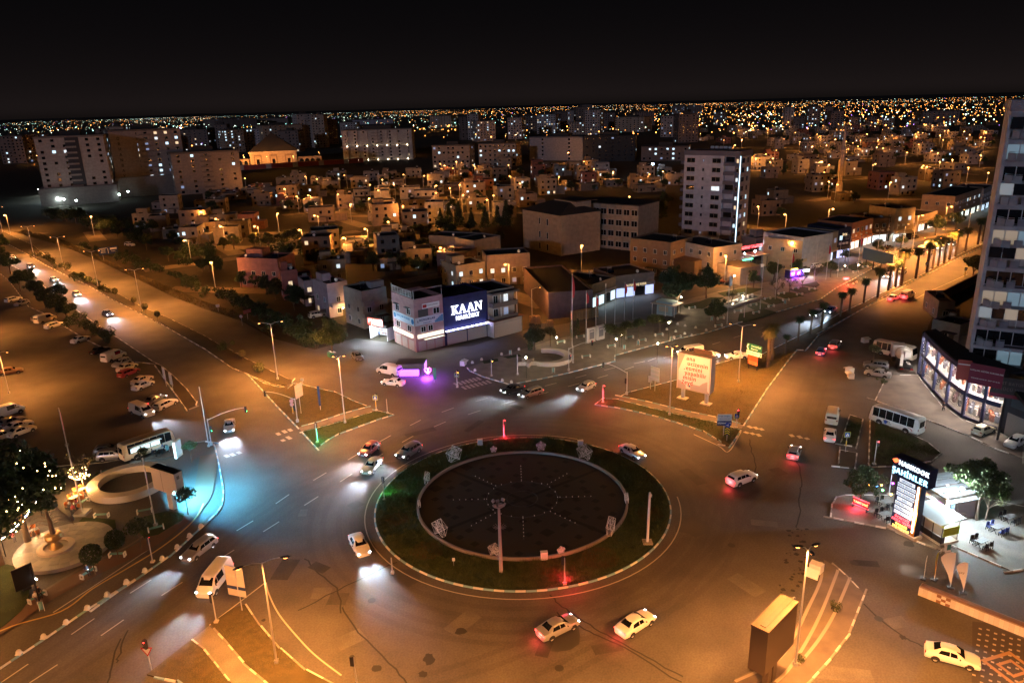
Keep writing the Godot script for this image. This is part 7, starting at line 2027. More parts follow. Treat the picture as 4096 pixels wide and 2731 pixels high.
	shop_row("brown_terrace", "brown terrace of old shops toward the far end of the avenue", Q(175.8, -294.2), Q(203.2, -320.9), 9.5, K(.42, .3, .2), "", K(.9, 1, .9))
	shop_row("market_hall", "lit market with blue neon sign at the avenue's far end", Q(202.4, -318.9), Q(215.6, -333.3), 9.0, K(.4, .36, .34), "", K(.6, .85, 1))
	shop_row("motor_shop", "flat brown workshop with lit doors full of motorcycles", Q(20.2, -179.1), Q(27.3, -187.9), 5.5, K(.4, .3, .2), "", K(.7, .9, 1))
	shop_row("food_store", "shuttered store with a red lettered sign and rolling doors", Q(27.3, -187.9), Q(38.1, -192.3), 5.5, K(.28, .24, .24), "ALTUNBAŞ GIDA", K(.5, .6, .8))
	restaurant()
	east_side()

func a_garage(b2: Vector2, right: Vector2) -> void:
	var a: Vector2 = Q(-3.9, -156.1)
	var b: Vector2 = Q(2.4, -161.2)
	var t := block("garage", "low garage with a wide roller door and a rust-brown roof", a, b, 3.6, 8.0, K(.5, .45, .42), "garage", .0)
	var w := a.distance_to(b)
	shutters(t, .2, w - .2, 1, 3.0, mat("roller_pink", K(.48, .4, .36), .5))
	var o := obj("sheet_roof", bx(V(w + .6, .1, 9.0), V(w / 2, 3.85, -3.8)), mat("rust_roof", K(.16, .06, .045), .7), t)
	o.rotation.x = -.04
	t = lamp_post(Q(4.9, -169.2), 7.5, [-.3], "curved street lamp beside the garage and the stacked pallets", 150.0)
	var k := 0
	for p in [Q(7.5, -162.4), Q(8.9, -163.7), Q(5.0, -167.0), Q(6.0, -166.1), Q(14.7, -168.2), Q(16.0, -168.8), Q(17.3, -169.5), Q(18.6, -170.1), Q(20.0, -170.7), Q(18.6, -178.0)]:
		var s := thing("pallet_stack", "%s stack of wooden pallets in the yard by the warehouse" % ordinal(k), "pallet stack", v3(p, 0), .3 + rng.randf_range(-.1, .1), "pallet stacks")
		for q in (9 if k > 3 else 5 + k):
			obj("pallet", pallet_mesh(), mat("pallet_%d" % (q % 2), K(.36, .24, .13) if q % 2 else K(.3, .2, .11), .85), s, V(rng.randf_range(-.04, .04), q * .26, 0))
		k += 1

func pallet_mesh() -> ArrayMesh:
	if not shape_of.has("pallet"):
		var b := MB.new()
		for q in 5: b.box(V(0, .2, -.5 + q * .25), V(1.3, .04, .16))
		for q in 3: b.box(V(-.55 + q * .55, .09, 0), V(.1, .17, 1.1))
		shape_of["pallet"] = b.mesh()
	return shape_of["pallet"]

func shop_row(called: String, label: String, a: Vector2, b: Vector2, h: float, col: Color, sign_: String, light: Color) -> void:
	var t := block(called, label, a, b, h, 12.0, col, "shop")
	var w := a.distance_to(b)
	if h > 6: wins(t, Vector3.ZERO, ID, w, maxi(2, int(w / 3)), [h * .72], Vector2(1.3, 1.4), .25)
	wins(t, V(0, 0, -12), Basis(Vector3.UP, -PI / 2), 12, 3, [h * .7], Vector2(1.1, 1.2), .1)
	var n := maxi(2, int(w / 2.6))
	for i in n:
		obj("shop_window", bx(V(w / n - .3, 2.4, .06), V(w * (i + .5) / n, 1.4, .04)), glow("shopfront_%d" % int(light.r * 9), light, 1.3) if (i % 3 != 2) else mat("window_dark", K(.012, .013, .016), .12), t)
		obj("mullion", bx(V(.14, 2.6, .16), V(w * i / n + .07, 1.4, .06)), M.dark_metal, t)
	obj("fascia", bx(V(w, .9, .5), V(w / 2, 3.2, .25)), mat("fascia_%s" % called, col * .8, .6), t)
	if sign_: letters(t, "lettering", sign_, 1.0 if sign_.length() < 7 else .8, glow("sign_gold", K(1, .75, .4), .9), V(w / 2, 3.25 if h < 6 else h * .82, .55 if h < 6 else .1), ID, .05)
	area(t, V(w / 2, 2.4, .8), V(0, -.7, 1), w * .8, 1.2, light, 26.0)
	for q in 3: obj("air_conditioner", bx(V(.8, .6, .35), V(w * (.2 + .25 * q), h * .52, .2)), M.white_paint, t)
	roof_bits(t, w, h, 12, called.length())

func white_tower() -> void:
	var a := Vector2(61.1, -262.4)
	var b := a + Vector2(.77, .64) * 14.4
	var white := K(.62, .62, .7)
	var t := block("white_apartment_tower", "white ten-storey apartment tower with grey balconies and a vertical light line", a, b, 31.0, 10.0, white, "apartment tower", .9)
	var w := 14.4
	var g := mat("tower_grey", K(.13, .12, .15), .7)
	var rows := []
	for f in 10: rows.append(1.7 + f * 3.05)
	var tan_ := mat("frame_tan", K(.4, .32, .22), .6)
	wins(t, V(.2, 0, 0), ID, 4.6, 1, rows, Vector2(3.0, 1.5), .08, true, tan_)
	wins(t, V(5.4, 0, 0), ID, 3.4, 1, rows, Vector2(.6, .9), .15, true, g)
	wins(t, V(w - 4.9, 0, 0), ID, 4.6, 1, rows, Vector2(3.0, 1.5), .2, true, tan_)
	obj("crown_band", bx(V(20.2, 1.6, 10.3), V(9.9, 31.6, -5)), g, t)
	obj("bay", bx(V(5.2, 30.6, 9.0), V(w + 2.6, 15.3, -5.7)), wall_mat(K(.5, .47, .5)), t)
	obj("corner_strip", bx(V(1.7, 30.6, .3), V(w + 4.36, 15.3, -1.05)), g, t)
	for f in 10:
		obj("balcony", bx(V(3.6, 1.1, 1.5), V(w + 1.8, .7 + f * 3.05, -.4)), g, t)
		obj("balcony_niche", bx(V(3.0, 1.7, .06), V(w + 1.7, 2.15 + f * 3.05, -1.16)), wall_mat(white) if f % 3 else M.window_dark, t)
		obj("balcony", bx(V(1.6, 1.1, 3.0), V(-.8, .7 + f * 3.05, -2.2)), g, t)
	wins(t, V(w + 3.8, 0, -.9), ID, 1.2, 1, rows, Vector2(.8, 1.3), .5, true, tan_)
	wins(t, V(w + 5.2, 0, -1.4), Basis(Vector3.UP, PI / 2), 4.2, 1, rows, Vector2(2.2, 1.5), .12, true, g)
	wins(t, V(w + 5.2, 0, -5.8), Basis(Vector3.UP, PI / 2), 3.0, 1, rows, Vector2(1.2, 1.5), .45, true, g)
	obj("light_line", bx(V(.14, 30.0, .14), V(w + 5.3, 16.5, -.9)), glow("line_cyan", K(.6, .85, 1), 4.0), t)
	for q in 5:
		var m := MB.new()
		m.tube([V(w * .5 + q * 1.6, 33.2, -5), V(w * .5 + 1.1 + q * 1.6, 33.2, -5)], .45, .45, 8)
		obj("water_tank", m, M.white_paint, t)

func restaurant() -> void:
	var t := thing("open_restaurant", "open street restaurant with green light bar, red neon and white lamps", "restaurant", v3(Q(64.6, -212.2), .05))
	t.basis = face(Q(64.6, -212.2), Q(72.8, -217.1))
	obj("rear_wall", bx(V(19, 3.4, .2), V(8, 1.7, -8)), mat("canopy_grey", K(.45, .45, .46), .6), t)
	for q in 8: obj("post", post(3.3, .08), M.dark_metal, t, V(-.5 + q * 2.6, 0, -.2 - (q % 2) * 4))
	obj("canopy", bx(V(9.0, .2, 6.5), V(3.6, 3.5, -3.4)), M.canopy_grey, t)
	obj("canopy", bx(V(8.0, .2, 5.0), V(13.2, 3.9, -3.0)), M.cream_box, t)
	obj("fascia", bx(V(8.6, 1.0, .2), V(3.6, 4.0, -.1)), mat("fascia_pink", K(.5, .3, .34), .6), t)
	obj("green_bar", bx(V(4.2, .22, .2), V(6.4, 3.5, .1)), glow("green_bar", K(.1, 1, .45), 6.0), t)
	letters(t, "lettering", "KEBAP SALONU", 1.2, glow("neon_red", K(1, .05, .06), 6.0), V(12.5, 6.0, -4.0), ID, .1)
	obj("neon_rack", bx(V(9, .1, .1), V(12.5, 5.2, -4.1)), M.dark_metal, t)
	for s in [[4.5, 5.6, .4], [9.0, 5.7, .3], [17.5, 6.6, -3]]:
		obj("lamp_globe", ball_mesh(.22), glow("flood_glow", K(.9, .96, 1), 160.0), t, V(s[0], s[1], s[2]))
		obj("lamp_post", post(s[1] - .2, .05), M.dark_metal, t, V(s[0], 0, s[2] - .1))
		omni(t, V(s[0], s[1], s[2]), K(.88, .94, 1), 190.0, .2)
	for q in 3: area(t, V(1.5 + q * 3.0, 3.3, -3), V(0, -1, 0), 2.5, 4, K(.8, .97, 1), 22.0)
	for q in 9: obj("table", bx(V(1.1, .75, .8), V(1 + (q % 5) * 3.4, .38, -1.5 - 3 * (q / 5))), M.white_paint, t)
	obj("strip_lamp", bx(V(7.5, .06, .3), V(3.6, 3.36, -2.0)), glow("shop_strip", K(.85, .95, 1), 16.0), t)
	t = thing("fun_stall", "fairground stall with yellow, blue and magenta lights in the park", "stall", v3(Q(80.8, -205.6), .1))
	t.basis = face(Q(77.0, -206.0), Q(85.8, -209.5))
	obj("frame", bx(V(5, 2.2, 2), V(0, 1.1, -.5)), mat("stall_blue", K(.03, .02, .2), .5), t)
	for q in [["yellow", K(1, .6, .05), -1.0, 2.6, 2.0, .3], ["purple", K(.35, .05, 1), -1.6, 1.2, 1.2, 1.0], ["magenta", K(1, .05, .7), .6, 1.2, 1.0, 1.0], ["white", K(.85, .95, 1), 3.2, 1.7, 2.2, .6]]:
		obj("%s_light_panel" % q[0], bx(V(q[4], q[5], .1), V(q[2], q[3], .6)), glow("stall_%s" % q[0], q[1], 7.0), t)
		omni(t, V(q[2], q[3], 1.1), q[1], 18.0, .3)
	t = thing("empty_lorry", "long open-bed lorry standing dark at the park's rear edge", "lorry", v3(Q(61.0, -201.4), .02))
	t.basis = face(Q(57.1, -198.7), Q(65.1, -205.3))
	obj("bed", bx(V(8, .3, 2.4), V(0, 1.1, 0)), M.rust_roof, t)
	for s in [-1.15, 1.15]:
		for q in 5: obj("side_board", bx(V(1.5, .9, .08), V(-3.1 + q * 1.56, 1.7, s)), mat("lorry_board", K(.2, .16, .12), .8), t)
	obj("cab", bx(V(1.9, 2.3, 2.3), V(5.2, 1.7, 0)), mat("cab_beige", K(.4, .33, .25), .5), t)
	obj("cab_window", bx(V(.05, .9, 2.0), V(6.16, 2.2, 0)), M.window_dark, t)
	for q in 6: obj("wheel", ball_mesh(.5), M.black, t, V([-2.8, -1.6, 4.8][q % 3], .5, -1 + 2 * (q / 3)))
	t = car("van", "white", Q(-23.8, -134.8), heading(Q(-22.0, -134.0), Q(-25.7, -136.2)), "old white stall van with open hatch in front of the corner building")
	t = thing("violet_stall", "dark-roofed snack stall glowing violet beside the white stall van", "stall", v3(Q(-19.0, -133.7), .05))
	t.basis = face(Q(-20.7, -133.8), Q(-17.3, -133.6))
	obj("roof", bx(V(5.4, .12, 3.2), V(-.4, 2.6, -.6)), mat("stall_roof", K(.04, .03, .035), .7), t)
	for s in [-2.8, 2.0]: obj("post", post(2.6, .05), M.dark_metal, t, V(s, 0, .6))
	obj("counter", bx(V(3.6, 1.0, .8), V(-.8, .5, 0)), mat("stall_purple", K(.2, .05, .3), .5), t)
	obj("lit_banner", bx(V(.06, 1.3, 2.4), V(2.35, 1.9, -.5)), glow("banner_lilac", K(.6, .25, .95), 1.4), t)
	var hb := MB.new()
	for s in [-1, 1]: hb.tube([V(0, 0, 0), V(s * .55, .6, 0), V(s * .6, 1.0, 0), V(s * .3, 1.2, 0), V(0, .95, 0)], .07, .07, 6)
	obj("neon_heart", hb, glow("neon_pink", K(1, .08, .45), 9.0), t, V(2.9, .5, .6))
	obj("neon_bar", bx(V(.1, .9, .1), V(2.9, 1.1, .62)), glow("neon_aqua", K(.2, .7, 1), 9.0), t)
	omni(t, V(2.9, .9, 1.4), K(.4, .06, 1), 60.0, .3)
	t = thing("teal_flag", "slim teal feather flag beside the neon heart", "flag", v3(Q(-14.7, -129.6), .02))
	obj("mast", post(2.9, .03), M.galvanised, t)
	obj("cloth", bx(V(.55, 2.3, .03), V(.2, 1.7, 0)), mat("flag_teal", K(.1, .4, .35), .6), t)
	t = car("bus", "cream", Q(-55.5, -102.6), heading(Q(-56.6, -101.2), Q(-53.6, -104.6)) , "cream snack bus with open lit counter at the edge of the west plaza", "", 0, .13)
	for q in 3: obj("lit_hatch", bx(V(1.3, .8, .05), V(-2.2 + q * 1.5, 1.75, 1.17)), glow("hatch_glow", K(.7, .95, 1), 1.3), t)
	obj("hatch_flap", bx(V(4.6, .05, .9), V(-.8, 2.35, 1.6)), M.white_paint, t)
	area(t, V(-.6, 2.2, 1.5), V(0, -1, .7), 4.4, .7, K(.7, .95, 1), 9.0)
	for q in [[Q(-53.9, -102.5), .3, "round-chaired table where guests sit beside the snack bus"], [Q(-55.2, -98.0), .3, "empty dark table below the snack bus"]]: chair_table(q[0], q[1], q[2], M.dark_metal)
	for q in [[Q(-57.76, -86.24), 1.0, "orange-lit wooden table by the fairy-lit tree"], [Q(-58.55, -88.30), 1.0, "second orange-lit table by the fairy-lit tree"], [Q(-58.87, -90.18), 1.0, "round-chaired table next to the fairy-lit tree"], [Q(-59.44, -80.12), .8, "cafe table under the huge dark tree"]]: chair_table(q[0], q[1], q[2], mat("chair_orange", K(.5, .18, .05), .6))

func east_side() -> void:
	var line := smooth(P([74.3,-127.3, 73.6,-124.6, 72.3,-118.7, 71.2,-112.9, 70.9,-107.7, 72.0,-104.8, 73.2,-102.9]), 3)
	var h := 7.6
	var t := thing("glass_shop", "curved two-storey clothes shop with brightly lit show windows", "shop", Vector3.ZERO)
	var b := MB.new()
	var back_ := line.duplicate()
	back_.reverse()
	var roof := line + [Q(68.5, -89.0), Q(79.2, -104.6), Q(75.8, -114.5), Q(77.0, -128.8), Q(74.0, -127.4)]
	b.prism(roof, h, h + .5, true, true)
	obj("roof", b, mat("shop_roof", K(.03, .03, .035), .8), t)
	b = MB.new()
	b.prism(line + [Q(81.1, -109.3), Q(78.5, -130.3)], 0, .15)
	obj("floor", b, M.concrete, t)
	b = MB.new()
	b.prism(line + [Q(81.1, -109.3), Q(78.5, -130.3)], 3.75, 3.95, true, true)
	obj("upper_floor", b, M.white_paint, t)
	var n := line.size() - 1
	for i in n:
		var p: Vector2 = line[i]
		var q: Vector2 = line[i + 1]
		var bs := face(p, q)
		var w := p.distance_to(q)
		var mid := v3((p + q) / 2)
		for f in 2:
			var y := .5 + f * 3.8
			var o := obj("glass_pane", bx(V(w - .1, 3.1, .03)), clear_glass(), t, mid + V(0, y + 1.6, 0))
			o.basis = bs
			o = obj("back_wall", bx(V(w * .85, 3.2, .1)), mat("shop_inner", K(.6, .5, .42), .8), t, mid + V(0, y + 1.6, 0) - bs.z * 3.6)
			o.basis = bs
			o = obj("ceiling_strip", bx(V(w * .6, .06, .5)), glow("shop_warm", K(1, .84, .72), 7.0), t, mid + V(0, y + 3.1, 0) - bs.z * 1.6)
			o.basis = bs
			if i % 2 == 0 and f == 1 or i % 3 == 0: area(t, mid + V(0, y + 2.9, 0) - bs.z * .9, V(0, -1, 0) + bs.z * .6, w, 1.0, K(1, .82, .7), 34.0)
			for k in 3:
				var hang := obj("garment", bx(V(.5, 1.1 + .2 * (k % 2), .3)), mat("cloth_%d" % ((i + k + f) % 5), [K(.05, .05, .06), K(.4, .12, .05), K(.2, .2, .24), K(.45, .4, .34), K(.1, .05, .06)][(i + k + f) % 5], .8), t, mid + V(0, y + .75, 0) - bs.z * (.9 + .8 * k) + bs.x * (w * (.25 * k - .25)))
				hang.basis = bs
		for y in [[.25, .5], [3.95, .7], [7.55, .8]]:
			var o := obj("blue_band", bx(V(w + .04, y[1], .22)), mat("band_blue", K(.03, .035, .09), .4), t, mid + V(0, y[0], 0) + bs.z * .06)
			o.basis = bs
		if i % 3 == 0:
			var o := obj("pillar", bx(V(.4, 7.6, .4)), M.band_blue, t, v3(p, 3.8) + bs.z * .1)
			o.basis = bs
	var bs := face(Q(69.7, -104.3), Q(72.8, -102.2))
	var p0 := v3(Q(66.0, -103.4), 7.9)
	for s in [[Q(66.2, -103.8), Q(67.8, -102.9), mat("banner_red", K(.33, .03, .02), .6), "", ""], [Q(67.1, -102.2), Q(70.2, -99.2), mat("banner_wine", K(.2, .015, .05), .6), "SARIÇAM EĞİTİM KURUMLARI", "GSM:0536 434 00 09 - 0507 137 48 83"]]:
		var q := thing("roof_banner", "wine red banner with white lettering on the glass shop's roof" if s[3] else "orange-red banner left of the wine red one on the roof", "banner", v3((s[0] + s[1]) / 2, 8.1))
		q.basis = face(s[0], s[1])
		var w: float = s[0].distance_to(s[1])
		obj("cloth", bx(V(w, 3.1, .06), V(0, 1.55, 0)), s[2], q)
		if s[3]:
			letters(q, "lettering", s[3], w / 14.5, M.white_ink, V(0, 2.1, .05), ID, .02)
			letters(q, "lettering", s[4], w / 20.0, M.white_ink, V(0, .9, .05), ID, .02)
		else: obj("white_line", bx(V(w * .9, .16, .02), V(0, 2.4, .04)), M.white_ink, q)
	t = thing("driving_school_sign", "dark lettered sign board on a thick black pole before the glass shop", "sign", v3(Q(71.0, -99.2), .1))
	t.basis = bs
	obj("pole", post(8.6, .17), M.black, t)
	obj("board", bx(V(5.2, 3.0, .25), V(.6, 8.2, .1)), mat("board_dark", K(.03, .025, .03), .5), t)
	obj("lower_line", bx(V(5.0, .5, .02), V(.6, 7.0, .24)), M.banner_wine, t)
	for s in [["MERT BATUHAN", 8.9], ["SÜRÜCÜ KURSU", 8.0]]: letters(t, "lettering", s[0], .62, mat("dull_ink", K(.14, .12, .12)), V(.6, s[1], .24), ID, .02)
	t = block("private_course", "dark shop with a roller door and yellow lit lettering right of the glass shop", Q(73.1, -102.2), Q(75.1, -94.6), 9.0, 8.0, K(.05, .06, .08), "shop")
	letters(t, "lettering", "ÖZEL", 1.1, glow("letter_gold", K(1, .65, .2), 4.0), V(3.6, 8.6, .2), ID, .1)
	shutters(t, .8, 6.5, 1, 3.6, mat("shutter_grey", K(.4, .36, .32), .6))
	obj("poster_wall", bx(V(6, 2.6, .06), V(4.2, 6.0, .05)), mat("poster_dark", K(.05, .09, .11), .5), t)
	residence()
	t = thing("mixer_lorry", "white concrete mixer lorry seen from behind beside the glass shop", "lorry", v3(Q(72.5, -128.4), .02))
	t.basis = face(Q(71.4, -129.0), Q(74.0, -128.3))
	var m := MB.new()
	m.lathe([Vector2(.35, -2.6), Vector2(.75, -2.2), Vector2(1.25, -.8), Vector2(1.25, .6), Vector2(.9, 1.6), Vector2(.4, 2.1)], 18)
	var o := obj("drum", m, M.white_paint, t, V(0, 2.6, -3.2))
	o.basis = Basis(Vector3.RIGHT, PI * .42) 
	obj("chassis", bx(V(1.1, .4, 8.0), V(0, .95, -3.5)), M.dark_metal, t)
	obj("hopper", bx(V(1.0, 1.1, .7), V(0, 3.3, -.3)), M.white_paint, t)
	obj("ladder", bx(V(.5, 2.2, .06), V(-.9, 2.2, -.1)), M.white_paint, t)
	obj("chute", bx(V(.5, .12, 1.4), V(.2, 1.8, .1)), M.white_paint, t)
	obj("cab", bx(V(2.3, 2.4, 1.9), V(0, 1.9, -7.4)), M.white_paint, t)
	for q in 8: obj("wheel", ball_mesh(.5), M.black, t, V(-.95 + 1.9 * (q % 2), .5, -1.2 - [0.0, 1.3, 4.6, 6.6][q / 2]))
	for s in [-.85, .85]: obj("tail_light", bx(V(.5, .2, .06), V(s, .7, .5)), M.tail_lens, t)
	car("bus", "cream", Q(74.6, -137.0), heading(Q(74.0, -138.1), Q(75.8, -135.9)), "cream midibus parked in front of the mixer lorry in the dark yard")
	car("suv", "grey", Q(68.0, -130.7), heading(Q(70.2, -130.0), Q(66.9, -131.7)), "dark pickup beside the small tree on the forecourt")
	house(Q(87.2, -147.2), Q(90.2, -142.5), 4.0, 6.0, K(.5, .48, .44), "pale low yard building with a torn blue edge behind the residence", .0, true, 1, "")
	house(Q(96.1, -160.9), Q(99.4, -160.2), 4.0, 10.0, K(.4, .32, .22), "low shed with a pale roof wall beside the eastern avenue", .0, true, 1, "")
	block("yard_wall", "long dark yard wall along the avenue's pavement", Q(105.0, -175.6), Q(129.2, -197.5), 2.6, .4, K(.3, .22, .14), "wall", .0)

func clear_glass() -> StandardMaterial3D:
	var m := mat("clear_glass", K(.9, .95, 1), .05)
	m.transparency = BaseMaterial3D.TRANSPARENCY_ALPHA
	m.albedo_color.a = .06
	return m

func residence() -> void:
	var c: Vector2 = Q(74.3, -112.5)
	var x := V(.86, 0, .5).normalized()
	var t := thing("residential_tower", "tall residential tower with rounded grey balconies and brick red stripes", "apartment tower", v3(c + Vector2(1, -3), DOWN))
	t.basis = Basis(x, Vector3.UP, x.cross(Vector3.UP))
	var grey := wall_mat(K(.36, .35, .4))
	var brick := mat("brick_red", K(.16, .035, .025), .8)
	var white := wall_mat(K(.55, .54, .58))
	var n := 14
	var fh := 3.25
	obj("core", bx(V(22, n * fh + 1, 18), V(11.2, (n * fh + 1) / 2, -10)), white, t)
	obj("edge_pillar", bx(V(.5, n * fh, .8), V(.2, n * fh / 2, -.6)), white, t)
	obj("brick_pier", bx(V(2.0, n * fh, 1.4), V(8.6, n * fh / 2, -.3)), brick, t)
	for f in n:
		var y := f * fh
		for g in 4: obj("brick_course", bx(V(2.04, .05, .05), V(8.6, y + g * .8, .42)), mat("mortar", K(.3, .2, .17), .9), t)
		for k in 7:
			var a := lerpf(-1.15, 1.15, k / 6.0)
			var o := obj("balcony_wall", bx(V(1.16, 1.15, .12), V(3.9 + sin(a) * 3.6, y + .5, -1.9 + cos(a) * 2.5)), grey, t)
			o.basis = Basis(Vector3.UP, a * .8)
			o = obj("balcony_rail", bx(V(1.16, .05, .05), V(3.9 + sin(a) * 3.6, y + 1.25, -1.9 + cos(a) * 2.5)), M.steel, t)
			o.basis = Basis(Vector3.UP, a * .8)
		obj("balcony_floor", bx(V(7.2, .16, 2.2), V(3.9, y - .05, -.7)), grey, t)
		var lit: int = [0, 2, 1, 0, 3, 2, 0, 1, 2, 0, 3, 0, 2, 1, 0][f]
		for k in 4:
			var pm: Material = M.window_dark if (lit == 0 or (lit == 1 and k < 2) or (lit == 3 and k % 2)) else glow("window_curtain_%d" % ((f + k / 2) % 3), [K(.5, .8, 1), K(.85, .95, 1), K(1, .75, .5)][(f + k / 2) % 3], [.26, .2, .15][(f + k) % 3])
			if f % 3 == 1: obj("glass_screen", bx(V(1.7, 1.7, .05), V(1.2 + k * 1.75, y + 2.2, .2)), pm, t)
			else: obj("balcony_door", bx(V(1.6, 2.1, .06), V(1.2 + k * 1.75, y + 1.2, -.97)), pm, t)
			obj("door_frame", bx(V(.08, 2.1, .08), V(2.07 + k * 1.75, y + 1.2, .24 if f % 3 == 1 else -.94)), M.white_paint, t)
		obj("brick_band", bx(V(12, .7, .3), V(15.6, y - .1, -.85)), brick, t)
		for k in 3:
			var o := obj("window", win_mesh(2.2, 2.0, 0), M.white_paint, t, V(11.6 + k * 3.6, y + 1.55, -.95))
			obj("pane", win_mesh(2.2, 2.0, 1), pane_mat(.45), o)
			obj("window_rail", bx(V(2.4, .05, .05), V(11.6 + k * 3.6, y + 1.0, -.6)), M.steel, t)
	obj("parapet", bx(V(22.4, 1.6, 18.4), V(11.2, n * fh + 1.4, -10)), grey, t)
	omni(t, V(13, n * fh + 3.2, 1.5), K(1, .02, .08), 30.0, .2)
	obj("red_beacon", ball_mesh(.2), glow("beacon_red", K(1, .03, .08), 12.0), t, V(13, n * fh + 3.2, 1.5))

func tower(x: float, z: float, w: float, h: float, col: Color, label: String, cat := "apartment tower", lit := .14, turn := .25, deep := 1.0, cols := 0) -> Node3D:
	var d := w * deep
	var view := V(x, 0, z).normalized()
	var bx_ := V(-view.z, 0, view.x).rotated(Vector3.UP, turn)
	var t := thing("apartment_tower" if cat == "apartment tower" else cat.replace(" ", "_"), label, cat, V(x, DOWN, z) - bx_ * w / 2)
	t.basis = Basis(bx_, Vector3.UP, bx_.cross(Vector3.UP))
	obj("wall", bx(V(w, h, d), V(w / 2, h / 2, -d / 2)), wall_mat(col), t)
	obj("roof_edge", bx(V(w + .5, 1.0, d + .5), V(w / 2, h + .4, -d / 2)), wall_mat(col * .5), t)
	obj("stair_head", bx(V(w * .3, 2.6, d * .3), V(w * .5, h + 2.2, -d * .5)), M.roof_dark, t)
	var fl := clampi(int(h / 3.1), 2, 16)
	var rows := []
	for f in fl: rows.append(h * (f + .55) / fl)
	var n := cols if cols else clampi(int(w / 4.0), 2, 8)
	wins(t, Vector3.ZERO, ID, w, n, rows, Vector2(1.7, 1.5), lit, false)
	var m := clampi(int(d / 5), 1, 4)
	if turn > 0: wins(t, V(0, 0, -d), Basis(Vector3.UP, -PI / 2), d, m, rows, Vector2(1.5, 1.4), lit, false)
	else: wins(t, V(w, 0, 0), Basis(Vector3.UP, PI / 2), d, m, rows, Vector2(1.5, 1.4), lit, false)
	if n > 3:
		for f in fl: obj("balcony", bx(V(w * .16, 1.0, 1.2), V(w * .5, h * (f + .3) / fl, .6)), wall_mat(col * .7), t)
	return t

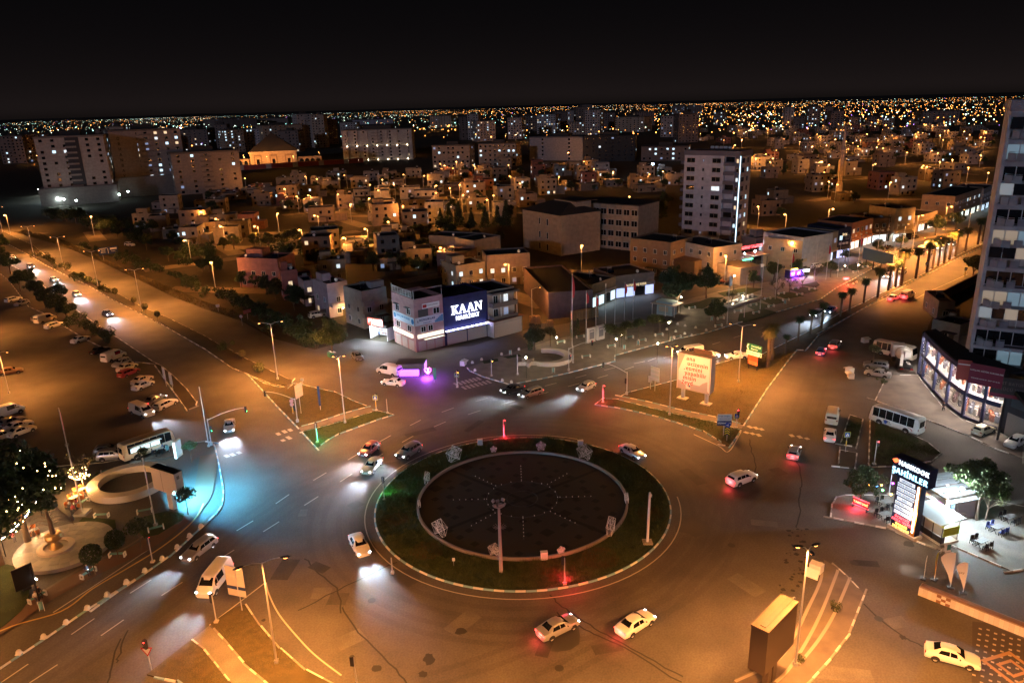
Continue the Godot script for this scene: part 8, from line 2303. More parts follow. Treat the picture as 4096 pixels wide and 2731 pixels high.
func town() -> void:
	var grey := K(.42, .38, .35)
	var dim := K(.22, .18, .16)
	var tan_ := K(.45, .36, .27)
	var t := tower(-249.8, -441.7, 34.8, 37.4, K(.5, .43, .4), "grey tower with a dark central stripe beside the bright filling station", "apartment tower", .12, -.1, .8, 6)
	var w: float = t.get_node("wall").mesh.get_aabb().size.x
	var th: float = t.get_node("wall").mesh.get_aabb().size.y
	obj("dark_stripe", bx(V(w * .2, th, .4), V(w * .53, th / 2, .1)), mat("stripe_dark", K(.03, .03, .04), .5), t)
	obj("podium", bx(V(w * 1.15, 10, w * .7), V(w * .5, 5, -w * .25)), wall_mat(K(.24, .22, .21)), t)
	t = tower(-223.9, -479.9, 40.9, 39.1, K(.36, .31, .29), "broad grey tower with bright window bands and vertical lettering", "apartment tower", .4, .12, .7, 7)
	w = t.get_node("wall").mesh.get_aabb().size.x
	obj("podium", bx(V(w * 1.05, 12, w * .6), V(w * .5, 6, -w * .2)), wall_mat(K(.22, .2, .19)), t)
	th = t.get_node("wall").mesh.get_aabb().size.y
	obj("blank_slab", bx(V(w * .36, th, .5), V(w * .19, th / 2, .1)), wall_mat(K(.34, .29, .27)), t)
	var k := 0
	for c in "ORHANBAYRAM":
		letters(t, "lettering", c, 2.4, M.roof_dark, V(w * .12, th - 4 - k * 3.2, .4), ID, .1)
		k += 1
	tower(-189.1, -481.3, 40.1, 24.9, K(.38, .31, .26), "brown-grey six-storey block right of the broad grey tower", "apartment tower", .03, .12, .7, 5)
	var fs: Vector2 = Q(-278.9, -462.7)
	t = thing("lit_shop_wall", "brilliant white lit shop wall at the foot of the striped tower", "shop", v3(fs))
	t.basis = face(Q(-287.3, -473.5), Q(-275.2, -461.9))
	obj("wall", bx(V(9, 11, 5), V(2, 5.5, -3)), wall_mat(K(.5, .5, .5)), t)
	obj("lit_screen", bx(V(7, 6, .2), V(2, 7.5, -.3)), glow("screen_white", K(.8, .95, 1), 3.0), t)
	omni(t, V(-3, 6, 5), K(.75, .95, 1), 90.0, .5)
	k = 0
	for p in [Q(-304.0, -491.3), Q(-291.1, -474.3), Q(-283.1, -465.8), Q(-258.5, -433.7), Q(-255.0, -431.0), Q(-250.6, -426.3), Q(-239.6, -418.5), Q(-264.2, -477.4), Q(-259.4, -481.0), Q(-272.4, -530.9), Q(-260.5, -514.1), Q(-260.9, -522.4), Q(-261.3, -498.6), Q(-229.0, -445.4), Q(-231.3, -460.8), Q(-217.3, -508.7), Q(-265.1, -546.6)]:
		t = thing("yard_lamp", "%s white lamp along the yards below the left towers" % ordinal(k), "lamp", v3(p, 0), 0, "white lamps below the left towers")
		obj("pole", post(4.0, .08), M.dark_metal, t)
		obj("lamp_globe", ball_mesh(.45), glow("yard_glow", K(.8, 1, .95), 50.0), t, V(0, 4.2, 0))
		if k % 3 == 0: omni(t, V(0, 3.4, 0), K(.8, 1, .97), 45.0, .2)
		k += 1
	var far := [[-433.1, -858.7, 18.1, 35.9, tan_, .06], [-465.4, -899.4, 13.7, 33.6, dim, .05], [-548.5, -855.0, 24.1, 29.2, dim, .08], [-533.0, -875.7, 28.7, 29.9, dim, .08], [-422.7, -1024.4, 53.3, 27.0, dim, .12], [-404.3, -1055.9, 25.8, 19.7, grey, .2], [-368.1, -999.8, 15.7, 32.9, dim, .04], [-341.7, -969.6, 25.0, 26.6, tan_, .3], [-325.2, -999.3, 31.6, 26.3, K(.5, .47, .5), .1], [-902.5, -2598.2, 142.6, 25.3, dim, .05], [-841.3, -2754.7, 140.9, 20.9, dim, .03], [-288.7, -1001.8, 52.3, 30.2, tan_, .06], [-264.5, -935.5, 25.3, 24.7, dim, .08], [-266.1, -1031.5, 23.1, 42.7, K(.55, .5, .46), .0], [-248.1, -1022.8, 16.9, 41.8, tan_, .15], [-254.1, -1116.5, 22.8, 33.5, dim, .05], [-256.8, -1256.5, 26.4, 26.7, grey, .12], [-403.3, -2411.4, 110.8, 13.1, K(.5, .48, .55), .05], [-154.0, -1825.6, 52.7, 25.7, tan_, .05], [-60.7, -1140.1, 11.7, 32.3, dim, .05], [-48.4, -1132.8, 16.9, 35.8, grey, .12], [-27.9, -1080.4, 27.3, 26.6, grey, .25], [12.4, -1124.5, 21.6, 29.2, grey, .2], [43.3, -1432.3, 30.3, 26.5, dim, .08], [66.6, -1287.5, 33.0, 30.1, K(.5, .48, .46), .3], [102.7, -1432.5, 23.8, 32.6, dim, .06], [153.8, -1820.8, 34.5, 29.5, grey, .12], [145.4, -1499.1, 19.8, 38.9, dim, .05], [130.6, -1171.6, 24.0, 36.7, grey, .12], [181.3, -1368.7, 23.5, 29.0, dim, .1], [111.0, -1219.3, 25.4, 18.6, tan_, .1], [508.8, -4827.8, 65.3, 31.1, dim, .0],
		[201.1, -1266.9, 51.4, 22.8, tan_, .08], [284.9, -1577.5, 37.5, 26.5, dim, .06], [222.2, -1050.3, 25.1, 26.9, grey, .2], [214.8, -908.7, 24.2, 31.6, dim, .06], [524.3, -2362.6, 38.8, 30.0, dim, .2], [606.0, -2490.3, 50.3, 28.2, dim, .12], [408.7, -1485.1, 20.7, 23.4, dim, .12], [470.6, -1286.2, 14.9, 31.4, grey, .08], [465.0, -1221.0, 22.2, 17.9, dim, .15], [474.7, -1191.0, 17.3, 32.3, dim, .25], [509.9, -1226.5, 11.0, 31.3, dim, .25], [507.3, -1184.3, 18.3, 25.1, dim, .08], [512.0, -1138.8, 13.6, 16.8, dim, .2], [568.0, -1196.6, 12.3, 15.0, dim, .15], [584.2, -1181.7, 12.6, 12.9, tan_, .25], [740.3, -1315.4, 58.4, 17.8, dim, .08]]
	k = 0
	for f in far:
		tower(f[0], f[1], f[2], f[3], f[4], "%s far apartment tower, %s" % [{dim: "dark", grey: "grey", tan_: "tan"}.get(f[4], "pale"), "many windows lit" if f[5] > .14 else "few windows lit"], "apartment tower", f[5], .35 * (1 if k % 2 else -1), .8)
		k += 1
	tower(-45.6, -623.4, 31.7, 17.7, tan_, "ochre lit four-storey block with columns left of its twin", "apartment block", .12, -.3, .5, 8)
	tower(-8.0, -628.5, 32.2, 17.9, tan_, "ochre lit four-storey block with columns right of its twin", "apartment block", .2, -.3, .5, 8)
	tower(132.1, -640.6, 38.8, 11.4, dim, "dark office block with bands of bright windows", "office block", .55, -.1, .6, 8)
	t = tower(43.4, -679.1, 50.9, 19.6, K(.42, .4, .4), "big pale hall with a flat dark roof beside the glass mall", "hall", .0, -.4, .6, 2)
	t = tower(87.3, -652.2, 43.5, 20.6, K(.04, .045, .05), "wide black glass mall with a stepped lit outline", "mall", .05, -.1, .5, 8)
	t = thing("mosque", "pale mosque hall with a dark pyramid roof and arcades", "mosque", v3(Q(-221.4, -727.1)))
	t.basis = Basis(Vector3.UP, .25)
	var b := MB.new()
	obj("hall", bx(V(42, 11, 30), V(0, 5.5, -10)), wall_mat(K(.5, .4, .3)), t)
	obj("cornice", bx(V(44, 1.6, 32), V(0, 11.6, -10)), wall_mat(K(.5, .42, .33)), t)
	for q in 4:
		var a := [V(-22, 12.5, 6), V(22, 12.5, 6), V(22, 12.5, -26), V(-22, 12.5, -26)]
		b.tri(a[q], a[(q + 1) % 4], V(0, 29, -10))
	obj("pyramid_roof", b, M.roof_dark, t)
	for q in 3:
		obj("portal_frame", bx(V(7, 9.5, .6), V(-14 + q * 14, 4.75, 5.3)), wall_mat(K(.3, .22, .16)), t)
		obj("portal_panel", bx(V(5, 8, .7), V(-14 + q * 14, 4, 5.35)), wall_mat(K(.5, .4, .3)), t)
		obj("portal_window", bx(V(2.6, 5.5, .8), V(-14 + q * 14, 2.75, 5.4)), M.window_dark, t)
	for s in [-1, 1]:
		obj("arcade_wall", bx(V(22, 6, 8), V(s * 33, 3, -2)), wall_mat(K(.5, .38, .26)), t)
		for q in 4:
			b = MB.new()
			b.lathe([Vector2(0, 0), Vector2(1.9, 0), Vector2(1.9, .1), Vector2(0, .1)], 16)
			var o := obj("arch", b, M.window_dark, t, V(s * 33 - 7.5 + q * 5, 2.6, 2.02))
			o.basis = Basis(Vector3.RIGHT, PI / 2)
			obj("archway", bx(V(3.8, 2.6, .16), V(s * 33 - 7.5 + q * 5, 1.3, 2.03)), M.window_dark, t)
	for q in [-22, 0, 24]: town_lamp(Q(-221.4, -727.1) + Vector2(q, 19), 420.0)
	t = thing("poster_fence", "long red poster hoarding before the mosque", "fence", v3(Q(-233.5, -662.4)))
	t.basis = face(Q(-233.5, -662.4), Q(-145.6, -710.9))
	for q in 24: obj("panel", bx(V(4.6, 4.2, .2), V(2.4 + q * 4.7, 2.2, 0)), mat("hoarding_%d" % (0 if q % 5 else 1), K(.36, .05, .04) if q % 5 else K(.5, .36, .3), .7), t)
	t = tower(-124.7, -742.5, 66.9, 28.3, K(.55, .5, .44), "floodlit pale town hall with warm lights on its ledges", "town hall", .04, -.12, .5, 8)
	w = t.get_node("wall").mesh.get_aabb().size.x
	var h: float = t.get_node("wall").mesh.get_aabb().size.y
	for q in 7:
		obj("pilaster", bx(V(1.6, h, 1.2), V(w * (q + .5) / 7.0, h / 2, .6)), wall_mat(K(.55, .5, .44)), t)
		for y in [.02, .48]:
			obj("ledge_lamp", ball_mesh(.3), M.globe_warm, t, V(w * (q + .5) / 7.0, h * y + .5, 2.4))
			omni(t, V(w * (q + .5) / 7.0, h * y + .5, 2.4), K(1, .84, .66), 75.0, .2)
	obj("ledge", bx(V(w + 2, .8, 3), V(w / 2, h * .47, .8)), wall_mat(K(.5, .45, .4)), t)
	obj("hip_roof", bx(V(w * .4, 4, w * .3), V(w * .5, h + 2.4, -w * .25)), M.roof_dark, t)
	t = thing("minaret", "slender pale minaret above the dark quarter on the right", "minaret", v3(Q(168.3, -382.0)))
	b = MB.new()
	b.lathe([Vector2(2.0, 0), Vector2(1.9, 10), Vector2(1.35, 11), Vector2(1.3, 34), Vector2(2.0, 35.5), Vector2(2.0, 37), Vector2(1.0, 37), Vector2(.95, 46), Vector2(1.1, 46.5), Vector2(0, 55)].map(func(p): return p * Vector2(.8, 35.49 / 55.0)), 16)
	obj("shaft", b, wall_mat(K(.5, .42, .38)), t)
	k = 0
	var lanes := MB.new()
	for p in P([-671.4,-1029.3, -648.9,-1045.1, -625.8,-1065.8, -513.5,-841.9, -220.7,-329.8, -177.0,-317.5, -255.2,-742.7, -222.9,-725.6, -185.9,-760.1, -111.8,-809.2, -64.6,-478.7, -85.1,-376.8, -98.2,-375.0, -65.8,-355.2, -65.9,-390.6, -120.7,-410.4, -45.6,-324.2, -50.2,-263.6, -76.8,-301.1, -96.0,-310.6, -44.2,-542.5, -129.9,-1686.4, -143.3,-1540.6, -26.0,-420.2, -39.2,-405.1, -29.8,-391.9, 6.8,-404.4, 51.7,-649.9, -35.5,-312.4, 27.4,-1021.3, 63.8,-458.9, -6.7,-353.8, -1.7,-1026.4, 12.2,-1061.0, 54.3,-335.3, 204.6,-690.5, 239.7,-781.5, 213.1,-607.6, 181.5,-557.8, 170.9,-543.4, 183.5,-525.3, 98.1,-292.3, 100.9,-270.2, 256.7,-643.1, 273.0,-713.8, 306.2,-774.8, 311.3,-916.2, 201.2,-490.4, 220.3,-777.6, 276.7,-769.1, 335.9,-898.2, 308.9,-984.2, 354.9,-1051.4, 317.8,-783.9, 315.1,-736.8, 305.7,-675.1, 267.1,-600.3, 295.7,-611.0, 271.5,-652.1, 215.4,-480.1, 223.7,-464.2, 201.5,-490.3, 196.9,-466.7, 159.1,-373.2, 184.4,-363.4, 242.8,-444.2, 266.1,-466.7, 258.6,-424.6, 251.5,-395.2, 287.0,-547.8, 302.8,-536.0, 163.7,-278.2, 143.1,-259.4, 120.8,-280.8, 390.4,-779.2, 483.0,-847.4, 427.0,-754.8, 389.8,-683.9, 439.8,-814.4, 399.7,-747.9, 347.5,-652.4, 488.9,-821.2, 456.4,-756.3, 436.3,-699.7, 402.5,-644.6, 499.8,-800.1, 383.1,-818.3, 328.6,-711.0, 316.1,-507.2, 280.6,-478.4, -107.9,-249.1, -85.2,-209.9, -107.0,-278.8, -73.9,-265.2, 21.5,-220.3, -0.3,-195.6, -19.7,-222.5, 58.9,-199.3, 83.8,-217.1, -54.3,-245.7, -93.3,-277.0, -70.7,-335.4, -44.7,-279.0]):
		town_lamp(p)
		var d := Vector2.from_angle(.2 + (k % 3) * .8 - .8)
		strip([p - d * 15, p, p + d * 17], 6.5, .004 + k * .0006, lanes)
		k += 1
	struct("dusty_lanes", lanes, ground_mat("dust", K(.26, .21, .15), M.concrete.albedo_texture, M.concrete.detail_albedo, .05, .4, .9))
	var bl := thing("blue_flood_lamp", "dazzling blue-white lamp in the dark yard left of the white tower", "lamp", v3(Q(94.5, -494.3)))
	obj("pole", post(9, .12), M.dark_metal, bl)
	obj("lamp_globe", ball_mesh(.7), glow("blue_flood", K(.45, .65, 1), 60.0), bl, V(0, 9.4, 0))
	omni(bl, V(0, 8.2, 0), K(.5, .68, 1), 160.0, .3)
	low_quarter()
	far_lights()

func town_lamp(p: Vector2, e := 150.0) -> void:
	if not tree_of.has("town_lamp"):
		var r := proto("town_lamp", "street lamp")
		obj("pole", post(8.2, .1), M.galvanised, r)
		var b := MB.new()
		b.tube([V(0, 8.1, 0), V(0, 8.5, .6), V(0, 8.55, 1.3)], .06, .05, 5)
		obj("arm", b, M.galvanised, r)
		b = MB.new()
		b.ball(Vector3.ZERO, V(.42, .24, .42), 8)
		obj("lamp_bulb", b, M.sodium, r, V(0, 8.4, 1.5))
		omni(r, V(0, 7.9, 1.5), K(1, .36, .07), 150.0, .25)
		tree_of["town_lamp"] = r
	var o := dup(tree_of["town_lamp"], v3(p, -.05), rng.randf_range(-.8, .8), "sodium street lamp on a pole", "street lamps of the low quarters")
	o.get_node("lamp_light").light_energy = e

func low_quarter() -> void:
	var regions := [
		[P([-193.5,-409.1, -180.9,-472.1, -156.6,-491.0, -146.7,-552.4, -96.4,-538.3, -53.7,-573.8, -14.7,-608.9, 34.5,-609.7, 75.7,-534.5, 108.0,-511.5, 85.1,-401.2, 39.5,-433.2, 6.1,-399.7, 4.6,-315.7, -15.6,-309.2, -43.1,-313.9, -72.8,-314.3, -116.7,-360.9, -152.4,-376.7, -186.6,-371.0]), 13.2, 120],
		[P([244.3,-783.2, 431.1,-1058.1, 545.6,-1150.9, 571.2,-1052.1, 516.0,-818.1, 284.4,-442.5, 214.6,-378.8, 176.7,-355.3, 142.0,-331.8, 120.9,-319.5, 95.9,-299.6, 181.4,-576.5]), 16.5, 130],
		[P([-92.3,-266.7, -77.7,-249.0, -68.9,-261.7, -64.9,-283.9, -40.0,-300.0, -13.4,-258.6, -14.2,-243.4, -30.7,-224.1, -47.8,-223.8, -60.8,-233.0, -73.6,-234.6]), 12.0, 26],
		[P([-180.3,-347.5, -153.7,-335.2, -132.3,-324.3, -119.5,-331.8, -104.4,-299.9, -103.7,-266.6, -112.5,-272.9, -129.3,-278.9, -155.4,-305.9]), 13.0, 24],
		[P([300.6,-1191.1, 538.7,-1325.1, 797.5,-1249.0, 552.8,-861.7, 559.9,-1181.4, 257.0,-827.7, 215.1,-849.4]), 30.0, 50]]
	var cols := [K(.5, .42, .3), K(.42, .34, .24), K(.55, .48, .38), K(.4, .3, .22), K(.45, .4, .34), K(.42, .18, .13), K(.5, .45, .42), K(.34, .27, .2)]
	var names := ["cream", "brown", "pale", "tan", "grey", "red-brown", "whitish", "dark brown"]
	for q in regions.size():
		var poly := PackedVector2Array(regions[q][0])
		var lo: Vector2 = poly[0]
		var hi: Vector2 = poly[0]
		for p in poly:
			lo = lo.min(p); hi = hi.max(p)
		var st: float = regions[q][1]
		var spots := []
		var x := lo.x
		while x < hi.x:
			var z := lo.y
			while z < hi.y:
				var p := Vector2(x, z) + Vector2(rng.randf_range(-.25, .25), rng.randf_range(-.25, .25)) * st
				if Geometry2D.is_point_in_polygon(p, poly) and rng.randf() < .85: spots.append(p)
				z += st * (1.0 if int(z / st) % 3 else 1.5)
			x += st
		spots.sort_custom(func(a, b): return a.length() < b.length())
		var done := 0
		var every := maxf(1.0, spots.size() / float(regions[q][2]))
		var at := 0.0
		while int(at) < spots.size():
			var p: Vector2 = spots[int(at)]
			at += every
			if built.any(func(o): return o.distance_to(p) < 10.5): continue
			var c := rng.randi() % 8
			var w := rng.randf_range(7, 12.5)
			var h: float = [3.4, 6.2, 6.4, 3.6, 8.8][rng.randi() % 5]
			var a := rng.randf_range(-.2, .2) + .25
			var d := Vector2(cos(a), -sin(a) * .6)
			house(p, p + d * w, h, rng.randf_range(7, 10), cols[c] * rng.randf_range(.5, .85), "%s %s-storey house" % [names[c], ["one", "two", "three"][clampi(int(h / 3) - 1, 0, 2)]], .16, false, done)
			if q < 4 and done % 2 == 0: tree("broad", p + Vector2(w * .6, 7), rng.randf_range(4.0, 7.0), "dark tree among low houses", "trees between the low houses", 1)
			if done % 4 == 2 and q != 2: town_lamp(p + d * -2.5, 70.0)
			done += 1

func far_lights() -> void:
	var mats := [glow("far_orange", K(1, .34, .06), 14.0), glow("far_white", K(.8, 1, .8), 9.0), glow("far_warm", K(1, .62, .28), 11.0), glow("far_cyan", K(.4, 1, .85), 9.0), glow("far_violet", K(.45, .2, 1), 9.0)]
	var oct := MB.new()
	oct.ball(Vector3.ZERO, Vector3.ONE, 5)
	var om := oct.mesh()
	var many := [[], [], [], [], []]
	var n := 0
	var r2 := RandomNumberGenerator.new()
	r2.seed = 21
	for row in 430:
		var az := r2.randf_range(-.64, .62)
		var d := 1000.0 + 7000.0 * pow(r2.randf(), 1.5 if az > .1 else 1.0)
		if az > .1: d *= lerpf(1.0, .7, clampf((az - .1) / .5, 0, 1))
		var p := V(sin(az) * d, 0, -cos(az) * d)
		var long := r2.randf() < .35
		var dir := V(cos(az), 0, sin(az)).rotated(Vector3.UP, r2.randf_range(-.25, .25) if long else r2.randf_range(-1.5, 1.5))
		var kind := 0
		var u := r2.randf()
		if az < -.2: kind = 1 if u < .5 else (0 if u < .8 else 3)
		else: kind = 0 if u < .74 else (2 if u < .86 else (1 if u < .96 else 3))
		for i in (26 if long else r2.randi_range(5, 16)):
			var q := p + dir * (i * 42.0) + V(r2.randf_range(-9, 9), r2.randf_range(6, 11), r2.randf_range(-9, 9))
			var k2: int = kind if r2.randf() < .88 else [0, 1, 2, 3, 4][r2.randi() % 5]
			var s := .2 + .55 * pow(r2.randf(), 2.5) + (.5 if r2.randf() < .03 else 0.0)
			if -q.z < 950: continue
			if q.length() < 1650 and n < 290:
				n += 1
				var o := obj("distant_lamp", om, mats[k2], null, q)
				o.scale = Vector3.ONE * s
				tag(o, "%s distant lamp" % ["orange", "greenish white", "warm white", "cyan", "violet"][k2], "lamp", "distant lamps on the plain")
			else: many[k2].append(Transform3D(Basis().scaled(Vector3.ONE * s * 1.3), q))
	for k in 5:
		var mm := MultiMesh.new()
		mm.transform_format = MultiMesh.TRANSFORM_3D
		mm.mesh = om
		mm.instance_count = many[k].size()
		for i in many[k].size(): mm.set_instance_transform(i, many[k][i])
		var o := MultiMeshInstance3D.new()
		o.multimesh = mm; o.material_override = mats[k]; o.name = "far_city_lights_%s" % ["orange", "white", "warm", "cyan", "violet"][k]
		add_child(o)
		o.set_meta("kind", "stuff")
	var b := MB.new()
	for s in [[-.62, -.2, 9800.0, 35.0], [-.25, .62, 12500.0, 10.0]]:
		for i in 40:
			var a0: float = lerpf(s[0], s[1], i / 40.0)
			var a1: float = lerpf(s[0], s[1], (i + 1) / 40.0)
			var h0: float = s[3] * (.55 + .45 * sin(a0 * 17 + s[2]) * cos(a0 * 41))
			var h1: float = s[3] * (.55 + .45 * sin(a1 * 17 + s[2]) * cos(a1 * 41))
			var p: Vector3 = V(sin(a0), 0, -cos(a0)) * s[2]
			var q: Vector3 = V(sin(a1), 0, -cos(a1)) * s[2]
			b.quad(p, q, q * 1.08 + Vector3.UP * h1, p * 1.08 + Vector3.UP * h0); b.quad(p * 1.08 + Vector3.UP * h0, q * 1.08 + Vector3.UP * h1, q * 1.25, p * 1.25)
	struct("hills", b, M.soil)

func body(sit: bool) -> Array:
	var o := []
	var hip := .5 if sit else .92
	o.append([V(0, hip, 0), V(0, hip + .3, .01), .145, .135, 0]); o.append([V(0, hip + .3, .01), V(0, hip + .48, 0), .15, .12, 0])
	o.append([V(-.15, hip + .47, 0), V(.15, hip + .47, 0), .07, .07, 0]); o.append([V(0, hip + .5, 0), V(0, hip + .64, .03), .055, .05, 2])
	o.append([V(0, hip + .7, .045), V(0, hip + .76, .03), .088, .095, 2]); o.append([V(0, hip + .78, .0), V(0, hip + .72, -.035), .098, .085, 4]); o.append([V(0, hip + .7, .13), V(0, hip + .69, .145), .016, .018, 2])
	for s in [-1, 1]:
		var kn: Vector3 = V(s * .11, hip + .02, .45) if sit else V(s * .1, .5, .03)
		var an: Vector3 = V(s * .11, .09, .42) if sit else V(s * .1, .09, -.02)
		o.append([V(s * .09, hip, 0), kn, .095, .062, 1]); o.append([kn, an, .06, .042, 1]); o.append([an + V(0, -.03, -.03), an + V(0, -.045, .17), .045, .035, 3])
		var el: Vector3 = V(s * .25, hip + .2, .05)
		var ha: Vector3 = V(s * .1, hip + .2, .3) if sit else V(s * .24, hip - .03, .13)
		o.append([V(s * .19, hip + .46, 0), el, .052, .04, 0]); o.append([el, ha, .038, .028, 2]); o.append([ha, ha + (ha - el).normalized() * .07, .03, .026, 2])
	return o

func figure_mesh(sit: bool, cols: Array) -> ArrayMesh:
	var bones := body(sit)
	var cs := .03
	var lo := V(-.36, -.03, -.24)
	var nx := 25
	var ny := 48 if sit else 61
	var nz := 32
	var field := PackedFloat32Array()
	field.resize(nx * ny * nz)
	field.fill(1.0)
	for b in bones:
		var a: Vector3 = b[0]
		var d: Vector3 = b[1] - a
		var ll := maxf(d.length_squared(), 1e-6)
		var m := V(.2, .2, .2)
		var i0 := ((a.min(b[1]) - m - lo) / cs).floor()
		var i1 := ((a.max(b[1]) + m - lo) / cs).ceil()
		for y in range(maxi(0, int(i0.y)), mini(ny, int(i1.y))):
			for z in range(maxi(0, int(i0.z)), mini(nz, int(i1.z))):
				for x in range(maxi(0, int(i0.x)), mini(nx, int(i1.x))):
					var p := lo + V(x, y, z) * cs
					var t := clampf((p - a).dot(d) / ll, 0, 1)
					var f: float = p.distance_to(a + d * t) - lerpf(b[2], b[3], t)
					var i := (y * nz + z) * nx + x
					var g := field[i]
					var h := maxf(.035 - absf(f - g), 0.0) / .035
					field[i] = minf(f, g) - h * h * .00875
	var vert := {}
	var cell := func(x: int, y: int, z: int):
		var key := (y * nz + z) * nx + x
		if vert.has(key): return vert[key]
		var s := Vector3.ZERO
		var n := 0
		for e in [[0, 0, 0, 1, 0, 0], [0, 1, 0, 1, 1, 0], [0, 0, 1, 1, 0, 1], [0, 1, 1, 1, 1, 1], [0, 0, 0, 0, 1, 0], [1, 0, 0, 1, 1, 0], [0, 0, 1, 0, 1, 1], [1, 0, 1, 1, 1, 1], [0, 0, 0, 0, 0, 1], [1, 0, 0, 1, 0, 1], [0, 1, 0, 0, 1, 1], [1, 1, 0, 1, 1, 1]]:
			var f0 := field[((y + e[1]) * nz + z + e[2]) * nx + x + e[0]]
			var f1 := field[((y + e[4]) * nz + z + e[5]) * nx + x + e[3]]
			if (f0 < 0) != (f1 < 0):
				s += V(x + e[0], y + e[1], z + e[2]).lerp(V(x + e[3], y + e[4], z + e[5]), f0 / (f0 - f1)); n += 1
		vert[key] = lo + s / maxi(n, 1) * cs
		return vert[key]
	var mb := MB.new()
	mb.tinted = true
	for y in range(1, ny - 1):
		for z in range(1, nz - 1):
			for x in range(1, nx - 1):
				var f := field[(y * nz + z) * nx + x]
				for ax in 3:
					var st: int = [1, nz * nx, nx][ax]
					var g := field[(y * nz + z) * nx + x + st]
					if (f < 0) == (g < 0): continue
					var q: Array
					if ax == 0: q = [cell.call(x, y - 1, z - 1), cell.call(x, y, z - 1), cell.call(x, y, z), cell.call(x, y - 1, z)]
					elif ax == 1: q = [cell.call(x - 1, y, z - 1), cell.call(x - 1, y, z), cell.call(x, y, z), cell.call(x, y, z - 1)]
					else: q = [cell.call(x - 1, y - 1, z), cell.call(x, y - 1, z), cell.call(x, y, z), cell.call(x - 1, y, z)]
					if f > 0: q.reverse()
					var best := 9.0
					for b in bones:
						var c := Geometry3D.get_closest_point_to_segment(q[0], b[0], b[1])
						var dd: float = q[0].distance_to(c) - b[2]
						if dd < best:
							best = dd; mb.ink = cols[b[4]]
					mb.quad(q[0], q[1], q[2], q[3])
	mb.ink = cols[2]
	for b in bones:
		if b[4] == 2 and b[2] == .03:
			var d: Vector3 = (b[1] - b[0]).normalized()
			var s := d.cross(Vector3.UP).normalized()
			for k in 5:
				var o: Vector3 = b[1] + s * (-.026 + k * .017) if k < 4 else b[0] + s * .03
				var l: float = [.055, .07, .075, .066, .05][k]
				var e := o + (d + (s * .6 if k == 4 else Vector3.ZERO)).normalized() * l
				mb.tube([o, o.lerp(e, .5) + Vector3.DOWN * .004, e + Vector3.DOWN * .025], .009, .007, 5)
	mb.ink = K(.02, .02, .02)
	for s in [-1, 1]: mb.ball(bones[4][0] + V(s * .034, .02, .082), V(.011, .008, .008), 5)
	mb.ink = K(.25, .06, .05)
	mb.box(bones[4][0] + V(0, -.045, .082), V(.04, .008, .01))
	return mb.mesh()

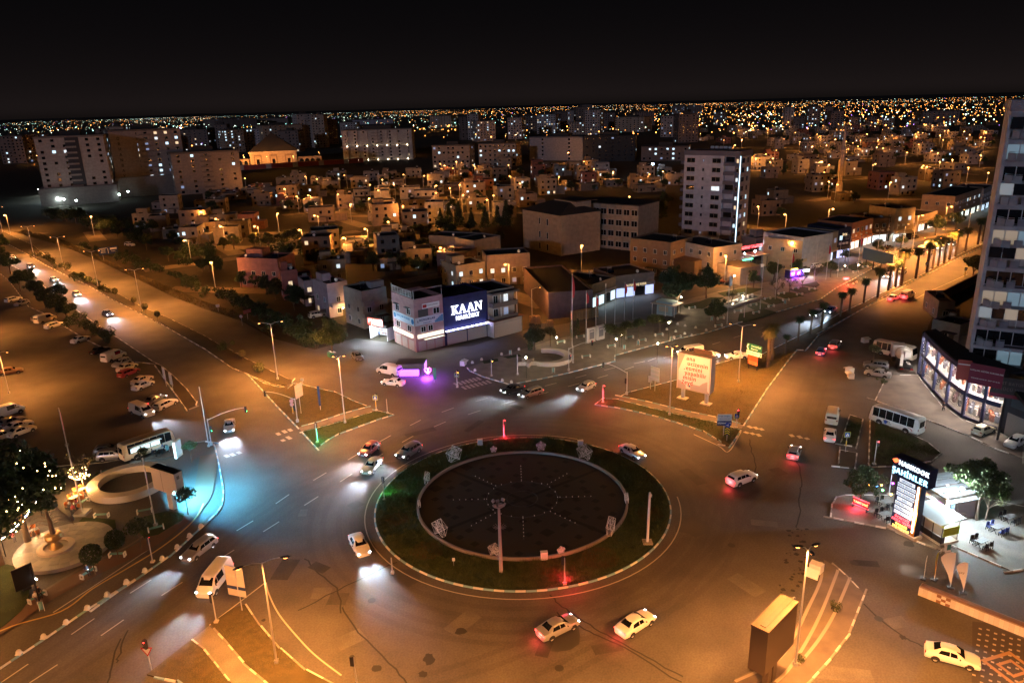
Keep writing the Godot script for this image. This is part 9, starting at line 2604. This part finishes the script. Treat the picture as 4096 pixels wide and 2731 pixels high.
func people() -> void:
	var m := mat("person_cloth", K(1, 1, 1), .8)
	m.vertex_color_use_as_albedo = true
	var skin := K(.4, .24, .16)
	var sets := [[K(.6, .6, .58), K(.05, .06, .1)], [K(.03, .03, .04), K(.04, .04, .05)], [K(.35, .05, .08), K(.06, .06, .08)], [K(.1, .15, .3), K(.05, .05, .06)]]
	var made := []
	for s in 4: made.append(figure_mesh(true, [sets[s][0], sets[s][1], skin, K(.02, .02, .02), K(.02, .012, .01)]))
	made.append(figure_mesh(false, [sets[3][0], sets[1][1], skin, K(.02, .02, .02), K(.02, .012, .01)]))
	for q in [[Q(-48.19, -71.77), 1, .9, "person in black sitting on the bench looking at a phone"], [Q(-51.12, -67.13), 0, .9, "person in a white shirt seated on the lower left bench"], [Q(-51.26, -67.87), 1, .9, "person in dark clothes seated beside the white-shirted one"], [Q(-58.23, -86.26), 0, 1.6, "person in white seated at the orange-lit table"], [Q(-57.54, -86.67), 2, -1.5, "person in red seated at the orange-lit table"], [Q(-57.27, -85.34), 2, 0.2, "person in red on the near side of the orange-lit table"], [Q(-54.7, -103.0), 2, .8, "person in wine red seated at the snack bus table"], [Q(-53.5, -103.1), 3, -1.6, "person in blue seated at the snack bus table"], [Q(-54.2, -101.2), 1, 1.9, "person in black seated at the snack bus table"], [Q(69.4, -110.5), 1, -.6, "person in black sitting before the glass shop"], [Q(-61.13, -79.06), 2, 1.0, "person in red at a table under the huge tree"], [Q(-29.5, -158.5), 4, .2, "person standing at the counter of the corner kiosk"], [Q(68.8, -211.6), 4, .5, "person standing under the restaurant canopy"]]:
		var t := thing("person", q[3], "person", v3(q[0], .13 if q[0].y > -140 else .05), q[2])
		obj("body", made[q[1]], m, t)
		if "phone" in q[3]:
			obj("phone", bx(V(.08, .015, .15), V(0, .78, .38)), glow("phone_glow", K(.5, .75, 1), 5.0), t)
			omni(t, V(0, .85, .38), K(.5, .75, 1), .35, .05)

func fairy_lights() -> void:
	var warm := glow("fairy_warm", K(1, .62, .22), 26.0)
	var r2 := RandomNumberGenerator.new()
	r2.seed = 8
	for s in [[Q(-58.76, -78.23), 6.3, 8.6, 70, "warm fairy lights scattered through the huge dark tree"], [Q(-59.04, -91.15), 1.5, 2.9, 44, "warm fairy lights wound round the small tree"], [Q(-59.31, -74.06), 4.9, 6.8, 40, "warm fairy lights in the westernmost broad tree"]]:
		var t := thing("fairy_lights", s[4], "string lights", v3(s[0], .1))
		for k in s[3]:
			var d := V(r2.randfn(), r2.randfn() * .8, absf(r2.randfn())).normalized()
			obj("fairy_bulb", fairy_mesh(), warm, t, V(0, s[2], 0) + d * s[1] * V(.92, .62, .92))
		for k in 4: omni(t, V(cos(k * 1.6) * s[1] * .7, s[2] * .55, sin(k * 1.6) * s[1] * .7 + 1.5), K(1, .45, .14), 13.0, .1)
	var t := thing("light_chain", "bright chain of white and blue bulbs strung across the plaza edge", "string lights", v3(Q(-59.84, -75.88)))
	var a := v3(Q(-60.06, -75.89), 2.3) - t.position
	var b := v3(Q(-60.95, -84.67), 2.6) - t.position
	for k in 46: obj("chain_bulb", fairy_mesh(), glow("chain_blue", K(.1, .3, 1), 20.0) if k % 5 == 3 else glow("chain_white", K(1, .85, .6), 30.0), t, a.lerp(b, k / 45.0) + Vector3.DOWN * sin(PI * k / 45.0) * .4)
	for k in 5: omni(t, a.lerp(b, .1 + k * .2) + Vector3.UP * .2, K(1, .5, .18), 6.0, .1)
	for q in [a, b]: obj("chain_post", post(2.6, .05), M.dark_metal, t, q - Vector3.UP * 2.4)

func fairy_mesh() -> ArrayMesh:
	if not shape_of.has("fairy"):
		var b := MB.new()
		b.ball(Vector3.ZERO, V(.07, .07, .07), 5)
		shape_of["fairy"] = b.mesh()
	return shape_of["fairy"]
